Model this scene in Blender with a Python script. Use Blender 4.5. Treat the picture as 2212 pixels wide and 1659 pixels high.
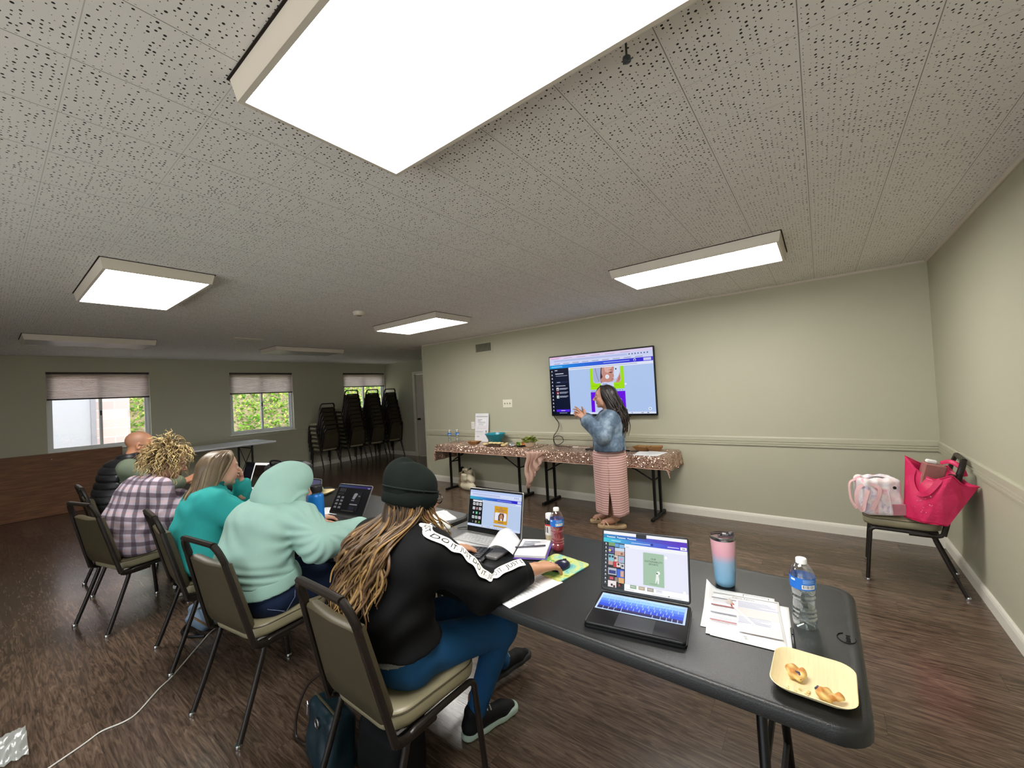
import bpy, math, random
import numpy as np
from mathutils import Vector, Matrix, Euler
PI=math.pi
random.seed(7)
for _o in list(bpy.data.objects): bpy.data.objects.remove(_o)
SC=bpy.context.scene; COL=SC.collection
# ---------------------------------------------------------------- camera
cd=bpy.data.cameras.new('camera'); cam=bpy.data.objects.new('camera',cd); COL.objects.link(cam)
cd.sensor_fit='HORIZONTAL'; cd.sensor_width=36.0; cd.lens=873.83/2212*36.0
cd.clip_start=.03; cd.clip_end=200
def _axes(yaw,pitch,roll):
    f=Vector((-math.sin(yaw),math.cos(yaw),0)); r=Vector((math.cos(yaw),math.sin(yaw),0)); u=Vector((0,0,1))
    f2=f*math.cos(pitch)+u*math.sin(pitch); u2=u*math.cos(pitch)-f*math.sin(pitch)
    return r*math.cos(roll)+u2*math.sin(roll), u2*math.cos(roll)-r*math.sin(roll), f2
_r,_u,_f=_axes(.6513,.0184,-.0538)
cam.matrix_world=Matrix(((_r.x,_u.x,-_f.x,0),(_r.y,_u.y,-_f.y,0),(_r.z,_u.z,-_f.z,1.528),(0,0,0,1)))
SC.camera=cam
# ---------------------------------------------------------------- light, exposure
vs=SC.view_settings; vs.view_transform='Standard'; vs.look='None'; vs.gamma=1; vs.use_curve_mapping=False
EXPO=0.44; vs.exposure=EXPO
SC.cycles.use_denoising=True; SC.cycles.max_bounces=7; SC.cycles.diffuse_bounces=5; SC.cycles.transparent_max_bounces=12
SC.cycles.sample_clamp_indirect=6; SC.cycles.caustics_reflective=True; SC.cycles.caustics_refractive=False
wd=bpy.data.worlds.new('world'); SC.world=wd; wd.use_nodes=True
_t=wd.node_tree; bg=_t.nodes['Background']   # pale overcast sky above, brighter lower half added to light the ceiling from below
_tc=_t.nodes.new('ShaderNodeTexCoord'); _sp=_t.nodes.new('ShaderNodeSeparateXYZ'); _mr=_t.nodes.new('ShaderNodeMapRange'); _mx=_t.nodes.new('ShaderNodeMix'); _mx.data_type='RGBA'
_t.links.new(_tc.outputs['Generated'],_sp.inputs[0]); _t.links.new(_sp.outputs[2],_mr.inputs[0]); _mr.inputs[1].default_value=-.12; _mr.inputs[2].default_value=.05
_t.links.new(_mr.outputs[0],_mx.inputs[0]); _mx.inputs[6].default_value=(4.0,3.92,3.75,1); _mx.inputs[7].default_value=(2.2,2.4,2.7,1)
_t.links.new(_mx.outputs[2],bg.inputs[0]); bg.inputs[1].default_value=1.0
sun=bpy.data.lights.new('sun','SUN'); sun.energy=3.2; sun.angle=.3; sun.color=(1,.97,.9)
so=bpy.data.objects.new('sun',sun); COL.objects.link(so); so.rotation_euler=Vector((-.6,-.12,-.79)).to_track_quat('-Z','Y').to_euler()
LAMP=19.0   # radiance of the ceiling diffusers
# ---------------------------------------------------------------- materials
def lin(c):
    if isinstance(c,str): c=[int(c[i:i+2],16)/255 for i in (0,2,4)]
    return tuple((x/12.92 if x<=.04045 else ((x+.055)/1.055)**2.4) for x in c[:3])
class NT:
    def __init__(s,name):
        s.m=bpy.data.materials.new(name); s.m.use_nodes=True; s.t=s.m.node_tree; s.t.nodes.clear()
        s.out=s.n('ShaderNodeOutputMaterial')
    def n(s,ty,**kw):
        x=s.t.nodes.new(ty)
        for k,v in kw.items():
            if k[0]=='i' and k[1:].isdigit(): s.put(x.inputs[int(k[1:])],v)
            elif k in x.inputs.keys(): s.put(x.inputs[k],v)
            else: setattr(x,k,v)
        return x
    def put(s,inp,v):
        if isinstance(v,bpy.types.NodeSocket): s.t.links.new(v,inp)
        elif isinstance(v,bpy.types.Node): s.t.links.new(v.outputs[0],inp)
        elif isinstance(v,str): inp.default_value=(*lin(v),1)
        else:
            try: inp.default_value=v
            except Exception: inp.default_value=(*v,1) if len(v)==3 else v[:3]
    def math(s,op,a,b=0.0,c=0.0): return s.n('ShaderNodeMath',operation=op,i0=a,i1=b,i2=c).outputs[0]
    def mix(s,f,a,b):
        x=s.n('ShaderNodeMix',data_type='RGBA'); s.put(x.inputs[0],f); s.put(x.inputs[6],a); s.put(x.inputs[7],b); return x.outputs[2]
    def co(s,kind='Object',scale=None):
        o=s.n('ShaderNodeTexCoord').outputs[kind]
        if scale is None: return o
        return s.n('ShaderNodeMapping',Vector=o,Scale=scale).outputs[0]
    def noise(s,vec,scale,det=3,rough=.55,out=0): return s.n('ShaderNodeTexNoise',Vector=vec,Scale=scale,Detail=det,Roughness=rough).outputs[out]
    def ramp(s,f,*st):
        r=s.n('ShaderNodeValToRGB',Fac=f); e=r.color_ramp.elements
        while len(e)<len(st): e.new(.5)
        for k,(p,c) in enumerate(st): e[k].position=p; e[k].color=(*lin(c),1) if isinstance(c,str) else (c,c,c,1)
        return r.outputs[0]
    def bump(s,h,st=.3,d=.01): return s.n('ShaderNodeBump',Height=h,Strength=st,Distance=d).outputs[0]
    def bsdf(s,col,rough=.6,metal=0,**kw):
        p=s.n('ShaderNodeBsdfPrincipled'); s.put(p.inputs['Base Color'],col); s.put(p.inputs['Roughness'],rough); s.put(p.inputs['Metallic'],metal)
        for k,v in kw.items(): s.put(p.inputs[k.replace('_',' ')],v)
        s.t.links.new(p.outputs[0],s.out.inputs[0]); return p
M={}
def mat(name,col,rough=.6,metal=0,var=.12,ns=30,bump=0,bs=None,bd=.002,scale=None,**kw):
    """principled with a slight procedural noise in tone and an optional bump"""
    if name in M: return M[name]
    t=NT(name); v=t.co('Object',scale); c=lin(col) if isinstance(col,str) else col
    n=t.noise(v,ns); a=tuple(x*(1-var) for x in c); b=tuple(min(1,x*(1+var)) for x in c)
    k=dict(kw)
    if bump: k['Normal']=t.bump(t.noise(v,bs or ns*4,2),bump,bd)
    if rough>=.6 and not metal: k.setdefault('Specular_IOR_Level',.18)
    t.bsdf(t.mix(n,(*a,1),(*b,1)),rough,metal,**k); M[name]=t.m; return t.m
def vcmat(name,rough=.7,var=.1,ns=40,bump=0,bs=200,emit=0,bd=.002,**kw):
    """principled that reads the mesh's own colour attribute"""
    if name in M: return M[name]
    t=NT(name); a=t.n('ShaderNodeAttribute',attribute_name='Col').outputs[0]
    if emit:
        e=t.n('ShaderNodeEmission',Color=a,Strength=emit); g=t.n('ShaderNodeBsdfGlossy',Roughness=.25); f=t.n('ShaderNodeMixShader',i0=.03); t.put(f.inputs[1],e.outputs[0]); t.put(f.inputs[2],g.outputs[0]); t.t.links.new(f.outputs[0],t.out.inputs[0])
    else:
        n=t.noise(t.co(),ns); m=t.n('ShaderNodeMix',data_type='RGBA',blend_type='MULTIPLY'); m.inputs[0].default_value=1; t.put(m.inputs[6],a)
        t.put(m.inputs[7],t.mix(n,(1-var,1-var,1-var,1),(1+var,1+var,1+var,1)))
        k=dict(kw)
        if bump: k['Normal']=t.bump(t.noise(t.co(),bs,2),bump,bd)
        t.bsdf(m.outputs[2],rough,0,**k)
    M[name]=t.m; return t.m
# ---------------------------------------------------------------- objects
def link(o,parent=None):
    COL.objects.link(o)
    if parent is not None: o.parent=parent
    return o
def tag(o,label=None,cat=None,group=None,kind=None):
    if label: o['label']=label
    if cat: o['category']=cat
    if group: o['group']=group
    if kind: o['kind']=kind
    return o
def thing(name,label,cat,loc=(0,0,0),rz=0,group=None):
    o=bpy.data.objects.new(name,None); o.empty_display_size=.05; link(o); o.location=loc; o.rotation_euler=(0,0,rz)
    return tag(o,label,cat,group)
def dup(r,loc=None,rz=None,label=None,group=None):
    def cp(o,p):
        c=o.copy(); COL.objects.link(c); c.parent=p
        if p is not None: c.matrix_parent_inverse=o.matrix_parent_inverse.copy()
        for k in [x for x in bpy.data.objects if x.parent==o]: kids.append((k,c))
        return c
    kids=[]; n=cp(r,None)
    while kids: k,p=kids.pop(0); cp(k,p)
    if loc is not None: n.location=loc
    if rz is not None: n.rotation_euler=(0,0,rz)
    if label: n['label']=label
    if group: n['group']=group
    return n
class MB:
    """collects geometry of ONE mesh object"""
    def __init__(s): s.v=[]; s.f=[]; s.mi=[]; s.c=[]; s.col=(1,1,1); s.m=0
    def add(s,vs,fs,T=None):
        b=len(s.v)
        if T is not None: vs=[T@Vector(v) for v in vs]
        s.v+= [tuple(v) for v in vs]; s.c+=[s.col]*len(vs)
        s.f+=[tuple(i+b for i in f) for f in fs]; s.mi+=[s.m]*len(fs); return s
    def box(s,c,d,rot=None,T=None,bev=0):
        x,y,z=[k/2 for k in d]
        if bev:
            b=min(bev,x*.99,y*.99,z*.99); vs=[];fs=[]
            bm_=[(-1,-1),(1,-1),(1,1),(-1,1)]
            rings=[(-z,x-b,y-b,0),(-z+b,x,y,b),(z-b,x,y,b),(z,x-b,y-b,0)]
            for zz,xx,yy,r in rings:
                for sx,sy in bm_:
                    if r: 
                        p=[(sx*xx,sy*(yy-r)),(sx*(xx-r),sy*yy)]
                    else: p=[(sx*xx,sy*(yy-b*.4)),(sx*(xx-b*.4),sy*yy)]
                    if sx*sy>0: p=p
                    else: p=p[::-1]
                    vs+=[(*q,zz) for q in p]
            for k in range(3):
                for i in range(8): fs.append((k*8+i,k*8+(i+1)%8,k*8+8+(i+1)%8,k*8+8+i))
            fs.append(tuple(range(7,-1,-1))); fs.append(tuple(range(24,32)))
        else:
            vs=[(-x,-y,-z),(x,-y,-z),(x,y,-z),(-x,y,-z),(-x,-y,z),(x,-y,z),(x,y,z),(-x,y,z)]
            fs=[(3,2,1,0),(4,5,6,7),(0,1,5,4),(1,2,6,5),(2,3,7,6),(3,0,4,7)]
        R=Matrix.Translation(c)
        if rot is not None: R=R@Euler(rot).to_matrix().to_4x4()
        if T is not None: R=T@R
        return s.add(vs,fs,R)
    def bx(s,x0,x1,y0,y1,z0,z1,**k): return s.box(((x0+x1)/2,(y0+y1)/2,(z0+z1)/2),(abs(x1-x0),abs(y1-y0),abs(z1-z0)),**k)
    def tube(s,pts,r,n=8,closed=False,caps=True,T=None,flat=None):
        P=[Vector(p) for p in pts]; N=len(P); vs=[];fs=[]
        rr=r if isinstance(r,(list,tuple,np.ndarray)) else [r]*N
        up=None
        for i,p in enumerate(P):
            if closed: t=(P[(i+1)%N]-P[i-1])
            else: t=P[min(i+1,N-1)]-P[max(i-1,0)]
            t=t.normalized() if t.length>1e-9 else Vector((0,0,1))
            if up is None:
                up=Vector((0,0,1)) if abs(t.z)<.9 else Vector((0,1,0))
            a=t.cross(up)
            if a.length<1e-6: a=t.cross(Vector((1,.3,.2)))
            a.normalize(); b=a.cross(t).normalized(); up=b
            for k in range(n):
                w=2*PI*k/n; q=a*math.cos(w)*rr[i]+b*math.sin(w)*rr[i]*(flat or 1)
                vs.append(p+q)
        for i in range(N if closed else N-1):
            j=(i+1)%N
            for k in range(n): fs.append((i*n+k,i*n+(k+1)%n,j*n+(k+1)%n,j*n+k))
        if caps and not closed: fs.append(tuple(range(n-1,-1,-1))); fs.append(tuple((N-1)*n+k for k in range(n)))
        return s.add(vs,fs,T)
    def lathe(s,prof,n=24,T=None,sx=1,sy=1,cap=True):
        vs=[];fs=[]
        for r,z in prof:
            for k in range(n): vs.append((r*sx*math.cos(2*PI*k/n),r*sy*math.sin(2*PI*k/n),z))
        for i in range(len(prof)-1):
            for k in range(n): fs.append((i*n+k,i*n+(k+1)%n,(i+1)*n+(k+1)%n,(i+1)*n+k))
        if cap:
            if prof[0][0]>1e-5: fs.append(tuple(range(n-1,-1,-1)))
            if prof[-1][0]>1e-5: fs.append(tuple((len(prof)-1)*n+k for k in range(n)))
        return s.add(vs,fs,T)
    def prism(s,poly,z0,z1,T=None):
        n=len(poly); vs=[(*p,z0) for p in poly]+[(*p,z1) for p in poly]
        fs=[tuple(range(n-1,-1,-1)),tuple(range(n,2*n))]+[(i,(i+1)%n,n+(i+1)%n,n+i) for i in range(n)]
        return s.add(vs,fs,T)
    def loft(s,rings,T=None,cap=True,closed=True):
        n=len(rings[0]); vs=[p for r in rings for p in r]; fs=[]
        for i in range(len(rings)-1):
            for k in range(n if closed else n-1): fs.append((i*n+k,i*n+(k+1)%n,(i+1)*n+(k+1)%n,(i+1)*n+k))
        if cap and closed: fs.append(tuple(range(n-1,-1,-1))); fs.append(tuple((len(rings)-1)*n+k for k in range(n)))
        return s.add(vs,fs,T)
    def sheet(s,fn,nu,nv,T=None):
        vs=[fn(i/nu,j/nv) for j in range(nv+1) for i in range(nu+1)]
        fs=[(j*(nu+1)+i,j*(nu+1)+i+1,(j+1)*(nu+1)+i+1,(j+1)*(nu+1)+i) for j in range(nv) for i in range(nu)]
        return s.add(vs,fs,T)
    def ball(s,c,r,n=10,sc=(1,1,1),T=None):
        prof=[(max(1e-6,r*math.sin(PI*i/n)),-r*math.cos(PI*i/n)) for i in range(n+1)]
        R=Matrix.Translation(c)@Matrix.Diagonal((*sc,1))
        return s.lathe(prof,max(8,n+2),T=(T@R if T is not None else R),cap=False)
    def obj(s,name,mats,parent=None,smooth=True,ang=None):
        me=bpy.data.meshes.new(name); me.from_pydata(s.v,[],s.f)
        for m in (mats if isinstance(mats,(list,tuple)) else [mats]): me.materials.append(m)
        if any(s.mi): me.polygons.foreach_set('material_index',s.mi)
        if len(set(s.c))>1 or s.col!=(1,1,1):
            a=me.color_attributes.new('Col','FLOAT_COLOR','POINT'); a.data.foreach_set('color',np.array([(*lin(c),1) for c in s.c],np.float32).ravel())
        if smooth:
            me.polygons.foreach_set('use_smooth',[True]*len(me.polygons)); me.update()
            try: me.set_sharp_from_angle(angle=math.radians(ang or 40))
            except Exception: pass
        me.update(); o=bpy.data.objects.new(name,me); return link(o,parent)
def struct(o,label=None): o['kind']='structure'; return o
def arc(c,r,a0,a1,n,ax='yz',x=0):
    out=[]
    for i in range(n+1):
        a=math.radians(a0+(a1-a0)*i/n); p,q=c[0]+r*math.cos(a),c[1]+r*math.sin(a)
        out.append((x,p,q) if ax=='yz' else (p,q,x) if ax=='xy' else (p,x,q))
    return out
def rrect(w,h,r,n=4,cx=0,cy=0):
    out=[]
    for sx,sy,a0 in ((1,1,0),(-1,1,90),(-1,-1,180),(1,-1,270)):
        for i in range(n+1):
            a=math.radians(a0+90*i/n); out.append((cx+sx*(w/2-r)+r*math.cos(a),cy+sy*(h/2-r)+r*math.sin(a)))
    return out
def smooth_path(pts,n=6):
    P=[Vector(p) for p in pts]; out=[]
    for i in range(len(P)-1):
        p0,p1,p2,p3=P[max(i-1,0)],P[i],P[i+1],P[min(i+2,len(P)-1)]
        for k in range(n):
            t=k/n; out.append(.5*((2*p1)+(p2-p0)*t+(2*p0-5*p1+4*p2-p3)*t*t+(3*p1-p0-3*p2+p3)*t**3))
    out.append(P[-1]); return out
_fc={}
def text_geo(txt,size=1,align='CENTER',font=None):
    """outline lettering as flat mesh data (verts, faces), size in metres"""
    k=(txt,align)
    if k not in _fc:
        c=bpy.data.curves.new('t','FONT'); c.body=txt; c.size=1; c.align_x=align; c.align_y='CENTER'; c.resolution_u=2
        o=bpy.data.objects.new('t',c); COL.objects.link(o); bpy.context.view_layer.update()
        me=bpy.data.meshes.new_from_object(o.evaluated_get(bpy.context.evaluated_depsgraph_get()))
        _fc[k]=([tuple(v.co) for v in me.vertices],[tuple(p.vertices) for p in me.polygons])
        bpy.data.objects.remove(o); bpy.data.curves.remove(c); bpy.data.meshes.remove(me)
    v,f=_fc[k]; return [(a*size,b*size,c*size) for a,b,c in v],f
def ribbon(b,pts,nrm_,w,th=.003,n=6):
    """flat strap along pts, face towards nrm_"""
    P=smooth_path(pts,n); N=Vector(nrm_).normalized(); R=[]
    for i,q in enumerate(P):
        t=(P[min(i+1,len(P)-1)]-P[max(i-1,0)]).normalized(); s=t.cross(N); s=s.normalized() if s.length>1e-4 else Vector((1,0,0)); o=s.cross(t).normalized()
        R.append([tuple(q+s*a*w/2+o*c*th/2) for a,c in ((-1,-1),(1,-1),(1,1),(-1,1))])
    b.loft(R); return b
class Decal(MB):
    """flat print or screen picture: layered coloured shapes in a plane, units metres, origin lower left"""
    def __init__(s,w,h,T=None,dz=.00015): super().__init__(); s.w,s.h,s.T,s.z,s.dz=w,h,T or Matrix(),0,dz
    def lay(s): s.z+=s.dz
    def rect(s,x0,y0,x1,y1,c,c2=None,n=None):
        w,h=s.w,s.h; s.lay()
        if c2:
            n=n or 12; a,b=[[int(q[i:i+2],16)/255 for i in (0,2,4)] for q in (c,c2)]
            for i in range(n+1):
                t=i/n; s.col=tuple(a[k]*(1-t)+b[k]*t for k in range(3)); x=x0+(x1-x0)*t
                s.add([(x*w,y0*h,s.z),(x*w,y1*h,s.z)],[],s.T)
            b=len(s.v)-2*(n+1)
            for i in range(n): s.f.append((b+2*i,b+2*i+2,b+2*i+3,b+2*i+1)); s.mi.append(s.m)
            return
        s.col=tuple(int(c[i:i+2],16)/255 for i in (0,2,4))
        s.add([(x0*w,y0*h,s.z),(x1*w,y0*h,s.z),(x1*w,y1*h,s.z),(x0*w,y1*h,s.z)],[(0,1,2,3)],s.T)
    def poly(s,pts,c):
        s.lay(); s.col=tuple(int(c[i:i+2],16)/255 for i in (0,2,4)); s.add([(x*s.w,y*s.h,s.z) for x,y in pts],[tuple(range(len(pts)))],s.T)
    def disc(s,x,y,r,c,n=14,ry=None):
        s.poly([(x+r*math.cos(2*PI*i/n),y+(ry or r*s.w/s.h)*math.sin(2*PI*i/n)) for i in range(n)],c)
    def text(s,x,y,t,size,c,align='CENTER'):
        s.lay(); s.col=tuple(int(c[i:i+2],16)/255 for i in (0,2,4)); v,f=text_geo(t,size*s.h,align); s.add([(a+x*s.w,b+y*s.h,s.z) for a,b,_ in v],f,s.T)
    def lines(s,x0,x1,y0,y1,n,c,th=.3,seed=1,ragged=.4):
        rr=random.Random(seed)
        for i in range(n):
            y=y1-(y1-y0)*(i+.5)/n; t=(y1-y0)/n*th/2; s.rect(x0,y-t,x1-(x1-x0)*ragged*rr.random(),y+t,c)
# ---------------------------------------------------------------- organic shapes: signed distance fields meshed by surface nets
def _rot(e): return np.array(Euler(e).to_matrix()) if e is not None else np.eye(3)
class SDF:
    def __init__(s): s.p=[]
    def cap(s,a,b,ra,rb=None,k=.03,op=1): s.p.append(('c',np.array(a,float),np.array(b,float),ra,ra if rb is None else rb,k,op)); return s
    def path(s,pts,rs,k=.02,op=1):
        for i in range(len(pts)-1): s.cap(pts[i],pts[i+1],rs[i],rs[i+1],k,op)
        return s
    def ell(s,c,r,rot=None,k=.03,op=1): s.p.append(('e',np.array(c,float),np.array(r,float),_rot(rot) if not isinstance(rot,np.ndarray) else rot,0,k,op)); return s
    def box(s,c,h,rot=None,rd=.01,k=.01,op=1): s.p.append(('b',np.array(c,float),np.array(h,float)-rd,_rot(rot) if not isinstance(rot,np.ndarray) else rot,rd,k,op)); return s
    def half(s,c,n,k=.005): s.p.append(('h',np.array(c,float),np.array(n,float)/np.linalg.norm(n),None,0,k,-1)); return s   # cut away everything on the side n points to
    def mesh(s,vox=.008,wr=None,pad=.0):
        lo=np.full(3,1e9); hi=-lo
        for q in s.p:
            if q[6]<0: continue
            if q[0]=='c':
                for e,r in ((q[1],q[3]),(q[2],q[4])): lo=np.minimum(lo,e-r); hi=np.maximum(hi,e+r)
            else:
                r=np.linalg.norm(q[2])+q[4] if q[0]=='b' else q[2].max()
                if q[0]=='e' or q[0]=='b':
                    h=(np.abs(q[3])@(q[2]+q[4])); lo=np.minimum(lo,q[1]-h); hi=np.maximum(hi,q[1]+h)
        m=vox*3+.012+pad; lo-=m; hi+=m
        n=np.ceil((hi-lo)/vox).astype(int)+1
        D=np.full(n,9.,np.float32); ax=[lo[i]+np.arange(n[i])*vox for i in range(3)]
        for q in s.p:
            k=q[5]; mg=k+vox*3+.012
            if q[0]=='c': a=np.minimum(q[1]-q[3],q[2]-q[4])-mg; b=np.maximum(q[1]+q[3],q[2]+q[4])+mg
            elif q[0]=='h': a,b=lo,hi
            else: h=np.abs(q[3])@(q[2]+q[4]); a=q[1]-h-mg; b=q[1]+h+mg
            i0=np.clip(np.floor((a-lo)/vox).astype(int),0,n); i1=np.clip(np.ceil((b-lo)/vox).astype(int)+1,0,n)
            if (i1<=i0).any(): continue
            X=ax[0][i0[0]:i1[0],None,None]; Y=ax[1][None,i0[1]:i1[1],None]; Z=ax[2][None,None,i0[2]:i1[2]]
            if q[0]=='c':
                d=q[2]-q[1]; L=max(d@d,1e-12); x,y,z=X-q[1][0],Y-q[1][1],Z-q[1][2]
                t=np.clip((x*d[0]+y*d[1]+z*d[2])/L,0,1)
                v=np.sqrt((x-d[0]*t)**2+(y-d[1]*t)**2+(z-d[2]*t)**2)-(q[3]+(q[4]-q[3])*t)
            elif q[0]=='h': v=-((X-q[1][0])*q[2][0]+(Y-q[1][1])*q[2][1]+(Z-q[1][2])*q[2][2])
            else:
                x,y,z=X-q[1][0],Y-q[1][1],Z-q[1][2]; R=q[3]
                u=[R[0,i]*x+R[1,i]*y+R[2,i]*z for i in range(3)]
                if q[0]=='e':
                    k0=np.sqrt(sum((u[i]/q[2][i])**2 for i in range(3))); k1=np.sqrt(sum((u[i]/q[2][i]**2)**2 for i in range(3)))+1e-9
                    v=k0*(k0-1)/k1
                else:
                    w=[np.abs(u[i])-q[2][i] for i in range(3)]
                    v=np.sqrt(sum(np.maximum(t,0)**2 for t in w))+np.minimum(np.maximum(np.maximum(w[0],w[1]),w[2]),0)-q[4]
            S=D[i0[0]:i1[0],i0[1]:i1[1],i0[2]:i1[2]]
            if q[6]>0:
                h=np.clip(.5+.5*(v-S)/k,0,1); S[...]=v*(1-h)+S*h-k*h*(1-h)
            else:
                h=np.clip(.5-.5*(v+S)/k,0,1); S[...]=S*(1-h)-v*h+k*h*(1-h)
        if wr is not None:
            ii=np.argwhere(np.abs(D)<.03); P=lo+ii*vox; D[ii[:,0],ii[:,1],ii[:,2]]+=wr(P).astype(np.float32)
        return _nets(D,lo,vox)
def _nets(D,lo,vox):
    s=D<0; c=np.zeros(tuple(k-1 for k in D.shape),np.int8)
    for dx in (0,1):
        for dy in (0,1):
            for dz in (0,1): c+=s[dx:s.shape[0]-1+dx,dy:s.shape[1]-1+dy,dz:s.shape[2]-1+dz]
    cell=np.argwhere((c>0)&(c<8)); idx=np.full(c.shape,-1,np.int64); idx[cell[:,0],cell[:,1],cell[:,2]]=np.arange(len(cell))
    acc=np.zeros((len(cell),3)); cnt=np.zeros(len(cell))
    cs=[(a,b,d) for a in (0,1) for b in (0,1) for d in (0,1)]
    for a in cs:
        for k in range(3):
            if a[k]: continue
            b=list(a); b[k]=1; d0=D[tuple((cell+a).T)]; d1=D[tuple((cell+b).T)]; w=(d0<0)!=(d1<0)
            t=np.where(w,d0/(d0-d1+1e-12),0); p=np.array(a,float)+np.outer(t,np.eye(3)[k]); acc[w]+=p[w]; cnt+=w
    V=lo+(cell+acc/cnt[:,None])*vox; F=[]
    for k in range(3):
        u,v=(k+1)%3,(k+2)%3
        sl=[slice(None)]*3; sl[k]=slice(0,-1); A=s[tuple(sl)]; sl[k]=slice(1,None); B=s[tuple(sl)]
        e=np.argwhere(A!=B); e=e[(e[:,u]>0)&(e[:,v]>0)&(e[:,u]<D.shape[u]-1)&(e[:,v]<D.shape[v]-1)]
        if not len(e): continue
        fl=A[tuple(e.T)]; q=[]
        for du,dv in ((-1,-1),(0,-1),(0,0),(-1,0)):
            z=e.copy(); z[:,u]+=du; z[:,v]+=dv; q.append(idx[tuple(z.T)])
        q=np.stack(q,1); q[~fl]=q[~fl][:,::-1]; F.append(q)
    return V,np.concatenate(F)
def np_obj(name,V,F,m,parent=None,col=None,smooth=True):
    me=bpy.data.meshes.new(name); me.vertices.add(len(V)); me.vertices.foreach_set('co',V.astype(np.float32).ravel())
    me.loops.add(F.size); me.loops.foreach_set('vertex_index',F.astype(np.int32).ravel())
    me.polygons.add(len(F)); me.polygons.foreach_set('loop_start',np.arange(0,F.size,F.shape[1],dtype=np.int32))
    me.polygons.foreach_set('use_smooth',np.ones(len(F),bool)); me.update(calc_edges=True); me.validate()
    for q in (m if isinstance(m,(list,tuple)) else [m]): me.materials.append(q)
    if col is not None:
        a=me.color_attributes.new('Col','FLOAT_COLOR','POINT'); c=np.ones((len(V),4),np.float32); c[:,:3]=col; a.data.foreach_set('color',c.ravel())
    o=bpy.data.objects.new(name,me); return link(o,parent)
def join(*vf):
    Vs=[];Fs=[];n=0
    for V,F in vf: Vs.append(V); Fs.append(F+n); n+=len(V)
    return np.concatenate(Vs),np.concatenate(Fs)
def L(c): return np.array(lin(c))
def wrinkle(seed=0,amp=.004,fx=(9,9,30),warp=.35):
    """folds: warped ridges, finer along one axis than the others"""
    r=np.random.RandomState(seed); ph=r.rand(12)*6.28
    def f(P):
        x,y,z=P[:,0],P[:,1],P[:,2]
        w=np.sin(x*7+ph[0]+2*np.sin(z*5+ph[1]))+np.sin(y*8+ph[2]+1.5*np.sin(x*6+ph[3]))
        a=np.sin(fx[0]*x+fx[1]*y+fx[2]*z+w*warp*6+ph[4]); b=np.sin(fx[0]*1.7*x-fx[1]*1.4*y+fx[2]*.8*z+w*warp*8+ph[5])
        m=.5+.5*np.sin(x*5+ph[6]+y*4)*np.sin(z*6+ph[7])
        return amp*(a*m+.6*b*(1-m))
    return f
# ================================================================ room shell
XR,XL,YT,YB,YF,XA,H=.78,-9.598,4.95,6.8,-2.6,-5.81,2.467
def wall_mat():
    t=NT('sage_wall_paint'); v=t.co()
    n=t.noise(v,1.3,3); b=t.noise(v,170,2,.6)
    t.bsdf(t.mix(n,'b3b19b','b9b7a1'),.55,0,Normal=t.bump(b,.35,.0022)); return t.m
WALL=wall_mat()
def ceil_mat():
    t=NT('perforated_ceiling_tile'); v=t.co(); sx=t.n('ShaderNodeSeparateXYZ',Vector=v)
    T=.3048
    def edge(o,off,w):
        a=t.math('FRACT',t.math('DIVIDE',t.math('SUBTRACT',o,off),T)); a=t.math('ABSOLUTE',t.math('SUBTRACT',a,.5)); return t.math('GREATER_THAN',a,.5-w/T/2)
    gx=edge(sx.outputs[0],-.302,.0026); gy=edge(sx.outputs[1],.158,.0022)
    # holes: grid of cells, random radius, some missing, none along the tile edge
    P=T/19
    off=t.n('ShaderNodeVectorMath',operation='SUBTRACT',i0=v,i1=(-.302,.158,0)).outputs[0]
    q=t.n('ShaderNodeVectorMath',operation='SCALE',i0=off); q.inputs['Scale'].default_value=1/P
    fl=t.n('ShaderNodeVectorMath',operation='FLOOR',i0=q.outputs[0]); fr=t.n('ShaderNodeVectorMath',operation='FRACTION',i0=q.outputs[0])
    flat=t.n('ShaderNodeVectorMath',operation='MULTIPLY',i0=fl.outputs[0],i1=(1,1,0))
    wn=t.n('ShaderNodeTexWhiteNoise',noise_dimensions='3D',Vector=flat.outputs[0])
    j=t.n('ShaderNodeVectorMath',operation='SUBTRACT',i0=wn.outputs[1],i1=(.5,.5,.5)); j2=t.n('ShaderNodeVectorMath',operation='SCALE',i0=j.outputs[0]); j2.inputs['Scale'].default_value=.5
    c=t.n('ShaderNodeVectorMath',operation='SUBTRACT',i0=fr.outputs[0],i1=(.5,.5,.5)); c2=t.n('ShaderNodeVectorMath',operation='ADD',i0=c.outputs[0],i1=j2.outputs[0])
    c3=t.n('ShaderNodeVectorMath',operation='MULTIPLY',i0=c2.outputs[0],i1=(1,1,0)); d=t.n('ShaderNodeVectorMath',operation='LENGTH',i0=c3.outputs[0]).outputs[1]
    rad=t.math('MULTIPLY',t.math('SUBTRACT',wn.outputs[0],.10),.27); hole=t.math('LESS_THAN',d,rad)
    hx=t.math('ABSOLUTE',t.math('SUBTRACT',t.math('FRACT',t.math('DIVIDE',t.math('SUBTRACT',sx.outputs[0],-.302),T)),.5))
    hy=t.math('ABSOLUTE',t.math('SUBTRACT',t.math('FRACT',t.math('DIVIDE',t.math('SUBTRACT',sx.outputs[1],.158),T)),.5))
    inn=t.math('LESS_THAN',t.math('MAXIMUM',hx,hy),.478)
    hole=t.math('MULTIPLY',hole,inn)
    base=t.mix(t.noise(v,2.1,3),'dfdcd9','e7e4e1')
    base=t.mix(t.math('MULTIPLY',gx,.72),base,'3a332c'); base=t.mix(t.math('MULTIPLY',gy,.35),base,'3a332c')
    col=t.mix(hole,base,'1c1917')
    t.bsdf(col,.85,0,Normal=t.bump(t.noise(v,220,2),.15,.001)); return t.m
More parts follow.
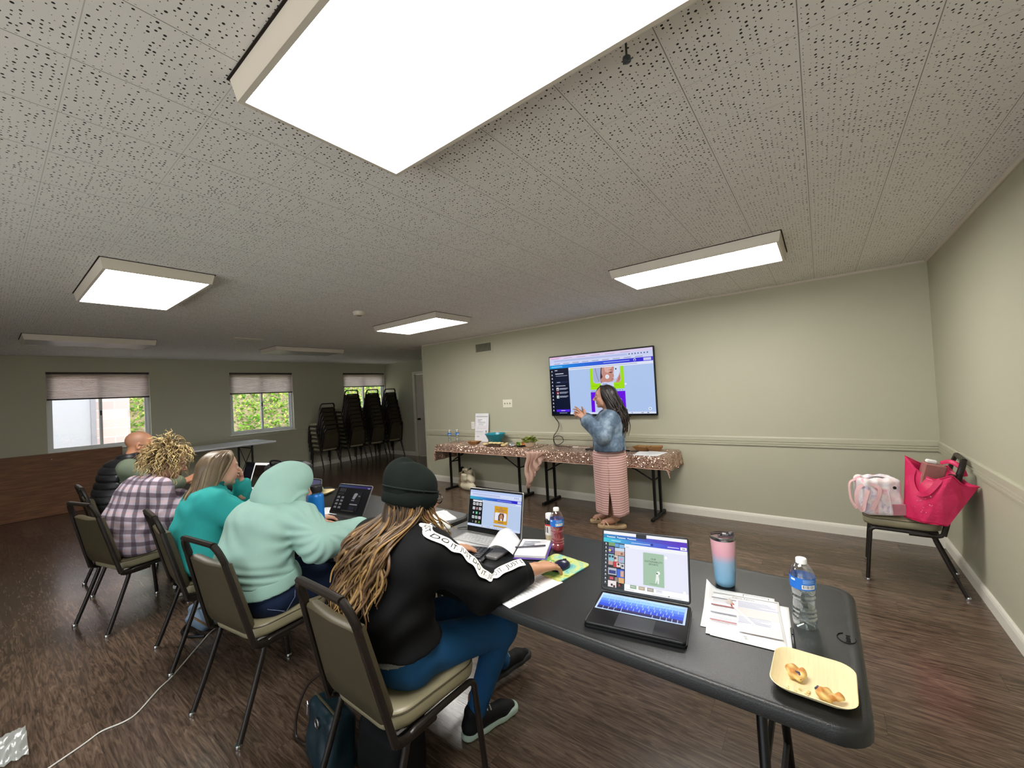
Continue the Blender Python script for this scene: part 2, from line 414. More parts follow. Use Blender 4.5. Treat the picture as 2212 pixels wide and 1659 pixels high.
def floor_mat():
    t=NT('dark_wood_plank_floor'); v=t.co(); sx=t.n('ShaderNodeSeparateXYZ',Vector=v)
    PW=.152; PL=1.22
    row=t.math('FLOOR',t.math('DIVIDE',sx.outputs[1],PW))
    rn=t.n('ShaderNodeTexWhiteNoise',noise_dimensions='1D',W=row).outputs[0]
    xo=t.math('ADD',sx.outputs[0],t.math('MULTIPLY',rn,PL*3)); pl=t.math('FLOOR',t.math('DIVIDE',xo,PL))
    pid=t.n('ShaderNodeCombineXYZ',i0=row,i1=pl,i2=0.0); pr=t.n('ShaderNodeTexWhiteNoise',noise_dimensions='3D',Vector=pid)
    fy=t.math('ABSOLUTE',t.math('SUBTRACT',t.math('FRACT',t.math('DIVIDE',sx.outputs[1],PW)),.5)); gy=t.math('GREATER_THAN',fy,.5-.0012/PW)
    fx=t.math('ABSOLUTE',t.math('SUBTRACT',t.math('FRACT',t.math('DIVIDE',xo,PL)),.5)); gx=t.math('GREATER_THAN',fx,.5-.0012/PL)
    gap=t.math('MAXIMUM',gx,gy)
    sh=t.n('ShaderNodeVectorMath',operation='SCALE',i0=pr.outputs[1]); sh.inputs['Scale'].default_value=40
    vv=t.n('ShaderNodeVectorMath',operation='ADD',i0=v,i1=sh.outputs[0])
    m1=t.n('ShaderNodeMapping',Vector=vv.outputs[0],Scale=(1.6,13,1)); g1=t.n('ShaderNodeTexNoise',Vector=m1.outputs[0],Scale=2.2,Detail=5,Roughness=.62,Distortion=2.6).outputs[0]
    m2=t.n('ShaderNodeMapping',Vector=vv.outputs[0],Scale=(2.5,70,1)); g2=t.noise(m2.outputs[0],2,4,.6)
    g=t.math('ADD',t.math('MULTIPLY',g1,.68),t.math('MULTIPLY',g2,.32))
    col=t.ramp(g,(.30,'2d241d'),(.44,'4c3d32'),(.57,'685649'),(.74,'8b7864'))
    tone=t.math('ADD',t.math('MULTIPLY',pr.outputs[0],.35),.8)
    mm=t.n('ShaderNodeMix',data_type='RGBA',blend_type='MULTIPLY'); mm.inputs[0].default_value=1; t.put(mm.inputs[6],col); t.put(mm.inputs[7],t.n('ShaderNodeCombineColor',i0=tone,i1=tone,i2=tone).outputs[0])
    col=t.mix(t.math('MULTIPLY',gap,.4),mm.outputs[2],'120b08')
    rg=t.math('ADD',t.math('MULTIPLY',t.noise(v,3,4),.13),.15)
    t.bsdf(col,rg,0,Normal=t.bump(t.math('ADD',g2,t.math('MULTIPLY',g1,.5)),.18,.0015),Specular_IOR_Level=.5); return t.m
WHITE=mat('white_trim_paint','e4e0d4',.4,var=.03); SAGE2=mat('sage_trim_paint','b6b49e',.45,var=.03)
fl=MB().bx(XL-.2,XR+.2,YF-.2,YB+.2,-.1,0).obj('floor',floor_mat()); struct(fl)
ce=MB().bx(XL-.2,XR+.2,YF-.2,YB+.2,H,H+.1).obj('ceiling',ceil_mat()); struct(ce)
def wall(name,axis,pos,th,u0,u1,z0,z1,holes=()):
    """wall slab from pos to pos+th along axis, u the other horizontal axis"""
    us=sorted({u0,u1,*[h[i] for h in holes for i in (0,1)]}); zs=sorted({z0,z1,*[h[i] for h in holes for i in (2,3)]})
    b=MB(); idx={}
    def V(u,z,s):
        k=(u,z,s)
        if k not in idx:
            a=pos+(th if s else 0); idx[k]=len(b.v); b.v.append((a,u,z) if axis=='x' else (u,a,z)); b.c.append((1,1,1))
        return idx[k]
    def solid(i,j):
        if not(0<=i<len(us)-1 and 0<=j<len(zs)-1): return False
        cu,cz=(us[i]+us[i+1])/2,(zs[j]+zs[j+1])/2
        return not any(h[0]<cu<h[1] and h[2]<cz<h[3] for h in holes)
    for i in range(len(us)-1):
        for j in range(len(zs)-1):
            if not solid(i,j): continue
            a,c,d,e=us[i],us[i+1],zs[j],zs[j+1]
            for s in (0,1): b.f.append((V(a,d,s),V(c,d,s),V(c,e,s),V(a,e,s)) if s else (V(a,e,s),V(c,e,s),V(c,d,s),V(a,d,s)))
            for di,dj,p,q in ((-1,0,(a,d),(a,e)),(1,0,(c,d),(c,e)),(0,-1,(a,d),(c,d)),(0,1,(a,e),(c,e))):
                if not solid(i+di,j+dj): b.f.append((V(*p,0),V(*q,0),V(*q,1),V(*p,1)))
    b.mi=[0]*len(b.f); o=b.obj(name,WALL,smooth=False)
    import bmesh
    bm=bmesh.new(); bm.from_mesh(o.data); bmesh.ops.recalc_face_normals(bm,faces=bm.faces); bm.to_mesh(o.data); bm.free()
    return struct(o)
FILL_PANE=[]
WIN=[(.607,1.84,.945,2.223),(3.077,4.322,.945,2.223),(5.554,6.775,.945,2.223)]
wall('wall_left','x',XL-.16,.16,YF-.15,YB+.15,0,H,WIN)
wall('wall_right','x',XR,.15,YF-.15,YT+.15,0,H)
wall('wall_back','y',YT,.15,XA,XR,0,H)
wall('wall_return','x',XA,.15,YT+.15,YB,0,H)
DX0,DX1,DZ=-8.34,-7.43,2.10
wall('wall_alcove','y',YB,.15,XL,XA+.15,0,H,[(DX0,DX1,0,DZ)])
FILL_WIN=[(-9.3+2.0*i,-9.3+2.0*i+1.86,.12,2.3) for i in range(3,5)]  # invented openings behind the camera, added to brighten the ceiling
wall('wall_front','y',YF-.15,.15,XL,XR,0,H,FILL_WIN)
for i,(x0,x1,z0,z1) in enumerate(FILL_WIN):
    b=MB(); f=.05
    b.bx(x0,x0+f,YF-.1,YF-.04,z0,z1); b.bx(x1-f,x1,YF-.1,YF-.04,z0,z1); b.bx(x0+f,x1-f,YF-.1,YF-.04,z0,z0+f); b.bx(x0+f,x1-f,YF-.1,YF-.04,z1-f,z1)
    w=struct(b.obj('window_%d'%(i+4),WHITE,smooth=False)); FILL_PANE.append((w,x0+f,x1-f,z0+f,z1-f))  # unseen window frame of an added fill opening
# door in the alcove
b=MB(); b.bx(DX0+.004,DX1-.004,YB+.03,YB+.07,.006,DZ-.005)
for x0,x1 in ((DX0+.12,DX0+.40),(DX1-.40,DX1-.12)):
    for z0,z1 in ((.2,.85),(1.05,1.95)): b.bx(x0,x1,YB+.024,YB+.032,z0,z1,bev=.006)
dr=struct(b.obj('door_1',mat('door_paint','cfc6bb',.45,var=.03)))
b=MB()
b.bx(DX0-.075,DX0-.001,YB-.018,YB-.001,0,DZ+.07); b.bx(DX1+.001,DX1+.075,YB-.018,YB-.001,0,DZ+.07); b.bx(DX0-.001,DX1+.001,YB-.018,YB-.001,DZ+.001,DZ+.07); b.obj('door_casing',WHITE,dr)
b=MB(); b.lathe([(.028,0),(.028,.006),(.011,.01),(.011,.03),(.026,.04),(.03,.055),(.022,.068),(0,.07)],16,T=Matrix.Translation((DX0+.1,YB+.03,.95))@Euler((PI/2,0,0)).to_matrix().to_4x4()); b.obj('door_knob',mat('dark_bronze','4a4138',.35,.9),dr)
# trims
def strip(name,pts,d,prof,m=WHITE):
    """profile (out, z) swept along a straight wall run pts[0]->pts[1]; d = outward direction"""
    b=MB(); rings=[]
    for p in pts: rings.append([(p[0]+d[0]*o,p[1]+d[1]*o,z) for o,z in prof])
    b.loft(rings); return struct(b.obj(name,m,smooth=False))
BASE=[(0.001,0),(.016,0),(.016,.07),(.012,.088),(.006,.1),(0.001,.1)]
RAIL=[(.001,.822),(.016,.822),(.016,.836),(.010,.838),(.010,.842),(.016,.844),(.016,.858),(.010,.860),(.010,.864),(.016,.866),(.016,.903),(.011,.914),(.001,.914)]
CORN=[(.001,H-.001),(.001,H-.022),(.010,H-.022),(.020,H-.012),(.020,H-.001)]
runs=[('back',((XA+.002,YT),(XR,YT)),(0,-1)),('right',((XR,YT-.02),(XR,YF)),(-1,0)),('left',((XL,YF),(XL,YB)),(1,0)),('alcove_left',((XL+.02,YB),(DX0-.076,YB)),(0,-1)),('alcove_right',((DX1+.076,YB),(XA-.02,YB)),(0,-1)),('return',((XA,YB),(XA,YT)),(-1,0))]
k=1
for nm,pts,d in runs:
    strip('baseboard_'+nm,pts,d,BASE)
    if nm!='left': strip('trim_%d'%k,pts,d,RAIL,SAGE2)
    else: strip('trim_%d'%k,pts,d,[(o,min(z,.93)) for o,z in RAIL],SAGE2)
    k+=1
for nm,pts,d in runs[:2]: strip('trim_%d'%k,pts,d,CORN,mat('ceiling_trim_paint','d3c9be',.5,var=.03)); k+=1
b=MB(); b.bx(XA-.012,XA+.055,YT-.012,YT-.001,.1,H-.03); b.bx(XA-.012,XA-.001,YT-.001,YT+.055,.1,H-.03); struct(b.obj('trim_%d'%k,SAGE2)); k+=1
# windows: frame, two sashes, panes, latch, stool
ALU=mat('window_frame_white','d9dadb',.35,var=.02)
def glass():
    t=NT('window_glass'); a=t.n('ShaderNodeBsdfTransparent',Color=(.97,.98,.97,1)); g=t.n('ShaderNodeBsdfGlossy',Roughness=.02); m=t.n('ShaderNodeMixShader',i0=.05); t.put(m.inputs[1],a.outputs[0]); t.put(m.inputs[2],g.outputs[0]); t.t.links.new(m.outputs[0],t.out.inputs[0]); return t.m
GLASS=glass()
for w,x0,x1,z0,z1 in FILL_PANE: MB().bx(x0,x1,YF-.073,YF-.067,z0,z1).obj('pane',GLASS,w)  # glass of the added front openings
def blind_mat():
    t=NT('pleated_shade_fabric'); v=t.co(); s=t.n('ShaderNodeSeparateXYZ',Vector=v).outputs[2]
    n=t.noise(t.n('ShaderNodeMapping',Vector=v,Scale=(1,3,120)).outputs[0],1,4,.7)
    c=t.ramp(n,(.3,'b5a8a3'),(.7,'e6dad5')); d=t.n('ShaderNodeBsdfDiffuse',Color=c); tr=t.n('ShaderNodeBsdfTranslucent',Color=c); m=t.n('ShaderNodeMixShader',i0=.62); t.put(m.inputs[1],d.outputs[0]); t.put(m.inputs[2],tr.outputs[0]); t.t.links.new(m.outputs[0],t.out.inputs[0]); return t.m
BL=blind_mat(); DK=mat('dark_brown_rail','3a2a26',.5)
WHERE=['nearest the plywood board','in the middle of the left wall','in the far corner']
for i,(y0,y1,z0,z1) in enumerate(WIN):
    xo=XL-.09; b=MB(); f=.035
    b.bx(xo-.03,xo+.03,y0,y0+f,z0,z1); b.bx(xo-.03,xo+.03,y1-f,y1,z0,z1); b.bx(xo-.03,xo+.03,y0+f,y1-f,z0,z0+f); b.bx(xo-.03,xo+.03,y0+f,y1-f,z1-f,z1)
    w=struct(b.obj('window_%d'%(i+1),ALU,smooth=False)); ym=(y0+y1)/2-.01
    for j,(a,c,xx) in enumerate(((y0+f,ym+.02,xo+.012),(ym-.02,y1-f,xo-.012))):
        b=MB(); g=.032; za,zb=z0+f,z1-f
        b.bx(xx-.011,xx+.011,a,a+g,za,zb); b.bx(xx-.011,xx+.011,c-g,c,za,zb); b.bx(xx-.011,xx+.011,a+g,c-g,za,za+g); b.bx(xx-.011,xx+.011,a+g,c-g,zb-g,zb)
        s=b.obj('sash',ALU,w,smooth=False); MB().bx(xx-.002,xx+.002,a+g,c-g,za+g,zb-g).obj('pane',GLASS,s)
    b=MB(); b.bx(xo+.024,xo+.034,ym-.012,ym+.012,1.5,1.58,bev=.003); b.bx(xo+.034,xo+.048,ym-.005,ym+.005,1.52,1.545); b.obj('latch',mat('dark_latch','3b3b3d',.4,.6),w)
    b=MB(); b.bx(XL-.06,XL+.028,y0-.03,y1+.03,z0-.022,z0-.001,bev=.004); b.obj('window_stool',WHITE,w)
    zb=[1.775,1.775,1.86][i]
    bt=thing('window_blind','pleated shade partway down the window '+WHERE[i],'blind',(XL-.03,(y0+y1)/2,zb),0,'pleated shades in the left wall windows')
    hw=(y1-y0)/2-.008
    MB().bx(-.022,.022,-hw,hw,z1-zb-.035,z1-zb-.003).obj('headrail',DK,bt)
    def pl(u,v):
        n=v*(z1-zb-.06)/.02; return (.010*(1 if int(round(v*NV))%2 else -1),-hw+.004+u*(2*hw-.008),.026+v*(z1-zb-.063))
    NV=2*int((z1-zb)/.02); MB().sheet(pl,1,NV).obj('shade_fabric',BL,bt,smooth=False)
    MB().bx(-.018,.018,-hw,hw,0,.024,bev=.004).obj('bottom_rail',DK,bt)
# outside: concrete block storage building with a grey door, ivy bank
def block_mat():
    t=NT('painted_concrete_block'); v=t.co(); sy=t.n('ShaderNodeSeparateXYZ',Vector=v); uv=t.n('ShaderNodeCombineXYZ',i0=sy.outputs[1],i1=sy.outputs[2],i2=0.0)
    k=t.n('ShaderNodeTexBrick',Vector=uv.outputs[0],Scale=1.0); k.inputs['Color1'].default_value=(*lin('b9a2a0'),1); k.inputs['Color2'].default_value=(*lin('cfbab6'),1); k.inputs['Mortar'].default_value=(*lin('e6dbd6'),1)
    k.inputs['Mortar Size'].default_value=.008; k.inputs['Brick Width'].default_value=.4; k.inputs['Row Height'].default_value=.2
    t.bsdf(k.outputs[0],.9,0,Normal=t.bump(t.noise(v,60),.3)); return t.m
XO=-12.6
b=MB(); b.bx(XO-2.5,XO,-3.5,2.05,-.055,3.4); ob=tag(b.obj('storage_building',block_mat(),smooth=False),'pale pink concrete block building seen through the first window','building')
GD=mat('grey_metal_door','a9a9b0',.5,var=.05)
b=MB(); b.bx(XO,XO+.05,.55,1.42,-.05,2.04); od=b.obj('door',GD,ob)
b=MB(); b.bx(XO,XO+.09,.47,.55,-.05,2.12); b.bx(XO,XO+.09,1.42,1.5,-.05,2.12); b.bx(XO,XO+.09,.55,1.42,2.04,2.12); b.obj('door_frame',mat('grey_door_frame','8f8d94',.5),ob)
b=MB(); b.ball((XO+.09,.66,1.0),.035); b.obj('door_knob',mat('steel','c8c8c8',.25,1),od)
struct(MB().bx(-26,XL-.17,-9,16,-.4,-.06).obj('ground_outside',mat('outside_concrete','bdb6a8',.9)))
def ivy_mat():
    t=NT('ivy_leaf'); a=t.n('ShaderNodeAttribute',attribute_name='Col').outputs[0]; d=t.n('ShaderNodeBsdfDiffuse',Color=a); tr=t.n('ShaderNodeBsdfTranslucent',Color=a); m=t.n('ShaderNodeMixShader',i0=.35); t.put(m.inputs[1],d.outputs[0]); t.put(m.inputs[2],tr.outputs[0]); t.t.links.new(m.outputs[0],t.out.inputs[0]); return t.m
def bank_z(x,y): return max(-.05,(-12.2-x)*.62)+.12*math.sin(y*1.3+x)*(x<-12.4)
b=MB(); b.sheet(lambda u,v:(-12.0-u*8,2.1+v*12,bank_z(-12.0-u*8,2.1+v*12)-.12),20,24); struct(b.obj('earth_bank',mat('bank_soil','8c7d62',.95)))
b=MB(); rr=random.Random(3); pal=['4f7a2c','6d9a35','85b23f','a7c653','c3d56c','5d8a3a']
for i in range(17000):
    x=-12.2-7*rr.random()**1.3; y=2.2+11.5*rr.random(); z=bank_z(x,y); s=.03+.045*rr.random()
    a=rr.random()*6.28; c=pal[rr.randrange(6)]; b.col=tuple(int(c[q:q+2],16)/255 for q in (0,2,4))
    T=Matrix.Translation((x,y,z+.1*rr.random()-.06))@Euler((rr.uniform(-.7,.7),rr.uniform(.1,1.1),a)).to_matrix().to_4x4()
    b.add([(-s,0,0),(0,-s*.7,.015),(s,0,0),(0,s*.7,.015)],[(0,1,2,3)],T)
tag(b.obj('ivy_bank',ivy_mat(),smooth=False),'bright green ivy covering the bank outside the windows','ivy',kind='stuff')
# ceiling fixtures
HOUS=mat('fixture_white_enamel','cfc6ba',.4,var=.02)
def emis(name,c,st):
    t=NT(name); e=t.n('ShaderNodeEmission',Color=(*lin(c),1),Strength=st); t.t.links.new(e.outputs[0],t.out.inputs[0]); return t.m
LIT=emis('lit_diffuser','fdfaf4',LAMP)
OFF=mat('unlit_diffuser','b9b9c2',.25,var=.05)
def fixture(cx,cy,lx,ly,lit,label):
    r=thing('ceiling_light',label,'ceiling light',(cx,cy,H-.068),0,'four-foot ceiling light boxes')
    a,c=lx/2,ly/2; e=.028; h=.066
    b=MB()
    # closed box sides with a rim round the diffuser
    out=[(-a-e,-c-e),(a+e,-c-e),(a+e,c+e),(-a-e,c+e)]; o2=[(-a-e*.55,-c-e*.55),(a+e*.55,-c-e*.55),(a+e*.55,c+e*.55),(-a-e*.55,c+e*.55)]; inn=[(-a,-c),(a,-c),(a,c),(-a,c)]
    b.loft([[(*p,h) for p in out],[(*p,.004) for p in o2],[(*p,0) for p in o2],[(*p,0) for p in inn],[(*p,.012) for p in inn],[(*p,h) for p in inn]],cap=False)
    b.obj('housing',HOUS,r,smooth=False)
    MB().bx(-a,a,-c,c,.004,.010).obj('diffuser',LIT if lit else OFF,r,smooth=False)
    b=MB(); b.bx(-a-e-.006,a+e+.006,-c-e-.006,c+e+.006,h-.002,h+.0015); b.obj('painted_shadow_line',mat('painted_gap_shade','2a2420',.9),r,smooth=False)  # dark sheet painting the shadow line between box and ceiling
    return r
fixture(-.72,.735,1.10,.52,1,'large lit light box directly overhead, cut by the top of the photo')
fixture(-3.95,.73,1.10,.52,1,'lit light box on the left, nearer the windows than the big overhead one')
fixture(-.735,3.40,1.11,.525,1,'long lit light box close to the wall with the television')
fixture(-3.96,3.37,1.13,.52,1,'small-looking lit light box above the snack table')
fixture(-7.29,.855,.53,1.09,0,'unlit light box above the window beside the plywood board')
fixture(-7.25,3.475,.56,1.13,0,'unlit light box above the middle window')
b=MB(); b.tube([(0,0,.05),(0,0,.012)],.003,8); b.lathe([(0,.0),(.011,.003),(.011,.014),(0,.018)],14,T=Matrix.Translation((0,0,-.006))); b.tube([(0,0,0),(.008,-.006,-.008),(.02,-.009,-.008)],.002,6)
o=tag(b.obj('ceiling_hook',mat('dark_grey_metal','4a4f52',.4,.6)),'small dark grey hook beside the big overhead light','hook'); o.location=(-.37,1.075,H-.061)
r=thing('smoke_detector','round white smoke detector on the ceiling','smoke detector',(-3.89,2.47,H-.04))
MB().lathe([(.052,.0),(.062,.012),(.068,.026),(.068,.039)],28).obj('body',HOUS,r); MB().lathe([(.022,-.004),(.026,.001),(0.001,.001)],16).obj('cover',mat('detector_grille','8f857b',.6),r)
def grille(name,label,loc,lx,ly,rot,n,cat='vent',g=None,dark='6d645a'):
    r=thing(name,label,cat,loc,0,g); r.rotation_euler=rot
    b=MB(); e=.028; out=[(-lx/2,-ly/2),(lx/2,-ly/2),(lx/2,ly/2),(-lx/2,ly/2)]; inn=[(-lx/2+e,-ly/2+e),(lx/2-e,-ly/2+e),(lx/2-e,ly/2-e),(-lx/2+e,ly/2-e)]
    b.loft([[(*p,0) for p in out],[(*p,.008) for p in out],[(*p,.012) for p in inn],[(*p,.001) for p in inn]],cap=False); b.obj('frame',HOUS if g else SAGE2,r,smooth=False)
    MB().bx(-lx/2+e,lx/2-e,-ly/2+e,ly/2-e,.0005,.0015).obj('backing',mat('vent_dark_'+dark,dark,.8),r)
    b=MB()
    for i in range(n):
        x=-lx/2+e+(lx-2*e)*(i+.5)/n; b.box((x,0,.006),(.0016,ly-2*e,.010),rot=(0,.5,0))
    b.obj('louvre',HOUS if g else SAGE2,r,smooth=False); return r
grille('wall_vent','sage painted vent grille high on the wall left of the television',(-4.31,YT-.001,2.264),.385,.185,(PI/2,0,0),30,'vent',None,'3d3a2e')
grille('ceiling_vent','slotted ceiling vent near the middle window',(-6.38,2.28,H-.001),.17,.36,(PI,0,0),6,'vent','ceiling vents')
grille('ceiling_vent','slotted ceiling vent in front of the alcove',(-6.4,5.04,H-.001),.17,.36,(PI,0,0),6,'vent','ceiling vents')
def plate(name,label,cat,x,z,w,h,tog,m):
    r=thing(name,label,cat,(x,YT-.001,z)); r.rotation_euler=(PI/2,0,0)
    b=MB(); b.box((0,0,.003),(w,h,.006),bev=.003); b.obj('plate',m,r)
    for t in tog:
        b=MB()
        if cat=='light switch': b.box((t,0,.006),(.011,.026,.003)); b.box((t,.003,.012),(.008,.011,.014),rot=(.5,0,0)); b.obj('toggle',mat('ivory_toggle','8a7f68',.4),r)
        else:
            b.lathe([(.017,0),(.017,.003),(0,.003)],14,T=Matrix.Translation((0,t,.005))); b.obj('socket',mat('white_socket','d8d8d4',.4),r)
plate('light_switch','ivory three-gang light switch plate on the wall above the snack table','light switch',-3.877,1.345,.185,.125,(-.05,0,.05),mat('ivory_plate','e6e2cf',.35,var=.02))
plate('wall_outlet','white outlet plate just left of the leaning poster','outlet',-4.628,1.0,.075,.118,(-.022,.022),mat('white_plate','ecebe8',.35,var=.02))
# ================================================================ chairs and tables
TUBE=mat('black_brown_powder_coat','221c18',.35,.2,bump=.1,bs=300); VIN=mat('taupe_vinyl_shaded','463f2e',.45,var=.06,bump=.25,bs=260,bd=.001); VINS=mat('taupe_seat_vinyl','8f876d',.36,var=.06,bump=.2,bs=260,bd=.001)  # backrest vinyl darker than the seat: shade on the backs put into its colour
CHR=mat('chrome_glide','c9c9c9',.15,1,var=.02)
def make_chair(name,label,group=None):
    r=thing(name,label,'chair',(0,0,0),0,group)
    def outl(s):
        o=[]
        for x,y in rrect(.425,.415,.085,6,0,.295):
            t=(y-.0875)/.415; o.append((x*(.90+.10*t)*s if s!=1 else x*(.90+.10*t),(y-.295)*s+.295))
        return o
    b=MB(); b.loft([[(x,y,z) for x,y in outl(s)] for s,z in ((.93,.408),(.985,.414),(1,.428),(1,.452),(.985,.463),(.93,.472),(.80,.478),(.45,.482),(.05,.483))]); b.obj('seat',VINS,r,ang=60)
    b=MB(); b.tube([(x,y,.4625) for x,y in outl(.992)],.0028,5,closed=True); b.obj('seat_piping',VIN,r)
    MB().bx(-.185,.185,.11,.47,.395,.412,bev=.006).obj('seat_pan',TUBE,r)
    # back pad, in the plane of the uprights
    def bp(x,t,d): # t 0..1 up the back, d outwards
        return (x,.085-.10*t-d*.97,.455+.42*t-d*.2)
    pts=[(-.155,-.015),(.155,-.015),(.183,.045),(.186,.12),(.158,.80)]+[(.158-.316*i/8,.80+.012*math.cos(PI*i/4)+.012) for i in range(0,9)]+[(-.158,.80),(-.186,.12),(-.183,.045)]
    b=MB(); c=(0,.42)
    def sc(s): return [((x-c[0])*s+c[0],(y-c[1])*s+c[1]) for x,y in pts]
    b.loft([[bp(x,t,d) for x,t in sc(s)] for s,d in ((.5,.014),(.97,.012),(1,.004),(1,-.016),(.96,-.03),(.7,-.04),(.3,-.044))]); b.obj('backrest',VIN,r,ang=50)
    for s in (1,-1):
        b=MB(); b.tube([(s*.213,.497,.004),(s*.207,.478,.22),(s*.203,.465,.345)]+[(s*.203,.43+.035*math.cos(math.radians(a)),.360+.035*math.sin(math.radians(a))) for a in (0,25,50,75,90)]+[(s*.2,.33,.394),(s*.2,.25,.394)],.0125,10); lg=b.obj('leg',TUBE,r)
        MB().lathe([(.015,0),(.016,.003),(.0145,.016),(.013,.02)],12,T=Matrix.Translation((s*.213,.497,0))).obj('foot_glide',CHR,lg)
        b=MB(); b.tube([(s*.215,0,.004),(s*.206,.075,.2),(s*.2,.132,.355)]+[(s*.2,.172-.04*math.cos(math.radians(a)),.356+.038*math.sin(math.radians(a))) for a in (15,40,65,90)]+[(s*.2,.25,.394)],.0125,10); lg=b.obj('leg',TUBE,r)
        MB().lathe([(.015,0),(.016,.003),(.0145,.016),(.013,.02)],12,T=Matrix.Translation((s*.215,0,0))).obj('foot_glide',CHR,lg)
    P=[(.2,.26,.383),(.2,.17,.384),(.201,.12,.388),(.201,.093,.402),(.200,.083,.43),(.176,.0,.78)]
    for i in range(7):
        a=math.radians(90*i/6); P.append((.118+.053*math.cos(a),.0-.030*math.sin(a)-.004,.81+.1*math.sin(a)*.93+.0))
    Q=P+[(-x,y,z) for x,y,z in P[::-1]]
    MB().tube(smooth_path(Q,3),.0135,8,flat=1.3).obj('back_frame',TUBE,r)
    return r
CHS=dict(H=((-2.364,.638),math.atan2(.14,.99)),P=((-4.1655,.434),math.atan2(.257,.966)),T=((-3.27,.641),math.atan2(-.05,1)),M=((-5.13,.53),0.0),B=((-1.365,.705),0.0))
first=None
for k,lab in (('B','taupe stacking chair under the person in the black sweatshirt and beanie'),('H','taupe stacking chair under the person in the mint hoodie'),('T','taupe stacking chair under the person in the teal fleece'),('P','taupe stacking chair under the person in the plaid jacket'),('M','taupe stacking chair under the person in the black vest')):
    (x,y),rz=CHS[k]
    if first is None: first=make_chair('stacking_chair',lab,'banquet chairs along the black tables'); first.location=(x,y,0); first.rotation_euler=(0,0,rz)
    else: dup(first,(x,y,0),rz,lab)
ca=dup(first,(.705,4.115,0),PI/2-.06,'taupe stacking chair in the right corner holding the two pink bags'); ca['group']='loose chair in the corner'
del ca['group']
ORD=['topmost','second','third','fourth','fifth','sixth','seventh','eighth','ninth','lowest']
proto=None
for si,(x,y,n,sd) in enumerate(((-8.90,4.81,7,'leftmost, shortest stack'),(-8.86,5.46,10,'second stack from the left'),(-8.86,6.03,10,'third stack from the left'),(-8.86,6.555,10,'rightmost stack, by the alcove wall'))):
    rnd=random.Random(si+5)
    for i in range(n):
        q=n-1-i; w='topmost' if q==0 else 'lowest' if i==0 else ORD[q]+' from top'
        lab=w+' chair of the '+sd
        loc=(x-.026*i+rnd.uniform(-.004,.004),y+rnd.uniform(-.006,.006),.0955*i); rz=PI/2+rnd.uniform(-.02,.02)
        if proto is None:
            proto=dup(first,loc,rz,lab,'chairs stacked by the far windows')
            for ch in list(proto.children):
                for g in list(ch.children): bpy.data.objects.remove(g)
        else: dup(proto,loc,rz,lab)
BLK=mat('black_textured_plastic','1b1c1d',.36,var=.08,ns=8,bump=.5,bs=420,bd=.0012); BLKM=mat('black_metal_tube','131313',.4,.4)
def slab(name,lx,ly,z,th,rd,m,par,T=None,edge=.012):
    b=MB(); o=lambda k:rrect(lx-2*k,ly-2*k,max(rd-k,.002),6)
    b.loft([[(x,y,zz) for x,y in o(k)] for k,zz in ((edge,z-th),(.001,z-th+.008),(0,z-edge),(edge*.3,z-edge*.25),(edge,z),(edge*2,z-.0015),(edge*2.6,z-.0012))]); return b.obj(name,m,par,ang=50)
def black_table(label,cx,cy,z,lx,rz=0,logo=False):
    r=thing('folding_table',label,'table',(cx,cy,0),rz,'black folding tables'); ly=.775
    slab('tabletop',lx,ly,z,.048,.075,BLK,r)
    for s in (1,-1):
        x=s*(lx/2-.24)
        for t in (1,-1): MB().tube([(x,t*.12,z-.045),(x,t*.2,z-.13),(x+s*.02,t*.30,.012)],.014,10).obj('leg',BLKM,r)
        MB().tube([(x,-.115,z-.055),(x,.115,z-.055)],.012,8).obj('crossbar',BLKM,r)
        MB().tube([(x+s*.012,-.27,.16),(x+s*.012,.27,.16)],.010,8).obj('crossbar',BLKM,r)
        b=MB(); b.tube([(x+s*.01,.0,.47),(x-s*.2,0,z-.06)],.008,8); b.tube([(x+s*.01,-.228,.47),(x+s*.01,.228,.47)],.009,8); b.obj('brace',BLKM,r)
    if logo:
        b=MB(); T=Matrix.Translation((lx/2-.035,.02,z+.0002))@Euler((0,0,PI/2)).to_matrix().to_4x4()
        b.tube([(.028*math.cos(a),.022*math.sin(a),0) for a in [math.radians(20+q*18) for q in range(16)]],.0012,5,T=T)
        b2=[b.box((-.016+.008*i,-.004,0),(.004,.011-.003*(i%2),.0012),T=T) for i in range(5)]; b.obj('moulded_mark',mat('mark_black','0e0e0e',.6),r)
    return r
black_table('black folding table nearest the camera, holding the laptop with blue keys',-.873,1.53,.74,1.855,0,True)
black_table('black folding table behind the beanie, holding the blue bottle and grey laptop',-2.755,1.535,.748,1.83)
black_table('far black folding table in front of the black vest and the plaid jacket',-4.60,1.535,.74,1.83)
# white folding table by the middle window
wt=thing('folding_table','white-topped table under the middle window, behind the long brown hair','table',(-8.93,2.53,0))
slab('tabletop',.94,1.86,.82,.035,.02,mat('white_laminate','e4e6ee',.14,var=.03),wt)
for s in (1,-1):
    y=s*.55
    for t in (1,-1): MB().tube([(t*.33,y,.785),(t*.35,y,.008)],.018,8).obj('leg',BLKM,wt)
    b=MB(); b.tube([(-.335,y,.74),(.345,y,.1)],.006,6); b.tube([(.335,y,.74),(-.345,y,.1)],.006,6); b.tube([(-.33,y,.72),(.33,y,.72)],.012,6); b.obj('cross_brace',BLKM,wt)
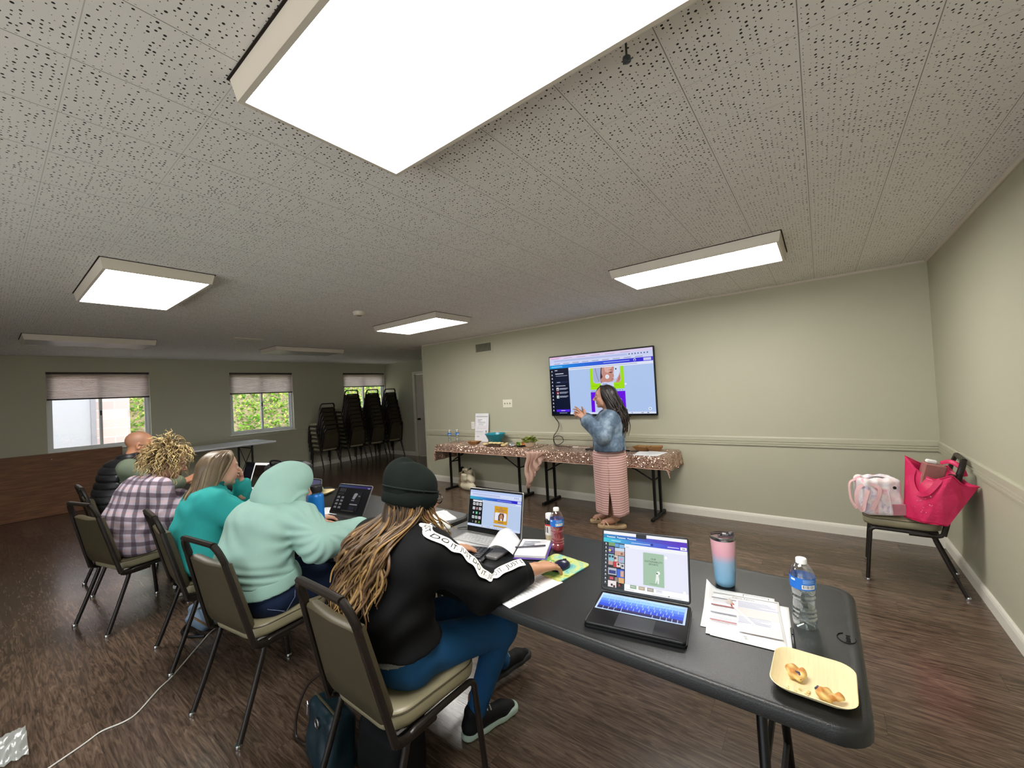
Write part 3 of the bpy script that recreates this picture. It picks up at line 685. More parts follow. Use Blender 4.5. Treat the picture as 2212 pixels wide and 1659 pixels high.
# snack tables with sequin cloths
def sequin():
    t=NT('rose_gold_sequins'); v=t.co(); vo=t.n('ShaderNodeTexVoronoi',Vector=v,Scale=120.0)
    g=t.n('ShaderNodeNewGeometry').outputs['Normal']; j=t.n('ShaderNodeVectorMath',operation='SUBTRACT',i0=vo.outputs['Color'],i1=(.5,.5,.5)); j2=t.n('ShaderNodeVectorMath',operation='SCALE',i0=j.outputs[0]); j2.inputs['Scale'].default_value=1.6
    nn=t.n('ShaderNodeVectorMath',operation='NORMALIZE',i0=t.n('ShaderNodeVectorMath',operation='ADD',i0=g,i1=j2.outputs[0]).outputs[0]).outputs[0]
    c=t.mix(t.n('ShaderNodeSeparateColor',i0=vo.outputs['Color']).outputs[0],'a5816f','e3c3b0'); t.bsdf(c,.18,.6,Normal=nn); return t.m
SEQ=sequin(); HEM=mat('cloth_hem','c7a793',.5)
def snack_table(label,x0,x1,y0,y1,z,legx):
    r=thing('folding_table',label,'table',((x0+x1)/2,(y0+y1)/2,0),0,'snack tables along the back wall')
    slab('tabletop',x1-x0,y1-y0,z,.035,.02,mat('table_board','5a534c',.5),r); cx,cy=(x0+x1)/2,(y0+y1)/2
    for lx_ in legx:
        x=lx_-cx; s=1 if x>0 else -1
        for t in (-.07,.13): MB().bx(x-.014,x+.014,t-.014,t+.014,.03,z-.035).obj('leg',BLKM,r,smooth=False)
        MB().bx(x-.02,x+.02,-.20,.25,.0,.035,bev=.008).obj('foot_bar',BLKM,r)
        b=MB(); b.tube([(x-s*.014,-.07,z-.30),(x-s*.25,-.055,z-.17)],.009,8); b.box((x-s*.25,-.055,z-.17),(.05,.014,.03),rot=(0,s*.5,0)); b.tube([(x-s*.25,-.055,z-.17),(x-s*.48,-.05,z-.037)],.009,8); b.tube([(x,-.07,z-.30),(x,.13,z-.30)],.009,8); b.obj('brace',BLKM,r)
    return r
snack_table('left snack table, under the teal bowl and the poster',-4.98,-3.14,4.44,4.925,.738,(-4.86,-3.47))
snack_table('right snack table, behind the standing presenter',-3.11,-1.36,4.40,4.925,.738,(-3.0,-1.56))
def cloth(name,label,x0,x1,y0,y1,z,fd,ld,rd,ext=None):
    """cloth over a table: top, front drop fd, end drops ld/rd hanging as points"""
    b=MB(); NX,NY=64,26; dx0,dx1=ld,rd
    X=np.linspace(x0-dx0,x1+dx1,NX+1); Y=np.linspace(y0-fd,y1,NY+1); vs=[]
    for j in range(NY+1):
        for i in range(NX+1):
            x,y=X[i],Y[j]; ox=max(x0-x,0,x-x1); oy=max(y0-y,0); sg=-1 if x<x0 else 1
            px=min(max(x,x0),x1); py=max(y,y0); zz=z
            if ox>0 or oy>0:
                d=math.hypot(ox,oy) if (ox>0 and oy>0) else ox+oy
                zz=z-d*(.985); fl=.012+.05*d
                if oy>0: py=y0-fl*(oy/d)-.006*math.sin(x*21+2)*min(1,d*8)
                if ox>0: px=(x0 if sg<0 else x1)+sg*(fl+.05*d)*(ox/d)+sg*.012*math.sin(y*28+1)*min(1,d*8)
                if ox>0 and oy>0: px+=sg*.03*min(ox,oy)/.1*.3; py-=.03*min(ox,oy)/.1*.3
            if ext: px,py,zz=ext(x,y,px,py,zz)
            vs.append((px,py,zz+.0015*math.sin(x*37+y*19)*(ox==0 and oy==0)))
    fs=[(j*(NX+1)+i,j*(NX+1)+i+1,(j+1)*(NX+1)+i+1,(j+1)*(NX+1)+i) for j in range(NY) for i in range(NX)]
    b.add(vs,fs); o=b.obj(name,SEQ,ang=180)
    md=o.modifiers.new('th','SOLIDIFY'); md.thickness=.002; md.offset=1
    tag(o,label,'tablecloth','sequin tablecloths')
    h=MB(); h.tube([Vector(vs[i])+Vector((0,-.002,0)) for i in range(NX+1)],.004,5); h.obj('hem',HEM,o); return o
cloth('tablecloth','rose gold sequin cloth on the left snack table',-4.985,-3.16,4.435,4.93,.742,.105,.27,.02)
def hang(x,y,px,py,zz):
    if x<-2.97 and zz<.735:   # bunched corner at the left end hangs lower
        t=(-2.97-x)/.14*min(1,(.742-zz)/.06); zz-=.0*t
    return px,py,zz
cloth('tablecloth','rose gold sequin cloth on the right snack table with a long hanging corner',-3.10,-1.355,4.385,4.93,.744,.135,.02,.17)
# loose corner bunch at the joint of the two tables
b=MB()
def bun(u,v):
    x=-3.145+.30*u+.02*math.sin(v*9); y=4.325+.02*math.sin(u*26+v*3)+.01*v; L_=.50-1.15*max(0,u-.12)*.42-.35*max(0,.14-u); return (x-.02*v+.015*math.sin(u*40)*v,y-.012,.735-L_*v)
b.sheet(bun,30,14); o=b.obj('cloth_corner',mat('rose_tulle','c9a595',.5,var=.15,ns=60,bump=.4),ang=180); o.parent=bpy.data.objects['tablecloth.001']; md=o.modifiers.new('th','SOLIDIFY'); md.thickness=.002
# plywood board leaning on the window wall
def ply():
    t=NT('brown_plywood'); v=t.co(); n=t.noise(t.n('ShaderNodeMapping',Vector=v,Scale=(1,1.2,14)).outputs[0],3,5,.6); n2=t.noise(v,90,2)
    c=t.mix(t.math('MULTIPLY',n2,.4),t.ramp(n,(.35,'714528'),(.5,'825332'),(.65,'93623d')),'4c3120'); t.bsdf(c,.55,0); return t.m
b=MB(); b.box((0,0,.476),(.02,4.0,.95)); o=b.obj('plywood_board',ply(),smooth=False); o.location=(-9.50,-.56,0.002); o.rotation_euler=(0,-.05,0); tag(o,'brown plywood sheet standing on edge below the first window','board')
b=MB()
for y in (-1.5,-.62,.3,1.2): b.lathe([(.006,0),(.006,.003),(0,.004)],8,T=Matrix.Translation((.0105,y,.86))@Euler((0,PI/2,0)).to_matrix().to_4x4())
b.obj('screw',mat('screw_steel','c5c5c5',.3,.9),o)
# ================================================================ screens
def TM(o,x,y):
    x=Vector(x).normalized(); y=Vector(y).normalized(); z=x.cross(y)
    return Matrix(((x.x,y.x,z.x,o[0]),(x.y,y.y,z.y,o[1]),(x.z,y.z,z.z,o[2]),(0,0,0,1)))
TVS=vcmat('television_screen_light',emit=.68); LPS=vcmat('laptop_screen_light',emit=.72); DIM=vcmat('dim_screen_light',emit=.42)
PRINT=vcmat('printed_paper',.8,var=.02); BEZ=mat('black_bezel','0a0a0c',.3,var=.02)
def tv_pic(d):
    d.rect(0,0,1,1,'b4cdf6'); d.rect(0,.955,1,1,'e3d3f6'); d.rect(0,.975,.12,.998,'f2bdea'); d.rect(0,.90,1,.957,'cfd8fb'); d.rect(.05,.915,.78,.944,'b9c3f0'); d.rect(0,.862,1,.90,'d5dcfb')
    for i in range(9): d.rect(.05+.1*i,.875,.05+.1*i+.065,.884,'7f88b8')
    for i in range(7): d.disc(.80+.026*i,.93,.006,'4a5590')
    for i in range(6): d.rect(.02+.14*i,.966,.02+.14*i+.09,.972,'a890b8')
    d.rect(0,.80,1,.862,'0ea3ea','3a14d6',24); d.rect(.92,.81,.985,.852,'cfd4ff'); d.rect(.56,.826,.80,.836,'a9b2ff'); d.rect(.02,.824,.14,.834,'a8e2ff'); d.disc(.845,.833,.011,'ffffff'); d.disc(.845,.830,.008,'2a18d0')
    d.rect(.205,.755,1,.80,'e6ecff'); d.lines(.22,.9,.77,.785,1,'7f86a8',.4)
    d.rect(0,0,.205,.80,'0c1530'); d.rect(0,0,.045,.80,'080d20')
    for i in range(12): d.disc(.022,.755-.062*i,.006,'d8dcf0'); d.rect(.012,.735-.062*i,.033,.739-.062*i,'8f97b5')
    d.rect(.056,.76,.085,.772,'dfe4f5'); d.rect(.06,.70,.15,.712,'e8ecfa'); d.rect(.065,.665,.19,.673,'aab3cf'); d.rect(.06,.54,.195,.575,'1c2744'); d.rect(.072,.553,.11,.561,'c8d0ea'); d.rect(.06,.49,.165,.499,'dbe0f2')
    for i,c in enumerate(('ece9ee','9a3d4a','d8e6dc')):
        y=.415-.068*i; d.rect(.065,y,.09,y+.052,c); d.rect(.07+.004*i,y+.008,.084,y+.03,['333a4a','f0d8d0','2c7f86'][i]); d.rect(.098,y+.032,.19,y+.04,'c9d0e6'); d.rect(.098,y+.014,.175,y+.022,'aeb6d2')
    d.rect(.055,.045,.2,.085,'5a2cf0'); d.rect(.105,.06,.15,.07,'d8ccff'); d.rect(.085,.02,.17,.028,'aab3cf')
    # lime card with a picture: robe, face with cream, phone and fingers
    d.rect(.425,.40,.745,.755,'a6e60a'); d.poly([(.455,.755),(.455,.53),(.475,.50),(.70,.50),(.716,.53),(.716,.755)],'c3cdef')
    d.poly([(.458,.755),(.458,.56),(.475,.51),(.54,.52),(.555,.62),(.53,.755)],'aeb8dd'); d.poly([(.475,.75),(.49,.62),(.505,.53),(.515,.53),(.497,.63),(.485,.75)],'8d97c0')
    d.poly([(.545,.755),(.545,.60),(.53,.565),(.53,.50),(.56,.52),(.6,.51),(.64,.52),(.653,.555),(.645,.58),(.66,.60),(.648,.65),(.655,.70),(.66,.755)],'c98f83')
    d.poly([(.545,.755),(.54,.66),(.548,.60),(.528,.56),(.535,.50),(.53,.50),(.525,.60),(.535,.755)],'4a2c2a'); d.poly([(.565,.755),(.575,.68),(.6,.66),(.625,.69),(.64,.755)],'e2b2a6')
    d.poly([(.605,.665),(.63,.655),(.646,.67),(.63,.675)],'4b2a2c'); d.poly([(.6,.70),(.63,.705),(.65,.695),(.63,.715)],'6a443f'); d.poly([(.628,.55),(.65,.558),(.64,.565)],'a3465a'); d.disc(.592,.60,.019,'f3f4fb'); d.disc(.592,.597,.011,'dfe3f2')
    d.poly([(.662,.755),(.655,.60),(.66,.55),(.70,.60),(.712,.68),(.708,.755)],'d8e4fb'); d.disc(.676,.715,.007,'20263a')
    d.poly([(.665,.50),(.69,.58),(.712,.66),(.716,.56),(.705,.50)],'d79c93'); d.poly([(.68,.50),(.70,.59),(.712,.62),(.708,.54)],'c07d78')
    d.rect(.53,.435,.65,.505,'cfdcff'); d.rect(.545,.478,.59,.488,'6f78a0'); d.rect(.44,.455,.50,.46,'7fb010'); d.rect(.66,.455,.70,.46,'7fb010'); d.disc(.757,.468,.009,'eef3ff')
    d.rect(.425,.02,.75,.36,'6b09e8'); d.poly([(.46,.02),(.46,.23),(.475,.26),(.70,.26),(.715,.23),(.715,.02)],'c6d2f4'); d.rect(.43,.372,.52,.38,'8791bd')
    for i in range(4): d.disc(.66+.022*i,.378,.005,'8791bd')
    d.rect(.205,0,1,.032,'dfe8ff'); d.disc(.955,.075,.014,'e9f0ff'); d.disc(.955,.075,.006,'8a98c8'); d.disc(.80,.016,.004,'4c567a'); d.rect(.88,.012,.9,.02,'4c567a'); d.rect(.93,.010,.945,.022,'4c567a')
tx0,tx1,tz0,tz1=-3.045,-1.563,1.150,1.988; tcx=(tx0+tx1)/2
tv=thing('television','large flat television mounted on the back wall behind the presenter','television',(tcx,YT-.075,tz0)); tw,th=tx1-tx0,tz1-tz0
b=MB(); b.box((0,.02,th/2),(tw,.030,th),bev=.006); b.box((0,.045,th*.45),(tw*.8,.03,th*.6),bev=.01); b.obj('cabinet',BEZ,tv)
MB().box((0,.067,th*.5),(.5,.014,.4)).obj('wall_bracket',BLKM,tv)
d=Decal(tw-.03,th-.042,TM((-tw/2+.015,.0048,.024),(1,0,0),(0,0,1))); tv_pic(d); d.obj('screen',TVS,tv,smooth=False)
MB().box((tw*.235,.02,-.008),(.11,.02,.018),bev=.007).obj('sensor_bar',BEZ,tv)
def cable(name,label,pts,r,m,cat='cable'):
    return tag(MB().tube(smooth_path(pts,6),r,8).obj(name,m,ang=180),label,cat)
BLC=mat('black_cable','17171a',.5); WHC=mat('white_cable','e4e2dc',.45)
cable('video_cable','black cable looping from the television down to the snack table',[(-3.02,4.93,1.2),(-3.055,4.935,1.32),(-3.06,4.935,1.2),(-3.03,4.93,1.13),(-2.96,4.92,1.04),(-2.98,4.91,.95),(-3.045,4.9,.86),(-3.01,4.86,.79),(-2.93,4.8,.757),(-2.86,4.84,.80),(-2.90,4.88,.86),(-2.99,4.89,.87),(-3.03,4.87,.83),(-2.95,4.78,.756),(-2.8,4.74,.753),(-2.66,4.72,.753)],.005,BLC)
r=thing('display_adapter','white adapter with a short white lead beside the hidden laptop','adapter',(-2.6,4.71,.7465)); MB().box((0,0,.007),(.075,.03,.013),bev=.004).obj('body',WHC,r); MB().tube(smooth_path([(.037,0,.006),(.1,.01,.004),(.16,.02,.006),(.19,.03,.008)]),.003,6).obj('lead',WHC,r)
# ================================================================ laptops
def keys(b,rows,x0,x1,y0,y1,z,cols,h=.0018,gap=.16):
    ry=(y1-y0)/len(rows)
    for i,row in enumerate(rows):
        t=sum(row); x=x0; yc=y1-ry*(i+.5)
        for j,w in enumerate(row):
            ww=(x1-x0)*w/t; c=cols(i,j); b.col=tuple(int(c[q:q+2],16)/255 for q in (0,2,4)) if isinstance(c,str) else c
            if c is not None: b.box((x+ww/2,yc,z+h/2),(ww-ry*gap,ry*(1-gap),h))
            x+=ww
ROWS=[[1.3]+[1]*12,[1]*13+[1.5],[1.5]+[1]*13,[1.8]+[1]*11+[1.8],[2.3]+[1]*10+[2.3],[1.1,1,1,1.3,5.4,1.3,1,.9,.9,.9]]
def laptop(label,loc,rz,w,dep,th,tilt,hgt,basem,keycol,pic,scm=LPS,bez=(.008,.010,.022),lid=None,rd=.012,kb=True,group=None):
    r=thing('laptop',label,'laptop',loc,rz,group); y0=-dep
    b=MB(); o=[(x,y-dep/2) for x,y in rrect(w,dep,rd,5)]
    b.loft([[(x*.985,(y+dep/2)*.985-dep/2,.0) for x,y in o],[(x,y,.004) for x,y in o],[(x,y,th-.002) for x,y in o],[(x*.99,(y+dep/2)*.985-dep/2,th) for x,y in o]]); b.obj('base',basem,r,ang=60)
    if kb:
        b=MB(); keys(b,ROWS,-w*.45,w*.45,-dep*.56,-dep*.09,th+.0004,keycol); b.obj('keyboard',vcmat('laptop_keys',.5),r,smooth=False)
        b=MB(); b.box((0,-dep*.78,th+.0002),(w*.38,dep*.36,.0004)); b.obj('trackpad',mat('trackpad_'+basem.name,(0.03,0.03,0.035) if basem.name!='silver_aluminium' else (.5,.5,.5),.35),r)
    s,c=math.sin(tilt),math.cos(tilt); ux=(1,0,0); uy=(0,s,c); T=TM((0,-.002,th+.004),ux,uy)
    lm=lid or basem; b=MB(); o=[(x,y+hgt/2) for x,y in rrect(w,hgt,rd,5)]
    b.loft([[(x,y,-.006) for x,y in o],[(x,y,.0) for x,y in o],[(x*.995,(y-hgt/2)*.995+hgt/2,.0006) for x,y in o]],T=T); b.obj('lid',lm,r,ang=60)
    b=MB(); o=[(x,y+hgt/2) for x,y in rrect(w-.005,hgt-.005,rd-.002,5)]; b.prism(o,.0006,.0011,T=T); b.obj('bezel',BEZ,r)
    sd,tp,bt=bez; d=Decal(w-2*sd,hgt-tp-bt,T@Matrix.Translation((-w/2+sd,bt,.0012))); pic(d); d.obj('screen',scm,r,smooth=False)
    return r
def hx(c): return tuple(int(c[q:q+2],16)/255 for q in (0,2,4))
def pic_mac(d):
    d.rect(0,0,1,1,'e9eafb'); d.rect(0,.945,1,1,'f6f6fa'); d.rect(0,.80,1,.945,'2fd0e0','4a1fd0',30); d.rect(0,.875,1,.945,'1f8fc0','5a18c0',30)
    for i in range(3): d.rect(.06+.13*i,.89,.06+.13*i+.09,.905,'dff2ff'); d.disc(.05+.13*i,.905,.007,'ffffff')
    d.rect(.10,.83,.22,.842,'c9f2fa'); d.rect(.35,.83,.58,.842,'c8d4ff'); d.disc(.60,.842,.016,'24128f'); d.rect(.78,.83,.91,.845,'d9ccff'); d.rect(.925,.812,.995,.86,'ffffff'); d.rect(.945,.83,.978,.842,'3a2a90')
    d.rect(.41,.925,.535,1,'0a0a0c')
    d.rect(0,0,.275,.80,'07080c')
    for i in range(11): d.disc(.035,.77-.068*i,.009,'d5d8e2'); d.rect(.02,.742-.068*i,.052,.748-.068*i,'9297a5')
    P=[(.07,.74,.15,.80,'7aa06a'),(.15,.73,.20,.79,'5fa0d8'),(.205,.72,.27,.785,'7fb4e0'),(.07,.61,.14,.72,'6a62a8'),(.15,.585,.27,.715,'cfa28e'),(.15,.66,.27,.715,'c4d6ea'),(.07,.46,.14,.59,'86c5d4'),(.07,.40,.13,.47,'c99a90'),(.145,.47,.19,.58,'dccabf'),(.195,.46,.27,.575,'9fb6cf'),(.135,.37,.2,.47,'c02a34'),(.175,.38,.225,.455,'e8dcd8'),(.23,.36,.27,.45,'d8dadf'),(.07,.23,.175,.35,'b8bcc2'),(.08,.25,.165,.31,'23307e'),(.18,.20,.27,.345,'2f5fd0'),(.225,.22,.265,.32,'d8a98c'),(.07,.135,.15,.215,'3a2230'),(.09,.15,.135,.195,'d04a5a'),(.155,.12,.195,.2,'8d7c74'),(.2,.11,.27,.2,'e0ab70'),(.07,.02,.175,.13,'f1e6e6'),(.2,.05,.225,.09,'a83a2c')]
    for x0,y0,x1,y1,c in P: d.rect(x0,y0,x1,y1,c)
    for x,y,c in ((.09,.55,'1e2a38'),(.125,.55,'1e2a38'),(.16,.53,'5a2a24'),(.23,.52,'e08ab0'),(.2,.43,'2c2220'),(.25,.41,'3c4048'),(.09,.66,'e8d840'),(.115,.64,'2a2a70'),(.24,.62,'7a5a48'),(.12,.06,'2a2430'),(.15,.04,'501018')): d.disc(x,y,.014,c)
    d.rect(.275,.74,1,.80,'f4f5fb'); d.rect(.275,0,1,.11,'ffffff'); d.rect(.29,.75,.33,.757,'9a9fb0')
    d.rect(.50,.15,.74,.70,'a3c2a6'); d.text(.62,.60,'OUR',.042,'10130f'); d.text(.62,.555,'SUSTAINABILITY',.042,'10130f'); d.text(.62,.51,'EFFORTS',.042,'10130f')
    d.disc(.675,.38,.02,'f4f6f2'); d.disc(.662,.37,.010,'5a6a5c'); d.poly([(.65,.36),(.675,.36),(.685,.28),(.68,.20),(.665,.20),(.662,.27),(.65,.22),(.638,.20),(.645,.28)],'eef1ec'); d.rect(.575,.185,.66,.19,'5d775f')
    d.disc(.765,.655,.016,'ffffff'); d.disc(.96,.13,.017,'ffffff'); d.disc(.31,.09,.018,'fbfbff')
    for i,c in enumerate(('8fb193','b9a98e','a99f93','f0f0f6')): d.rect(.345+.1*i,.055,.42+.1*i,.115,c); d.rect(.355+.1*i,.08,.405+.1*i,.095,'d9d2c4' if i<3 else 'd8d8e2')
    d.lines(.29,.40,.02,.035,1,'8d90a0'); d.lines(.6,.95,.012,.028,1,'a9acba'); d.disc(.79,.028,.006,'30323c')
BLUES=['9fc2f4','84b4f2','5a86e4','3f63d8','2f49c8','241f55']
def kc_blue(i,j): return '30488f' if False else BLUES[i]
SPG=mat('space_grey_aluminium','232326',.38,.6,var=.03); SIL=mat('silver_aluminium','b9b9b9',.35,.7,var=.02); GRA=mat('grey_aluminium','77787b',.38,.7,var=.02)
l1=laptop('open dark laptop with a blue keyboard cover and a green design on screen',(-.549,1.439,.7475),.17,.312,.222,.010,.29,.218,SPG,kc_blue,pic_mac,bez=(.006,.007,.012))
b=MB(); o=[(x,y-.111) for x,y in rrect(.316,.226,.014,5)]; b.loft([[(x,y,-.0068) for x,y in o],[(x*1.004,(y+.111)*1.004-.111,-.003) for x,y in o],[(x,y,.001) for x,y in o]]); b.obj('protective_case',mat('black_case','0d0d0e',.35),l1)
b=MB(); b.box((0,-.072,.0103),(.292,.112,.0010),bev=.0004); b.obj('keyboard_cover',mat('pale_blue_silicone','a9bfe8',.5),l1)
def pic_hp(d):
    d.rect(0,0,1,1,'bccfee'); d.rect(0,.93,1,1,'bccdf6'); d.rect(0,.86,1,.93,'d5dffa'); d.rect(.05,.875,.6,.905,'b4bfe6'); d.rect(0,.82,1,.86,'cdd8f8'); d.lines(.15,.8,.83,.85,1,'8d98c4'); d.rect(0,.74,1,.82,'3ab0c8','2a12c8',28); d.rect(.93,.75,.995,.81,'cfd6ff'); d.rect(.55,.77,.82,.782,'a8b0ff')
    for i in range(3): d.disc(.88+.03*i,.89,.008,'7a86b8')
    d.rect(0,.06,.27,.74,'0d1013'); d.rect(.07,.675,.255,.725,'e4e8f2')
    C=['f2f3f5','f2f3f5','f2f3f5','e8eaee','8a6468','eceef2','2a2d30','3f8f68','30343a','eceef2','cfe6dc','f0e2f0','1c1e20','5a5a52','2f4a20']
    for i in range(15):
        x=.075+.065*(i%3); y=.575-.123*(i//3); d.rect(x,y,x+.045,y+.075,C[i]); d.poly([(x+.012,y+.012),(x+.03,y+.015),(x+.033,y+.06),(x+.018,y+.062)],['30343c','30343c','30343c','8a90a0','caa0a0','20242c','e8eaea','b8f0d0','b8bcc0','303440','2a7a80','9a70b0','6a6e70','b8b49a','7fb840'][i])
    d.rect(.27,.69,1,.74,'d6e2fa'); d.lines(.3,.95,.70,.73,1,'7d8ab4')
    d.rect(.52,.16,.77,.63,'d69e1e'); d.text(.645,.58,'OUR',.045,'4a2f86'); d.text(.645,.53,'SUSTAINABILITY',.045,'4a2f86'); d.text(.645,.485,'EFFORTS',.045,'4a2f86')
    d.poly([(.535,.25),(.535,.44),(.55,.46),(.74,.46),(.755,.44),(.755,.28),(.74,.25)],'e8eaf6'); d.poly([(.60,.25),(.60,.38),(.63,.45),(.70,.45),(.71,.38),(.695,.25)],'6b442e'); d.poly([(.63,.27),(.625,.36),(.645,.42),(.675,.42),(.69,.34),(.665,.27)],'b98a70'); d.poly([(.70,.28),(.715,.42),(.74,.40),(.735,.30)],'f6f6fb'); d.rect(.645,.25,.675,.30,'f2efe8'); d.rect(.60,.195,.70,.21,'5f3f8a')
    d.rect(.52,.075,.77,.11,'c0953c'); d.rect(0,0,1,.06,'cfdcf8')
    for i in range(12): d.disc(.3+.035*i,.03,.007,['3a4a8a','e8a020','8aa0d8','3060c0'][i%4])
laptop('open silver laptop with a yellow design on screen, in front of the beanie',(-1.445,1.655,.7405),.07,.36,.225,.016,.2,.238,SIL,lambda i,j:'c4c4c4',pic_hp,bez=(.008,.012,.034),rd=.008)
def pic_dark(d):
    d.rect(0,0,1,1,'1a1a1d'); d.rect(0,.90,1,.98,'4a5f78','3a2a78',20); d.rect(.90,.905,.97,.94,'b8b0d0'); d.rect(0,.98,1,1,'20202a')
    for i in range(4): d.rect(.08+.05*i,.74,.105+.05*i,.86,'5d5d60')
    for i in range(4): d.rect(.08+.045*i,.63,.105+.045*i,.70,'4a4a4e')
    for i in range(8): d.poly([(.07+.13*(i%2),.50-.12*(i//2)),(.16+.13*(i%2),.50-.12*(i//2)),(.15+.13*(i%2),.57-.12*(i//2)),(.08+.13*(i%2),.57-.12*(i//2))],'86868a')
    d.rect(.52,.10,.80,.78,'232327'); d.poly([(.55,.52),(.62,.50),(.68,.70),(.62,.73),(.57,.70)],'a8a8ac'); d.rect(.71,.60,.77,.65,'77777a'); d.rect(.54,.44,.63,.48,'8a8a8e'); d.rect(.53,.30,.76,.34,'9a9a9e'); d.rect(.53,.12,.70,.26,'2c2c38'); d.rect(.35,.07,.72,.10,'4d4a44')
laptop('open grey laptop with a dark screen beside the blue bottle',(-2.565,1.455,.7485),.16,.325,.226,.012,.52,.208,GRA,lambda i,j:'2a2a2c',pic_dark,scm=DIM,bez=(.006,.007,.012))
laptop('laptop mostly hidden behind the mint hood, only its right edge in view',(-3.10,1.44,.7485),.12,.31,.2,.013,.25,.2,GRA,lambda i,j:'2a2a2c',lambda d:(d.rect(0,0,1,1,'6f6c90'),d.rect(.5,.3,.9,.8,'8e8ab4')),scm=DIM,kb=False)
laptop('dark laptop behind the hand of the person in teal',(-4.62,1.62,.7405),.1,.33,.22,.013,.3,.2,SPG,lambda i,j:'2a2a2c',lambda d:(d.rect(0,0,1,1,'151519'),d.rect(.1,.2,.9,.8,'1d1d24')),scm=DIM,kb=False)
laptop('presenter laptop standing open on the right snack table behind her',(-2.225,4.76,.746),-.08,.31,.20,.013,.12,.205,SPG,lambda i,j:'2a2a2c',lambda d:(d.rect(0,0,1,1,'dfe2ea'),d.rect(0,.3,.3,.8,'8a2a3a')),kb=False)
# ================================================================ paper goods
def paper(name,label,loc,rz,w,h,draw,curl=None,cat='paper',group=None,n=14):
    """sheet with print on top; curl(x,y)->z lift"""
    curl=curl or (lambda x,y:0); b=MB(); b.col=(.95,.95,.955)
    b.sheet(lambda u,v:((u-.5)*w,(v-.5)*h,curl((u-.5)*w,(v-.5)*h)),n,n)
    o=b.obj(name,PRINT,ang=180); o.location=loc; o.rotation_euler=(0,0,rz); md=o.modifiers.new('th','SOLIDIFY'); md.thickness=.0006; md.offset=-1
    d=Decal(w,h,Matrix.Translation((-w/2,-h/2,0))); draw(d); vs=[]
    if len(d.v):
        d.v=[(x,y,z+curl(x,y)+.0003) for x,y,z in d.v]; d.obj('print',PRINT,o,smooth=False)
    return tag(o,label,cat,group)
TZ=.7402
def notes(d):
    d.rect(.02,.963,.98,.97,'4a4a50'); d.text(.5,.925,'Canva Notes',.047,'3c3c40'); d.lines(.2,.8,.885,.905,1,'b0b0b8')
    for i,(c,y) in enumerate((('8d8d9b',.83),('a5676c',.645),('8d8d9b',.46),('a5676c',.275))):
        d.rect(.04,y,.40,y+.025,c); d.lines(.06,.38,y-.11,y-.01,5,'b9b9c4',.25,seed=i)
        d.rect(.42,y-.14,.96,y+.035,'d5d6e0' if i%2==0 else 'ddd5d4')
        if i%2==0: d.lines(.43,.97,y-.12,y+.03,5,'9aa0b6',.22,seed=i+9,ragged=.5)
    d.lines(.03,.5,.30,.36,2,'9aa0b6',.2,seed=4); d.lines(.1,.9,.03,.05,1,'b8b8bc'); d.disc(.06,.045,.02,'c0c0c4'); d.disc(.5,.045,.025,'b5b5ba')
paper('handout','sheet of paper with a logo box, lying under the notes handout',(-.262,1.545,TZ+.0004),.13,.216,.279,lambda d:(d.rect(.55,.80,.92,.97,'4a4a4e'),d.rect(.56,.81,.91,.96,'f1f1f3'),d.disc(.76,.885,.05,'9a9aa2'),d.text(.63,.875,'C',.05,'55555a')),curl=lambda x,y:.03*max(0,(-x-.07)/.04)**1.5*max(0,(y+.02)/.14) if x<-.07 else 0)
paper('handout','notes handout printed with grey and red bars, pen lying across it',(-.243,1.513,TZ+.0018),.155,.216,.279,notes,curl=lambda x,y:.004*max(0,y)/.14)
paper('handout','loose sheet peeking out right of the notes handout by the black pen',(-.222,1.506,TZ+.0012),.10,.216,.279,lambda d:None)
def sheet2(d):
    d.lines(.04,.10,.1,.9,1,'8d8d95'); 
    for i in range(4):
        y=.08+.2*i; d.rect(.18,y,.62,y+.185,'e0d9d8' if i%2==0 else 'd9dde4'); 
    d.rect(.18,.80,.62,.97,'d9dde4'); d.lines(.2,.75,.72,.95,6,'8f94a8',.2,seed=3); d.lines(.65,.95,.1,.7,10,'c3c3ca',.15)
paper('handout','sheet with pale boxes under the forearm of the person in the beanie',(-1.015,1.312,TZ+.0004),-.24,.216,.279,sheet2)
for i,(dx,dz) in enumerate(((0,0),(.004,.0016),(-.003,.0032))): paper('handout','%s sheet of the loose pile on the corner of the second black table'%['lowest','middle','topmost'][i],(-2.02+dx,1.715,.7484+dz),-.5+.06*i,.216,.279,(lambda d:(d.rect(.1,.8,.9,.92,'dcdfe6'),d.lines(.1,.9,.1,.75,12,'b4b8c4',.2))) if i==2 else (lambda d:None),group=None)
paper('handout','notes sheet beside the grey laptop, right under the mint sleeve',(-2.30,1.31,.7484),-.55,.216,.279,lambda d:[d.rect(.1,.2+.2*i,.75,.215+.2*i,'8d8d98') for i in range(3)])
paper('handout','sheet half hidden between the blue bottle and the grey laptop',(-2.80,1.44,.7484),.4,.216,.279,lambda d:d.lines(.1,.9,.1,.9,14,'b8bcc8',.2))
paper('handout','sheet on the table in front of the person in teal',(-3.85,1.40,.7404),.3,.216,.279,lambda d:d.lines(.1,.9,.1,.9,14,'b8bcc8',.2))
paper('handout','lower sheet of the papers at the right end of the snack tables',(-1.60,4.535,.7475),.1,.25,.279,lambda d:None)
paper('handout','upper sheet of the papers at the right end of the snack tables',(-1.535,4.56,.7483),-.12,.216,.279,lambda d:d.lines(.1,.9,.1,.9,12,'c5c8d2',.2))
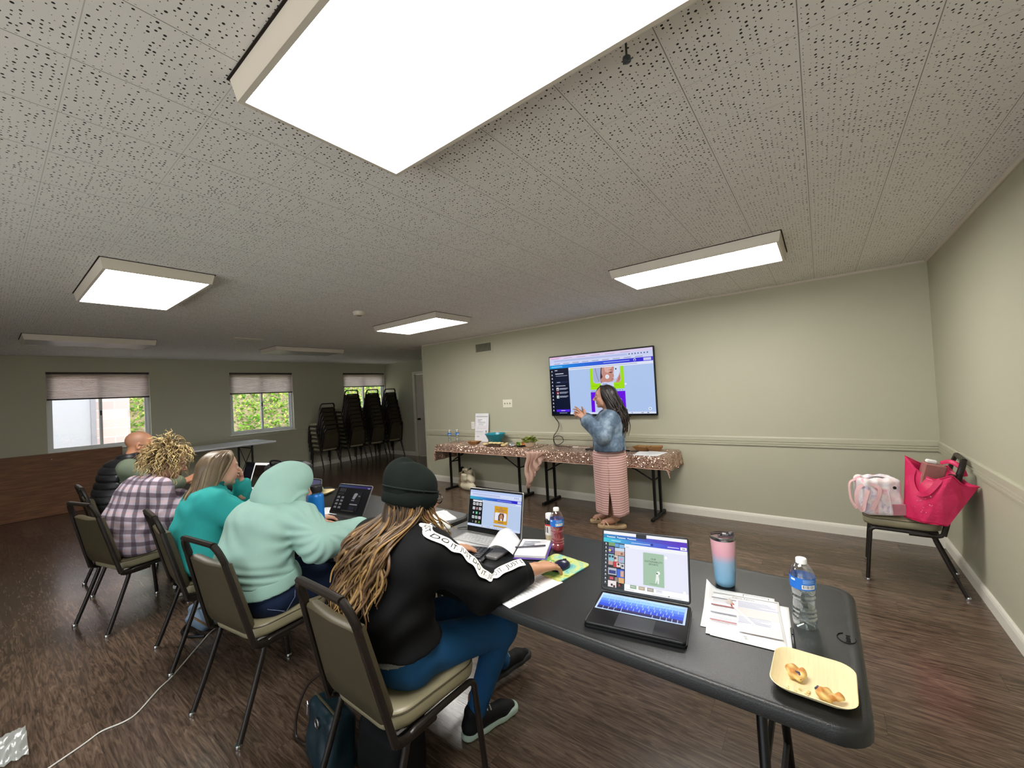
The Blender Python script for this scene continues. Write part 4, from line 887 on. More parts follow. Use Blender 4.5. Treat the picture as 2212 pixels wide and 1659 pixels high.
# poster board leaning on the wall
r=thing('poster_board','white printed poster board leaning on the wall behind the teal bowl','poster',(-4.395,4.868,.7455)); r.rotation_euler=(-.115,0,0)
MB().box((0,.004,.228),(.285,.006,.455)).obj('board',mat('foam_board','e8e8ec',.7,var=.02),r,smooth=False)
d=Decal(.285,.455,TM((-.1425,.0009,.0005),(1,0,0),(0,0,1)))
d.rect(.04,.88,.95,.895,'55555e'); d.rect(.10,.55,.88,.84,'b9aeb2'); d.rect(.11,.555,.87,.835,'eeeef2')
for i,(w_,c) in enumerate(((.35,'50505a'),(.25,'50505a'),(.6,'50505a'))): d.rect(.18,.77-.045*i,.18+w_,.783-.045*i,c)
d.lines(.25,.8,.57,.66,3,'8d8d96',.25); d.lines(.1,.9,.46,.5,1,'d5c2c6'); d.rect(.06,.345,.62,.36,'9a9aa2'); d.rect(.8,.32,.9,.40,'9a9aa0'); d.lines(.1,.9,.25,.32,3,'c2c2c8',.2)
d.text(.24,.18,'NIBO',.05,'3c3c42'); d.obj('print',PRINT,r,smooth=False)
# pens
def tube_pen(name,label,p,q,r_,m,cat='pen',top=None):
    v=Vector(q)-Vector(p); L_=v.length; T=Matrix.Translation(p)@v.to_track_quat('Z','Y').to_matrix().to_4x4()
    o=MB().lathe([(.0005,0),(.0016,.012),(r_,.018),(r_,L_-.004),(r_*.8,L_)],12,T=T).obj(name,m); tag(o,label,cat)
    if top: top(T,L_,o)
    return o
def gem(T,L_,o):
    b=MB(); b.lathe([(.004,L_),(.0065,L_+.004),(.0045,L_+.009)],8,T=T); b.obj('collar',mat('rose_metal','a05a50',.3,.8),o)
    b=MB(); b.lathe([(.003,L_+.009),(.011,L_+.022),(.011,L_+.026),(.006,L_+.031),(0,L_+.031)],8,T=T); b.obj('gem',mat('clear_gem','e8dcd8',.08,.3),o,smooth=False)
tube_pen('pen','white pen with a faceted gem top lying on the notes handout',(-.198,1.458,.7462),(-.282,1.562,.7475),.0042,mat('pearl_pen','e3dedd',.3),top=gem)
def clip(T,L_,o): MB().box((0,.0058,L_-.025),(.004,.002,.04),T=T).obj('clip',BLKM,o)
tube_pen('pen','black pen beside the notes handout, its end under the plate',(-.100,1.385,.7452),(-.113,1.515,.7452),.0048,mat('black_pen','101114',.25),top=clip)
# ================================================================ drink containers
def clearm(name,col,tint=.12,rough=.05):
    t=NT(name); a=t.n('ShaderNodeBsdfTransparent',Color=(*col,1)); g=t.n('ShaderNodeBsdfGlossy',Roughness=rough,Color=(1,1,1,1)); f=t.n('ShaderNodeLayerWeight',Blend=.35).outputs[1]; f=t.math('ADD',t.math('MULTIPLY',f,.55),.06)
    m=t.n('ShaderNodeMixShader',i0=f); t.put(m.inputs[1],a.outputs[0]); t.put(m.inputs[2],g.outputs[0]); t.t.links.new(m.outputs[0],t.out.inputs[0]); return t.m
PET=clearm('clear_plastic',(.93,.95,.95)); WATER=clearm('water',(.88,.92,.93)); CAPW=mat('white_cap','e8e8e8',.4,var=.02)
def pinkm():
    t=NT('pink_drink'); a=t.n('ShaderNodeBsdfTransparent',Color=(.72,.12,.16,1)); d=t.n('ShaderNodeBsdfDiffuse',Color=(.55,.09,.13,1)); m=t.n('ShaderNodeMixShader',i0=.62); t.put(m.inputs[1],a.outputs[0]); t.put(m.inputs[2],d.outputs[0]); t.t.links.new(m.outputs[0],t.out.inputs[0]); return t.m
def bottle(label,loc,h,fill,liq,rz=0,lean=0):
    r=thing('water_bottle',label,'bottle',loc,rz,'plastic drink bottles'); s=h/.205
    P=[(.026,.0),(.0305,.006),(.0315,.018),(.0315,.03)]
    for i in range(6): P+=[(.0285,.034+.013*i),(.0312 if i not in(2,3) else .0292,.0405+.013*i)]
    P+=[(.0325,.116),(.0328,.122),(.0328,.152),(.0315,.160),(.026,.176),(.017,.189),(.0125,.193)]
    P=[(a*s,z*s) for a,z in P]; MB().lathe([(.005*s,.006*s)]+P,28,cap=False).obj('bottle_wall',PET,r,ang=25)
    if fill:
        Q=[(a-.0012,z+.001) for a,z in P if z<fill*h]; Q.append((Q[-1][0],fill*h)); MB().lathe([(.004,.008*s)]+Q+[(0,fill*h)],28,cap=False).obj('drink',liq,r)
    MB().lathe([(.0135*s,.190*s),(.0145*s,.191*s),(.0145*s,.203*s),(.013*s,.205*s),(0,.205*s)],20,cap=False).obj('cap',CAPW,r)
    lb=MB(); lb.col=hx('1f6fd0'); n=28
    z0,z1=.120*s,.154*s; rr_=.0333*s
    lb.lathe([(rr_,z0),(rr_,z1)],n,cap=False); 
    def patch(a0,a1,za,zb,c,k=.0003):
        lb.col=hx(c); m=6; vs=[]
        for i in range(m+1):
            a=a0+(a1-a0)*i/m
            for zz in (za,zb): vs.append(((rr_+k)*math.cos(a),(rr_+k)*math.sin(a),zz))
        lb.add(vs,[(2*i,2*i+2,2*i+3,2*i+1) for i in range(m)])
    patch(-1.7,-.6,z0+.004*s,z0+.016*s,'f0f2f4'); 
    for i in range(9): patch(-1.62+.11*i,-1.62+.11*i+(.035 if i%3 else .06),z0+.006*s,z0+.015*s,'30323a',.0005)
    for i in range(4): patch(-1.6,-.7+.1*(i%2),z1-.004*s-.003*s*i,z1-.0028*s-.003*s*i,'9cc4ee',.0005)
    patch(-2.6,-2.2,z1-.010*s,z1-.004*s,'dbe8f6',.0005); patch(-.5,-.1,z0+.006*s,z0+.02*s,'5fa0e0',.0005)
    lb.obj('wrap_label',vcmat('bottle_wrap',.35),r,ang=30); return r
bottle('clear water bottle with a blue label at the near right end of the table',(-.08,1.562,TZ),.213,.66,WATER,.1)
bottle('bottle of pink drink with a blue label beyond the mouse hand',(-1.069,1.705,TZ),.205,.67,pinkm(),.5)
bottle('left of the two water bottles at the left end of the snack table',(-4.90,4.66,.7455),.205,.35,WATER,.3)
bottle('right of the two water bottles at the left end of the snack table',(-4.80,4.735,.7455),.205,.2,WATER,.8)
def tumbler():
    r=thing('insulated_tumbler','tumbler fading from pink to blue with a clear lid, behind the notes','tumbler',(-.335,1.73,TZ))
    t=NT('pink_blue_fade'); v=t.co(); z=t.n('ShaderNodeSeparateXYZ',Vector=v).outputs[2]; c=t.ramp(t.math('DIVIDE',z,.19),(.18,'7fb0d2'),(.48,'8fb2d0'),(.66,'dba3b4'),(.85,'e5aebb')); t.bsdf(c,.42,0,Normal=t.bump(t.noise(v,900,1),.15,.0006),Specular_IOR_Level=.4)
    MB().lathe([(.030,0),(.034,.004),(.036,.02),(.0435,.172),(.0435,.176)],36).obj('body',t.m,r)
    MB().lathe([(.0437,.1755),(.0445,.178),(.0445,.187),(.0425,.189)],36,cap=False).obj('rim',mat('steel_rim','8f8f90',.2,.9),r)
    MB().lathe([(.0425,.187),(.041,.183),(.0,.183)],32,cap=False).obj('lid',clearm('smoky_lid',(.6,.6,.6)),r)
    b=MB(); b.box((.006,.004,.187),(.05,.016,.004),rot=(0,0,.5),bev=.002); b.box((.027,.016,.193),(.018,.016,.012),rot=(0,-.3,.5),bev=.003); b.obj('slider',mat('grey_slider','34343a',.3),r); MB().ball((-.004,-.002,.191),.004).obj('slider_knob',BLKM,r)
tumbler()
r=thing('steel_bottle','tall bright blue steel bottle with a black cap beside the mint hoodie','bottle',(-2.505,1.235,.7485))
MB().lathe([(.042,0),(.0455,.004),(.0455,.195),(.043,.209),(.036,.218),(.031,.222)],36).obj('body',mat('blue_powder_coat','0f74c8',.35,.1,var=.04,bump=.1,bs=900),r)
MB().lathe([(.0315,.221),(.0315,.225)],28).obj('neck_ring',mat('brushed_steel','c8c8c8',.25,1),r); MB().lathe([(.039,.2255),(.0395,.228),(.0395,.262),(.037,.267),(0,.267)],32,cap=False).obj('cap',mat('black_cap','15151a',.4),r)
b=MB(); c=lambda a,z,q=.0462:(q*math.cos(a),q*math.sin(a),z)
b.tube([c(-1.35+.16*math.cos(w)*(.6+.4*math.sin(w)),.125+.028*math.sin(w)) for w in [i*.4 for i in range(13)]],.0014,5); b.tube([c(-1.45,.10),c(-1.3,.115),c(-1.15,.09)],.0014,5); b.obj('logo',mat('white_logo','d9e8f4',.4),r)
r=thing('snack_tube','clear snack tube with a white cap and a red, black and white label','snack',(-1.152,1.765,TZ))
MB().lathe([(.006,0),(.017,.008),(.0225,.02),(.0235,.04),(.0235,.048)],10).obj('bottom',mat('tan_snack_bits','b9a887',.5,var=.3,ns=160),r,smooth=False)
lb=MB()
for z0,z1,c in ((.044,.09,'e6e3e0'),(.09,.098,'d43a35'),(.098,.117,'17171a')): lb.col=hx(c); lb.lathe([(.0237,z0),(.0237,z1)],24,cap=False)
lb.col=hx('17171a')
for k in range(2):
    vs=[]
    for i in range(5):
        a=-2.1+k*.5+.06*i
        for zz in (.056,.086): vs.append((.0239*math.cos(a),.0239*math.sin(a),zz))
    lb.add(vs,[(2*i,2*i+2,2*i+3,2*i+1) for i in range(4)])
lb.obj('label_wrap',vcmat('snack_wrap',.35),r); MB().lathe([(.0235,.1175),(.021,.122),(.0175,.126)],24,cap=False).obj('shoulder',PET,r); MB().lathe([(.0185,.125),(.0185,.147),(.017,.149),(0,.149)],24,cap=False).obj('cap',CAPW,r)
# ================================================================ keyboard, mouse pad, mouse, notebook
r=thing('computer_keyboard','black external keyboard half hidden by the black sleeve','keyboard',(-1.52,1.397,TZ+.0005),.27); r.rotation_euler=(.03,0,.27)
b=MB(); b.box((0,0,.009),(.44,.145,.016),bev=.006); b.obj('case',mat('keyboard_black','17171a',.4),r)
b=MB(); keys(b,[[1]*18]*1+[[1]*18]*3+[[1.2]+[1]*15+[2]]+[[1.2,1.2,1.2,5,1.2,1.2,1,1,1,2,1]],-.205,.205,-.06,.06,.017,lambda i,j:'242428',.006); b.obj('keys',vcmat('keycaps',.4),r,smooth=False)
def padm():
    t=NT('painted_mouse_pad'); v=t.co(); n=t.n('ShaderNodeTexNoise',Vector=v,Scale=9,Detail=6,Roughness=.7,Distortion=.6).outputs[0]; t.bsdf(t.ramp(n,(.3,'2f6f7c'),(.42,'6fb6b0'),(.52,'c8c86a'),(.6,'5f9440'),(.72,'2f6a3c')),.7); return t.m
b=MB(); b.prism(rrect(.20,.21,.02,5),0,.004); o=b.obj('mouse_pad',padm()); o.location=(-.968,1.535,TZ); o.rotation_euler=(0,0,-.15); tag(o,'teal and green painted mouse pad under the mouse','mouse pad')
r=thing('computer_mouse','dark mouse under the hand of the person in the beanie','mouse',(-.948,1.522,TZ+.0042),-.3)
V,F=SDF().ell((0,0,.006),(.03,.052,.028),k=.005).half((0,0,.0005),(0,0,-1)).mesh(.003); np_obj('shell',V,F,mat('mouse_dark_blue','1a1c38',.25),r); MB().tube([(0,.02,.032),(0,.034,.029)],.004,8).obj('wheel',BLKM,r)
r=thing('spiral_notebook','open spiral notebook with a curled page and purple cover','notebook',(-1.25,1.615,TZ),.42)
b=MB(); b.box((.085,-.02,.003),(.16,.215,.004),bev=.001); b.obj('cover',mat('purple_cover','6a4fb0',.5),r)
b=MB(); b.box((.083,-.018,.012),(.148,.205,.012),bev=.001); b.obj('page_block',mat('notebook_page','e6e6ea',.8,var=.02),r)
b=MB(); b.col=(.93,.93,.95); b.sheet(lambda u,v:(.004-.125*u+.0,(v-.5)*.205-.018,.018+.055*math.sin(PI*min(1,u*.8))*(.75+.25*v)),14,10); o=b.obj('curled_page',PRINT,r,ang=180); md=o.modifiers.new('th','SOLIDIFY'); md.thickness=.0006
d=Decal(.148,.205,Matrix.Translation((.009,-.12,.0183))); d.lines(.1,.9,.05,.95,14,'cfd3dd',.12,ragged=0); d.lines(.12,.7,.45,.85,4,'70748a',.3); d.obj('handwriting',PRINT,r,smooth=False)
b=MB()
for i in range(17): b.tube([(.0055*math.cos(w)+.004,-.116+.0125*i+.001*w/6,.0125+.0075*math.sin(w)) for w in [k*.7 for k in range(10)]],.0007,4)
b.obj('spiral',mat('black_wire','1b1b1e',.3,.6),r)
tube_pen('pen','silver pen lying across the open spiral notebook',(-1.245,1.565,.7638),(-1.115,1.665,.7645),.0038,mat('silver_pen','4a4a52',.25,.6))
V,F=SDF().ell((0,0,.02),(.045,.035,.026),k=.01).mesh(.004,wrinkle(3,.008,(60,50,70),.6)); o=np_obj('tissue',V,F,mat('white_tissue','dcdcd8',.85)); o.location=(-1.79,1.61,.7425); tag(o,'crumpled white tissue beside the silver laptop','tissue')
cable('charger_cable','thin black charger cable behind the crumpled tissue',[(-1.74,1.68,.744),(-1.70,1.71,.748),(-1.66,1.70,.745),(-1.63,1.675,.745)],.003,BLC)
# ================================================================ plate with pastry
def palm():
    t=NT('palm_leaf_plate'); v=t.co(); n=t.noise(t.n('ShaderNodeMapping',Vector=v,Scale=(220,8,1)).outputs[0],1,3,.6); t.bsdf(t.mix(n,'d6c193','ebdcb2'),.6); return t.m
PALM=palm()
def plate_(label,loc,rz,w,h,rim=.022,th=.0022):
    b=MB(); R=[]
    for k,z,rd in ((-.03,.0,.03),(-.026,.0,.032),(-.004,rim*.75,.04),(.0,rim,.04),(-.0015,rim+.001,.04),(-.003,rim,.04),(-.007,rim*.75,.038),(-.028,th,.03),(-.04,th,.02)): R.append([(x,y,z) for x,y in rrect(w+2*k,h+2*k,max(.004,rd+k*.4),6)])
    b.loft(R); o=b.obj('palm_leaf_plate',PALM,ang=60); o.location=loc; o.rotation_euler=(0,0,rz); return tag(o,label,'plate')
plate_('square palm leaf plate holding two pieces of pastry on the table corner',(-.057,1.278,TZ),-.02,.176,.19)
def pastry(name,label,loc,rz,fruit,sd):
    r=random.Random(sd); s=SDF()
    for i in range(7): s.ell((r.uniform(-.02,.02),r.uniform(-.012,.012),.012+r.uniform(0,.006)),(r.uniform(.010,.017),r.uniform(.008,.012),r.uniform(.007,.011)),(r.uniform(-.4,.4),r.uniform(-.4,.4),r.uniform(0,3)),.006)
    V,F=s.mesh(.0022,wrinkle(sd,.0015,(260,220,300),.6)); n=np.sin(V[:,0]*230+sd)+np.sin(V[:,1]*260+V[:,2]*200); t=np.clip(.5+.28*n+(V[:,2]-.014)*30,0,1)[:,None]; col=L('e6d08a')*(1-t)+L('b97a34')*t
    o=np_obj(name,V,F,vcmat('baked_crust',.55),None,col); o.location=loc; o.rotation_euler=(0,0,rz); tag(o,label,'pastry')
    s=SDF()
    for x,y,z in fruit: s.ell((x,y,z),(r.uniform(.004,.007),r.uniform(.004,.006),.004),(0,0,r.random()*3),.003)
    V,F=s.mesh(.0018,wrinkle(sd+1,.001,(400,300,350),.5)); np_obj('blueberry_filling',V,F,mat('blueberry','2c2340',.35,var=.4,ns=200),o)
pastry('pastry','longer piece of fruit pastry with dark berry filling on the plate',(-.10,1.278,.7435),-.75,[(.017,-.004,.02),(.024,-.002,.017),(.020,.005,.018),(.026,.006,.013),(.012,-.010,.016),(.028,-.006,.011)],11)
pastry('pastry','rounder piece of golden pastry at the right of the plate',(-.026,1.222,.7435),-.55,[(-.024,.006,.014),(-.028,.0,.012)],23)
rnd=random.Random(4)
b=MB()
for i in range(14): b.ball((rnd.uniform(-.03,.03),rnd.uniform(-.01,.01),.002),rnd.uniform(.001,.004),5,(1,.8,.7))
o=b.obj('crumbs',mat('crumb','d9c48c',.7)); o.location=(-.09,1.225,.7428); tag(o,'pale pastry crumbs scattered on the plate','crumbs',kind='stuff')
plate_('palm leaf plate with greens beyond the blue bottle',(-3.40,1.73,.7485),.5,.17,.17)
V,F=SDF().ell((-.02,.0,.035),(.03,.035,.03),None,.02).ell((.02,-.01,.03),(.035,.03,.022),None,.02).ell((-.035,.01,.07),(.022,.022,.03),None,.02).mesh(.004,wrinkle(8,.008,(90,80,100),.8)); o=np_obj('salad_greens',V,F,mat('pale_greens','8f9a78',.6,var=.35,ns=60)); o.location=(-3.43,1.73,.752); tag(o,'clump of pale greens on the far plate','greens')
# case, tablet, projector-like bag and small things on the far tables
V,F=SDF().box((0,0,.115),(.20,.12,.115),None,.05,.02).box((.02,-.02,.225),(.15,.07,.02),None,.018,.03).mesh(.008,wrinkle(2,.004,(25,20,30),.5)); r=np_obj('equipment_bag',V,F,mat('black_nylon','141416',.5,bump=.2,bs=400)); r.location=(-4.02,1.74,.7405); r.rotation_euler=(0,0,.25); tag(r,'bulky black padded bag on the far table behind the tablet','bag')
b=MB(); b.tube(smooth_path([(-.1,-.10,.21),(-.08,-.115,.265),(.06,-.115,.265),(.09,-.10,.21)]),.009,8); b.obj('handle',BLKM,r)
b=MB(); b.box((-.03,-.02,.243),(.16,.03,.006)); b.obj('zip',mat('zip_steel','9a9a9a',.3,.8,var=.4,ns=300),r)
r=thing('tablet','white-framed tablet propped upright against the black bag','tablet',(-4.24,1.53,.7408),.28); r.rotation_euler=(-.34,0,.28)
b=MB(); b.box((0,0,.125),(.19,.008,.25),bev=.003); b.obj('body',mat('white_tablet','e0e0e2',.3,var=.02),r)
b=MB(); b.box((0,-.0045,.125),(.155,.0012,.205)); b.obj('screen',mat('dark_glass','17120f',.08),r)
def mug(lbl,loc,c): 
    o=MB().lathe([(.03,0),(.036,.003),(.04,.05),(.038,.05),(.034,.006),(0,.006)],20,cap=False).obj('paper_cup',mat('cup_'+c,c,.5)); o.location=loc; tag(o,lbl,'cup'); return o
b=MB(); b.lathe([(.05,0),(.085,.012),(.084,.014),(.049,.003),(0,.003)],28,cap=False); o=b.obj('paper_plate',mat('cream_plate','d9caa4',.6)); o.location=(-4.10,1.50,.7405); tag(o,'small cream plate in front of the tablet','plate')
r=thing('sunglasses','dark sunglasses lying by the black bag','glasses',(-3.90,1.50,.7405),.3)
b=MB(); b.lathe([(.024,0),(.026,.004),(.0,.006)],16,T=Matrix.Translation((-.03,0,.024))@Euler((1.3,0,0)).to_matrix().to_4x4()); b.lathe([(.024,0),(.026,.004),(0,.006)],16,T=Matrix.Translation((.03,0,.024))@Euler((1.3,0,0)).to_matrix().to_4x4()); b.obj('lens',mat('dark_lens','0b0b0d',.1),r); b=MB(); b.tube(smooth_path([(-.056,.002,.03),(-.06,.06,.02),(-.058,.12,.004)]),.002,5); b.tube(smooth_path([(.056,.002,.03),(.06,.06,.02),(.058,.12,.004)]),.002,5); b.obj('frame',BLKM,r)
b=MB(); b.box((0,0,.004),(.075,.15,.008),bev=.003); o=b.obj('phone',mat('phone_black','0e0f12',.12)); o.location=(-3.78,1.27,.7408); o.rotation_euler=(0,0,.6); tag(o,'dark phone lying in front of the person in teal','phone')
b=MB(); b.box((0,0,.002),(.10,.06,.003),bev=.001); o=b.obj('card',mat('tan_card','a98468',.6)); o.location=(-3.62,1.42,.7408); o.rotation_euler=(0,0,-.3); tag(o,'tan card left of the mint hood','card')
# ================================================================ people
SKIN=vcmat('skin',.5,var=.06,ns=60,bump=.08,bs=500,Subsurface_Weight=.08,Subsurface_Radius=(.012,.004,.002))
HAIRM=vcmat('hair_strands',.42,var=.12,ns=120); EYEM=vcmat('eye',.15,var=0)
class Pose: pass
def nrm(v): v=np.array(v,float); return v/np.linalg.norm(v)
def head_sdf(s,c,R,k=1.0):
    T=lambda x,y,z:np.array(c)+R@(np.array([x,y,z])*k)
    e=lambda p,r,kk=.02,op=1,rot=None:s.ell(T(*p),np.array(r)*k,R if rot is None else R@_rot(rot),kk*k,op)
    e((0,-.012,.035),(.073,.092,.082)); e((0,.022,-.022),(.062,.070,.088),.03)
    s.cap(T(-.03,.030,-.074),T(.03,.030,-.074),.031*k,None,.03*k); e((0,.066,-.098),(.021,.019,.017),.02)
    for q in (1,-1): e((q*.036,.060,-.032),(.022,.020,.024),.02)
    s.cap(T(-.034,.076,.022),T(.034,.076,.022),.0115*k,None,.015*k)
    for q in (1,-1): e((q*.031,.100,.002),(.017,.017,.0105),.012,-1); e((q*.031,.0765,.002),(.0135,.0135,.0125),.004)
    s.cap(T(0,.084,.012),T(0,.112,-.026),.0062*k,.0105*k,.009*k)
    for q in (1,-1): e((q*.0115,.099,-.031),(.0075,.010,.0068),.006)
    s.cap(T(-.016,.084,-.058),T(.016,.084,-.058),.0062*k,None,.006*k); s.cap(T(-.014,.083,-.068),T(.014,.083,-.068),.0070*k,None,.006*k); s.cap(T(-.021,.094,-.063),T(.021,.094,-.063),.0022*k,None,.004*k,-1)
    for q in (1,-1): e((q*.073,-.010,-.008),(.010,.018,.030),.006,1,(0,0,-q*.35)); e((q*.080,-.004,-.008),(.006,.009,.017),.004,-1)
def skin_col(V,c,R,base,k=1.0,brow='4a3626',lip='a8605a',fn=None):
    q=((V-np.array(c))@R)/k; col=np.tile(L(base),(len(V),1)); x,y,z=q[:,0],q[:,1],q[:,2]
    m=np.clip(1-np.abs(np.hypot((np.abs(x)-.036)/.022,(y-.07)/.03)),0,1)*np.exp(-((z+.03)/.025)**2); col=col*(1-.35*m[:,None])+L('c47a68')*.35*m[:,None]
    m=(np.exp(-((z+.063)/.0085)**4)*np.exp(-(x/.022)**4)*(y>.078))[:,None]; col=col*(1-m)+L(lip)*m
    m=((np.abs(z-.0285+.25*np.maximum(np.abs(x)-.035,0))<.0042)&(np.abs(x)>.013)&(np.abs(x)<.047)&(y>.055))[:,None]*.8; col=col*(1-m)+L(brow)*m
    if fn is not None: col=fn(q,col)
    return col
def eyes(par,c,R,k=1.0,iris='4a3520'):
    for q in (1,-1):
        o=np.array(c)+R@(np.array([q*.031,.0775,.002])*k); V,F=SDF().ell(o,np.array([.0128,.0138,.0105])*k,R,.002).mesh(.0016)
        p=((V-o)@R)/k; d=np.hypot(p[:,0],p[:,2]); col=np.where((d<.0062)[:,None],np.where((d<.003)[:,None],L('101010'),L(iris)),L('e6e0d8')); np_obj('eye',V,F,EYEM,par,col)
def hand_sdf(s,w,u,dorsal,side,curl,thumb=(.6,.25),k=1.0,spread=.08):
    """w wrist, u along the hand, dorsal = back-of-hand normal, side=+1 if thumb lies towards u x dorsal"""
    u=nrm(u); n=nrm(np.array(dorsal)-u*np.dot(dorsal,u)); v=np.cross(u,n)*side
    P=lambda a,b,c:np.array(w)+(u*a+v*b+n*c)*k
    for b in (.011,-.011): s.cap(P(-.045,b,0),P(.012,b*1.1,0),.0185*k,.019*k,.012)
    VB=(.031,.0105,-.0105,-.029)
    for b in VB: s.cap(P(.008,b*.55,0),P(.084,b,.003-abs(b)*.12),.0135*k,.0108*k,.014)
    for i,(b,Ln) in enumerate(zip(VB,(.072,.080,.073,.058))):
        p=np.array([.086,b,.002-abs(b)*.12]); a=0; sp=spread*(b/.03); r=.0092
        cs=curl[i] if isinstance(curl[0],(list,tuple)) else curl
        for j,(f,c) in enumerate(zip((.44,.31,.25),cs)):
            a+=c; d=np.array([math.cos(a)*math.cos(sp),math.sin(sp)*(1 if j==0 else .6),-math.sin(a)]); q=p+d*Ln*f
            s.cap(P(*p),P(*q),r*k,(r-.0008)*k,.0035); p=q; r-=.0008
    p=np.array([.018,.022,-.006]); a,b=thumb
    for Ln,r,da in ((.045,.0145,0),(.034,.0108,.15),(.026,.0095,.2)):
        d=nrm([math.cos(a),math.sin(a),-b]); q=p+d*Ln; s.cap(P(*p),P(*q),r*k,(r-.0012)*k,.006); p=q; a-=da
    return P
def torso(s,J,b=1.0,inf=0.0,k=.06,up=None):
    x=np.array([1,0,0])
    s.cap(J.P-x*.085*b,J.P+x*.085*b,.118*b+inf,None,k); s.cap(J.W-x*.075*b,J.W+x*.075*b,.108*b+inf,None,k); s.cap(J.C-x*.082*b,J.C+x*.082*b,.106*b+inf,None,k)
    s.cap(J.P,J.W,.11*b+inf,None,k); s.cap(J.W,J.C,.105*b+inf,None,k)
    m=(J.SR+J.SL)/2; s.cap(m+(J.SL-m)*.8,m+(J.SR-m)*.8,.058+inf,None,k); s.cap(J.C,J.N-(J.N-J.C)*.15,.08+inf,.050+inf,k)
def arm(s,S,E,Wr,inf,r=(.052,.045,.031),k=.03,end=.0):
    d=nrm(np.array(Wr)-E); s.cap(S,E,r[0]+inf,r[1]+inf,k); s.cap(E,np.array(Wr)+d*end,r[1]+inf,r[2]+inf,k)
def legs(s,J,inf=0,b=1.0,k=.04,hem=0):
    x=np.array([1,0,0]); s.cap(J.P-x*.085*b,J.P+x*.085*b,.112*b+inf,None,k)
    for q,K,A in ((1,J.KR,J.AR),(-1,J.KL,J.AL)):
        h=J.P+np.array([q*.095*b,.02,-.015]); s.cap(h,K,.088*b+inf,.060+inf,k); e=A+(np.array(K)-A)*hem; s.cap(K,e,.060+inf,.040+inf,k)
def body_mesh(name,J,skin,b=.82,hands=(),fn=None,ks=1.0,brow='4a3626',lip='a8605a',legs_=True,bare=()):
    R=_rot(J.HR); s=SDF(); torso(s,J,b,-.012)
    for S,E,Wr in ((J.SR,J.ER,J.WR),(J.SL,J.EL,J.WL)): arm(s,S,E,Wr,-.006)
    if legs_: legs(s,J,-.02,b)
    s.cap(J.N-(J.N-J.C)*.2,J.HC+R@np.array([0,-.025,-.06]),.054,.048,.03)
    A=s.mesh(.009)
    h=SDF(); head_sdf(h,J.HC,R,ks); h.cap(J.N,J.HC+R@np.array([0,-.025,-.055]),.055,.049,.03); B=h.mesh(.0035); parts=[A,B]
    for args in hands:
        g=SDF(); w,u=np.array(args[0]),nrm(args[1]); g.cap(w-u*.09,w-u*.02,.030,.0255,.01); hand_sdf(g,*args); parts.append(g.mesh(.0024))
    for g in bare: parts.append(g.mesh(.004))
    V,F=join(*parts); col=skin_col(V,J.HC,R,skin,ks,brow,lip,fn); o=np_obj(name,V,F,SKIN,None,col); eyes(o,J.HC,R,ks); return o
def cloth_obj(name,s,m,par,vox=.007,wr=None,col=None,smooth=True):
    V,F=s.mesh(vox,wr); return np_obj(name,V,F,m,par,None if col is None else col(V))
def locks(name,par,specs,n=5):
    b=MB()
    for pts,r,c0,c1 in specs:
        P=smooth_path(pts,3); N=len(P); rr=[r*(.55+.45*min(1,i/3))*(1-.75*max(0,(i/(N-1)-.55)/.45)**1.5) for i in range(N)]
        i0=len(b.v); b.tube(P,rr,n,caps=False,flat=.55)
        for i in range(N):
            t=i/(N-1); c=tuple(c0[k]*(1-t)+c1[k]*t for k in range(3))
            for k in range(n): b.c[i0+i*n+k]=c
    return b.obj(name,HAIRM,par,ang=180)
def rgb(h): return hx(h)
def place(o,k):
    (x,y),rz=CHS[k]; o.location=(x,y,0); o.rotation_euler=(0,0,rz); return o
def sneaker(par,heel,toe,z,upper,sole,lift=0,tr=None):
    h=np.array([*heel,z]); t=np.array([*toe,z+lift]); d=t-h; Lg=np.linalg.norm(d); d/=Lg; x=np.cross(d,[0,0,1]); x/=np.linalg.norm(x); up=np.cross(x,d); R=np.stack([x,d,up],1)
    P=lambda a,b,c:h+R@np.array([a,b*Lg,c])
    s=SDF().cap(P(0,.10,.045),P(0,.30,.058),.036,.036,.02).cap(P(0,.3,.05),P(0,.72,.035),.040,.036,.02).cap(P(0,.72,.03),P(0,.90,.024),.038,.026,.02).cap(P(0,.12,.05),P(0,.15,.10),.034,.036,.02).half(P(0,0,.012),-up)
    V,F=s.mesh(.004); o=np_obj('shoe',V,F,upper,par)
    s=SDF()
    for a,b,r in ((.08,.35,.036),(.35,.7,.038),(.7,.90,.040)): s.cap(P(0,a,.016),P(0,b,.016),r,r,.02)
    s.half(P(0,0,.030),up).half(P(0,0,.001),-up); V,F=s.mesh(.004); np_obj('sole',V,F,sole,o)
    b=MB()
    for i in range(5): b.tube([P(-.022,.40+.07*i,.085-.008*i),P(0,.42+.07*i,.0945-.010*i),P(.022,.40+.07*i,.085-.008*i)],.0028,5)
    b.obj('lace',tr or mat('white_lace','d9d9d6',.7),o); return o
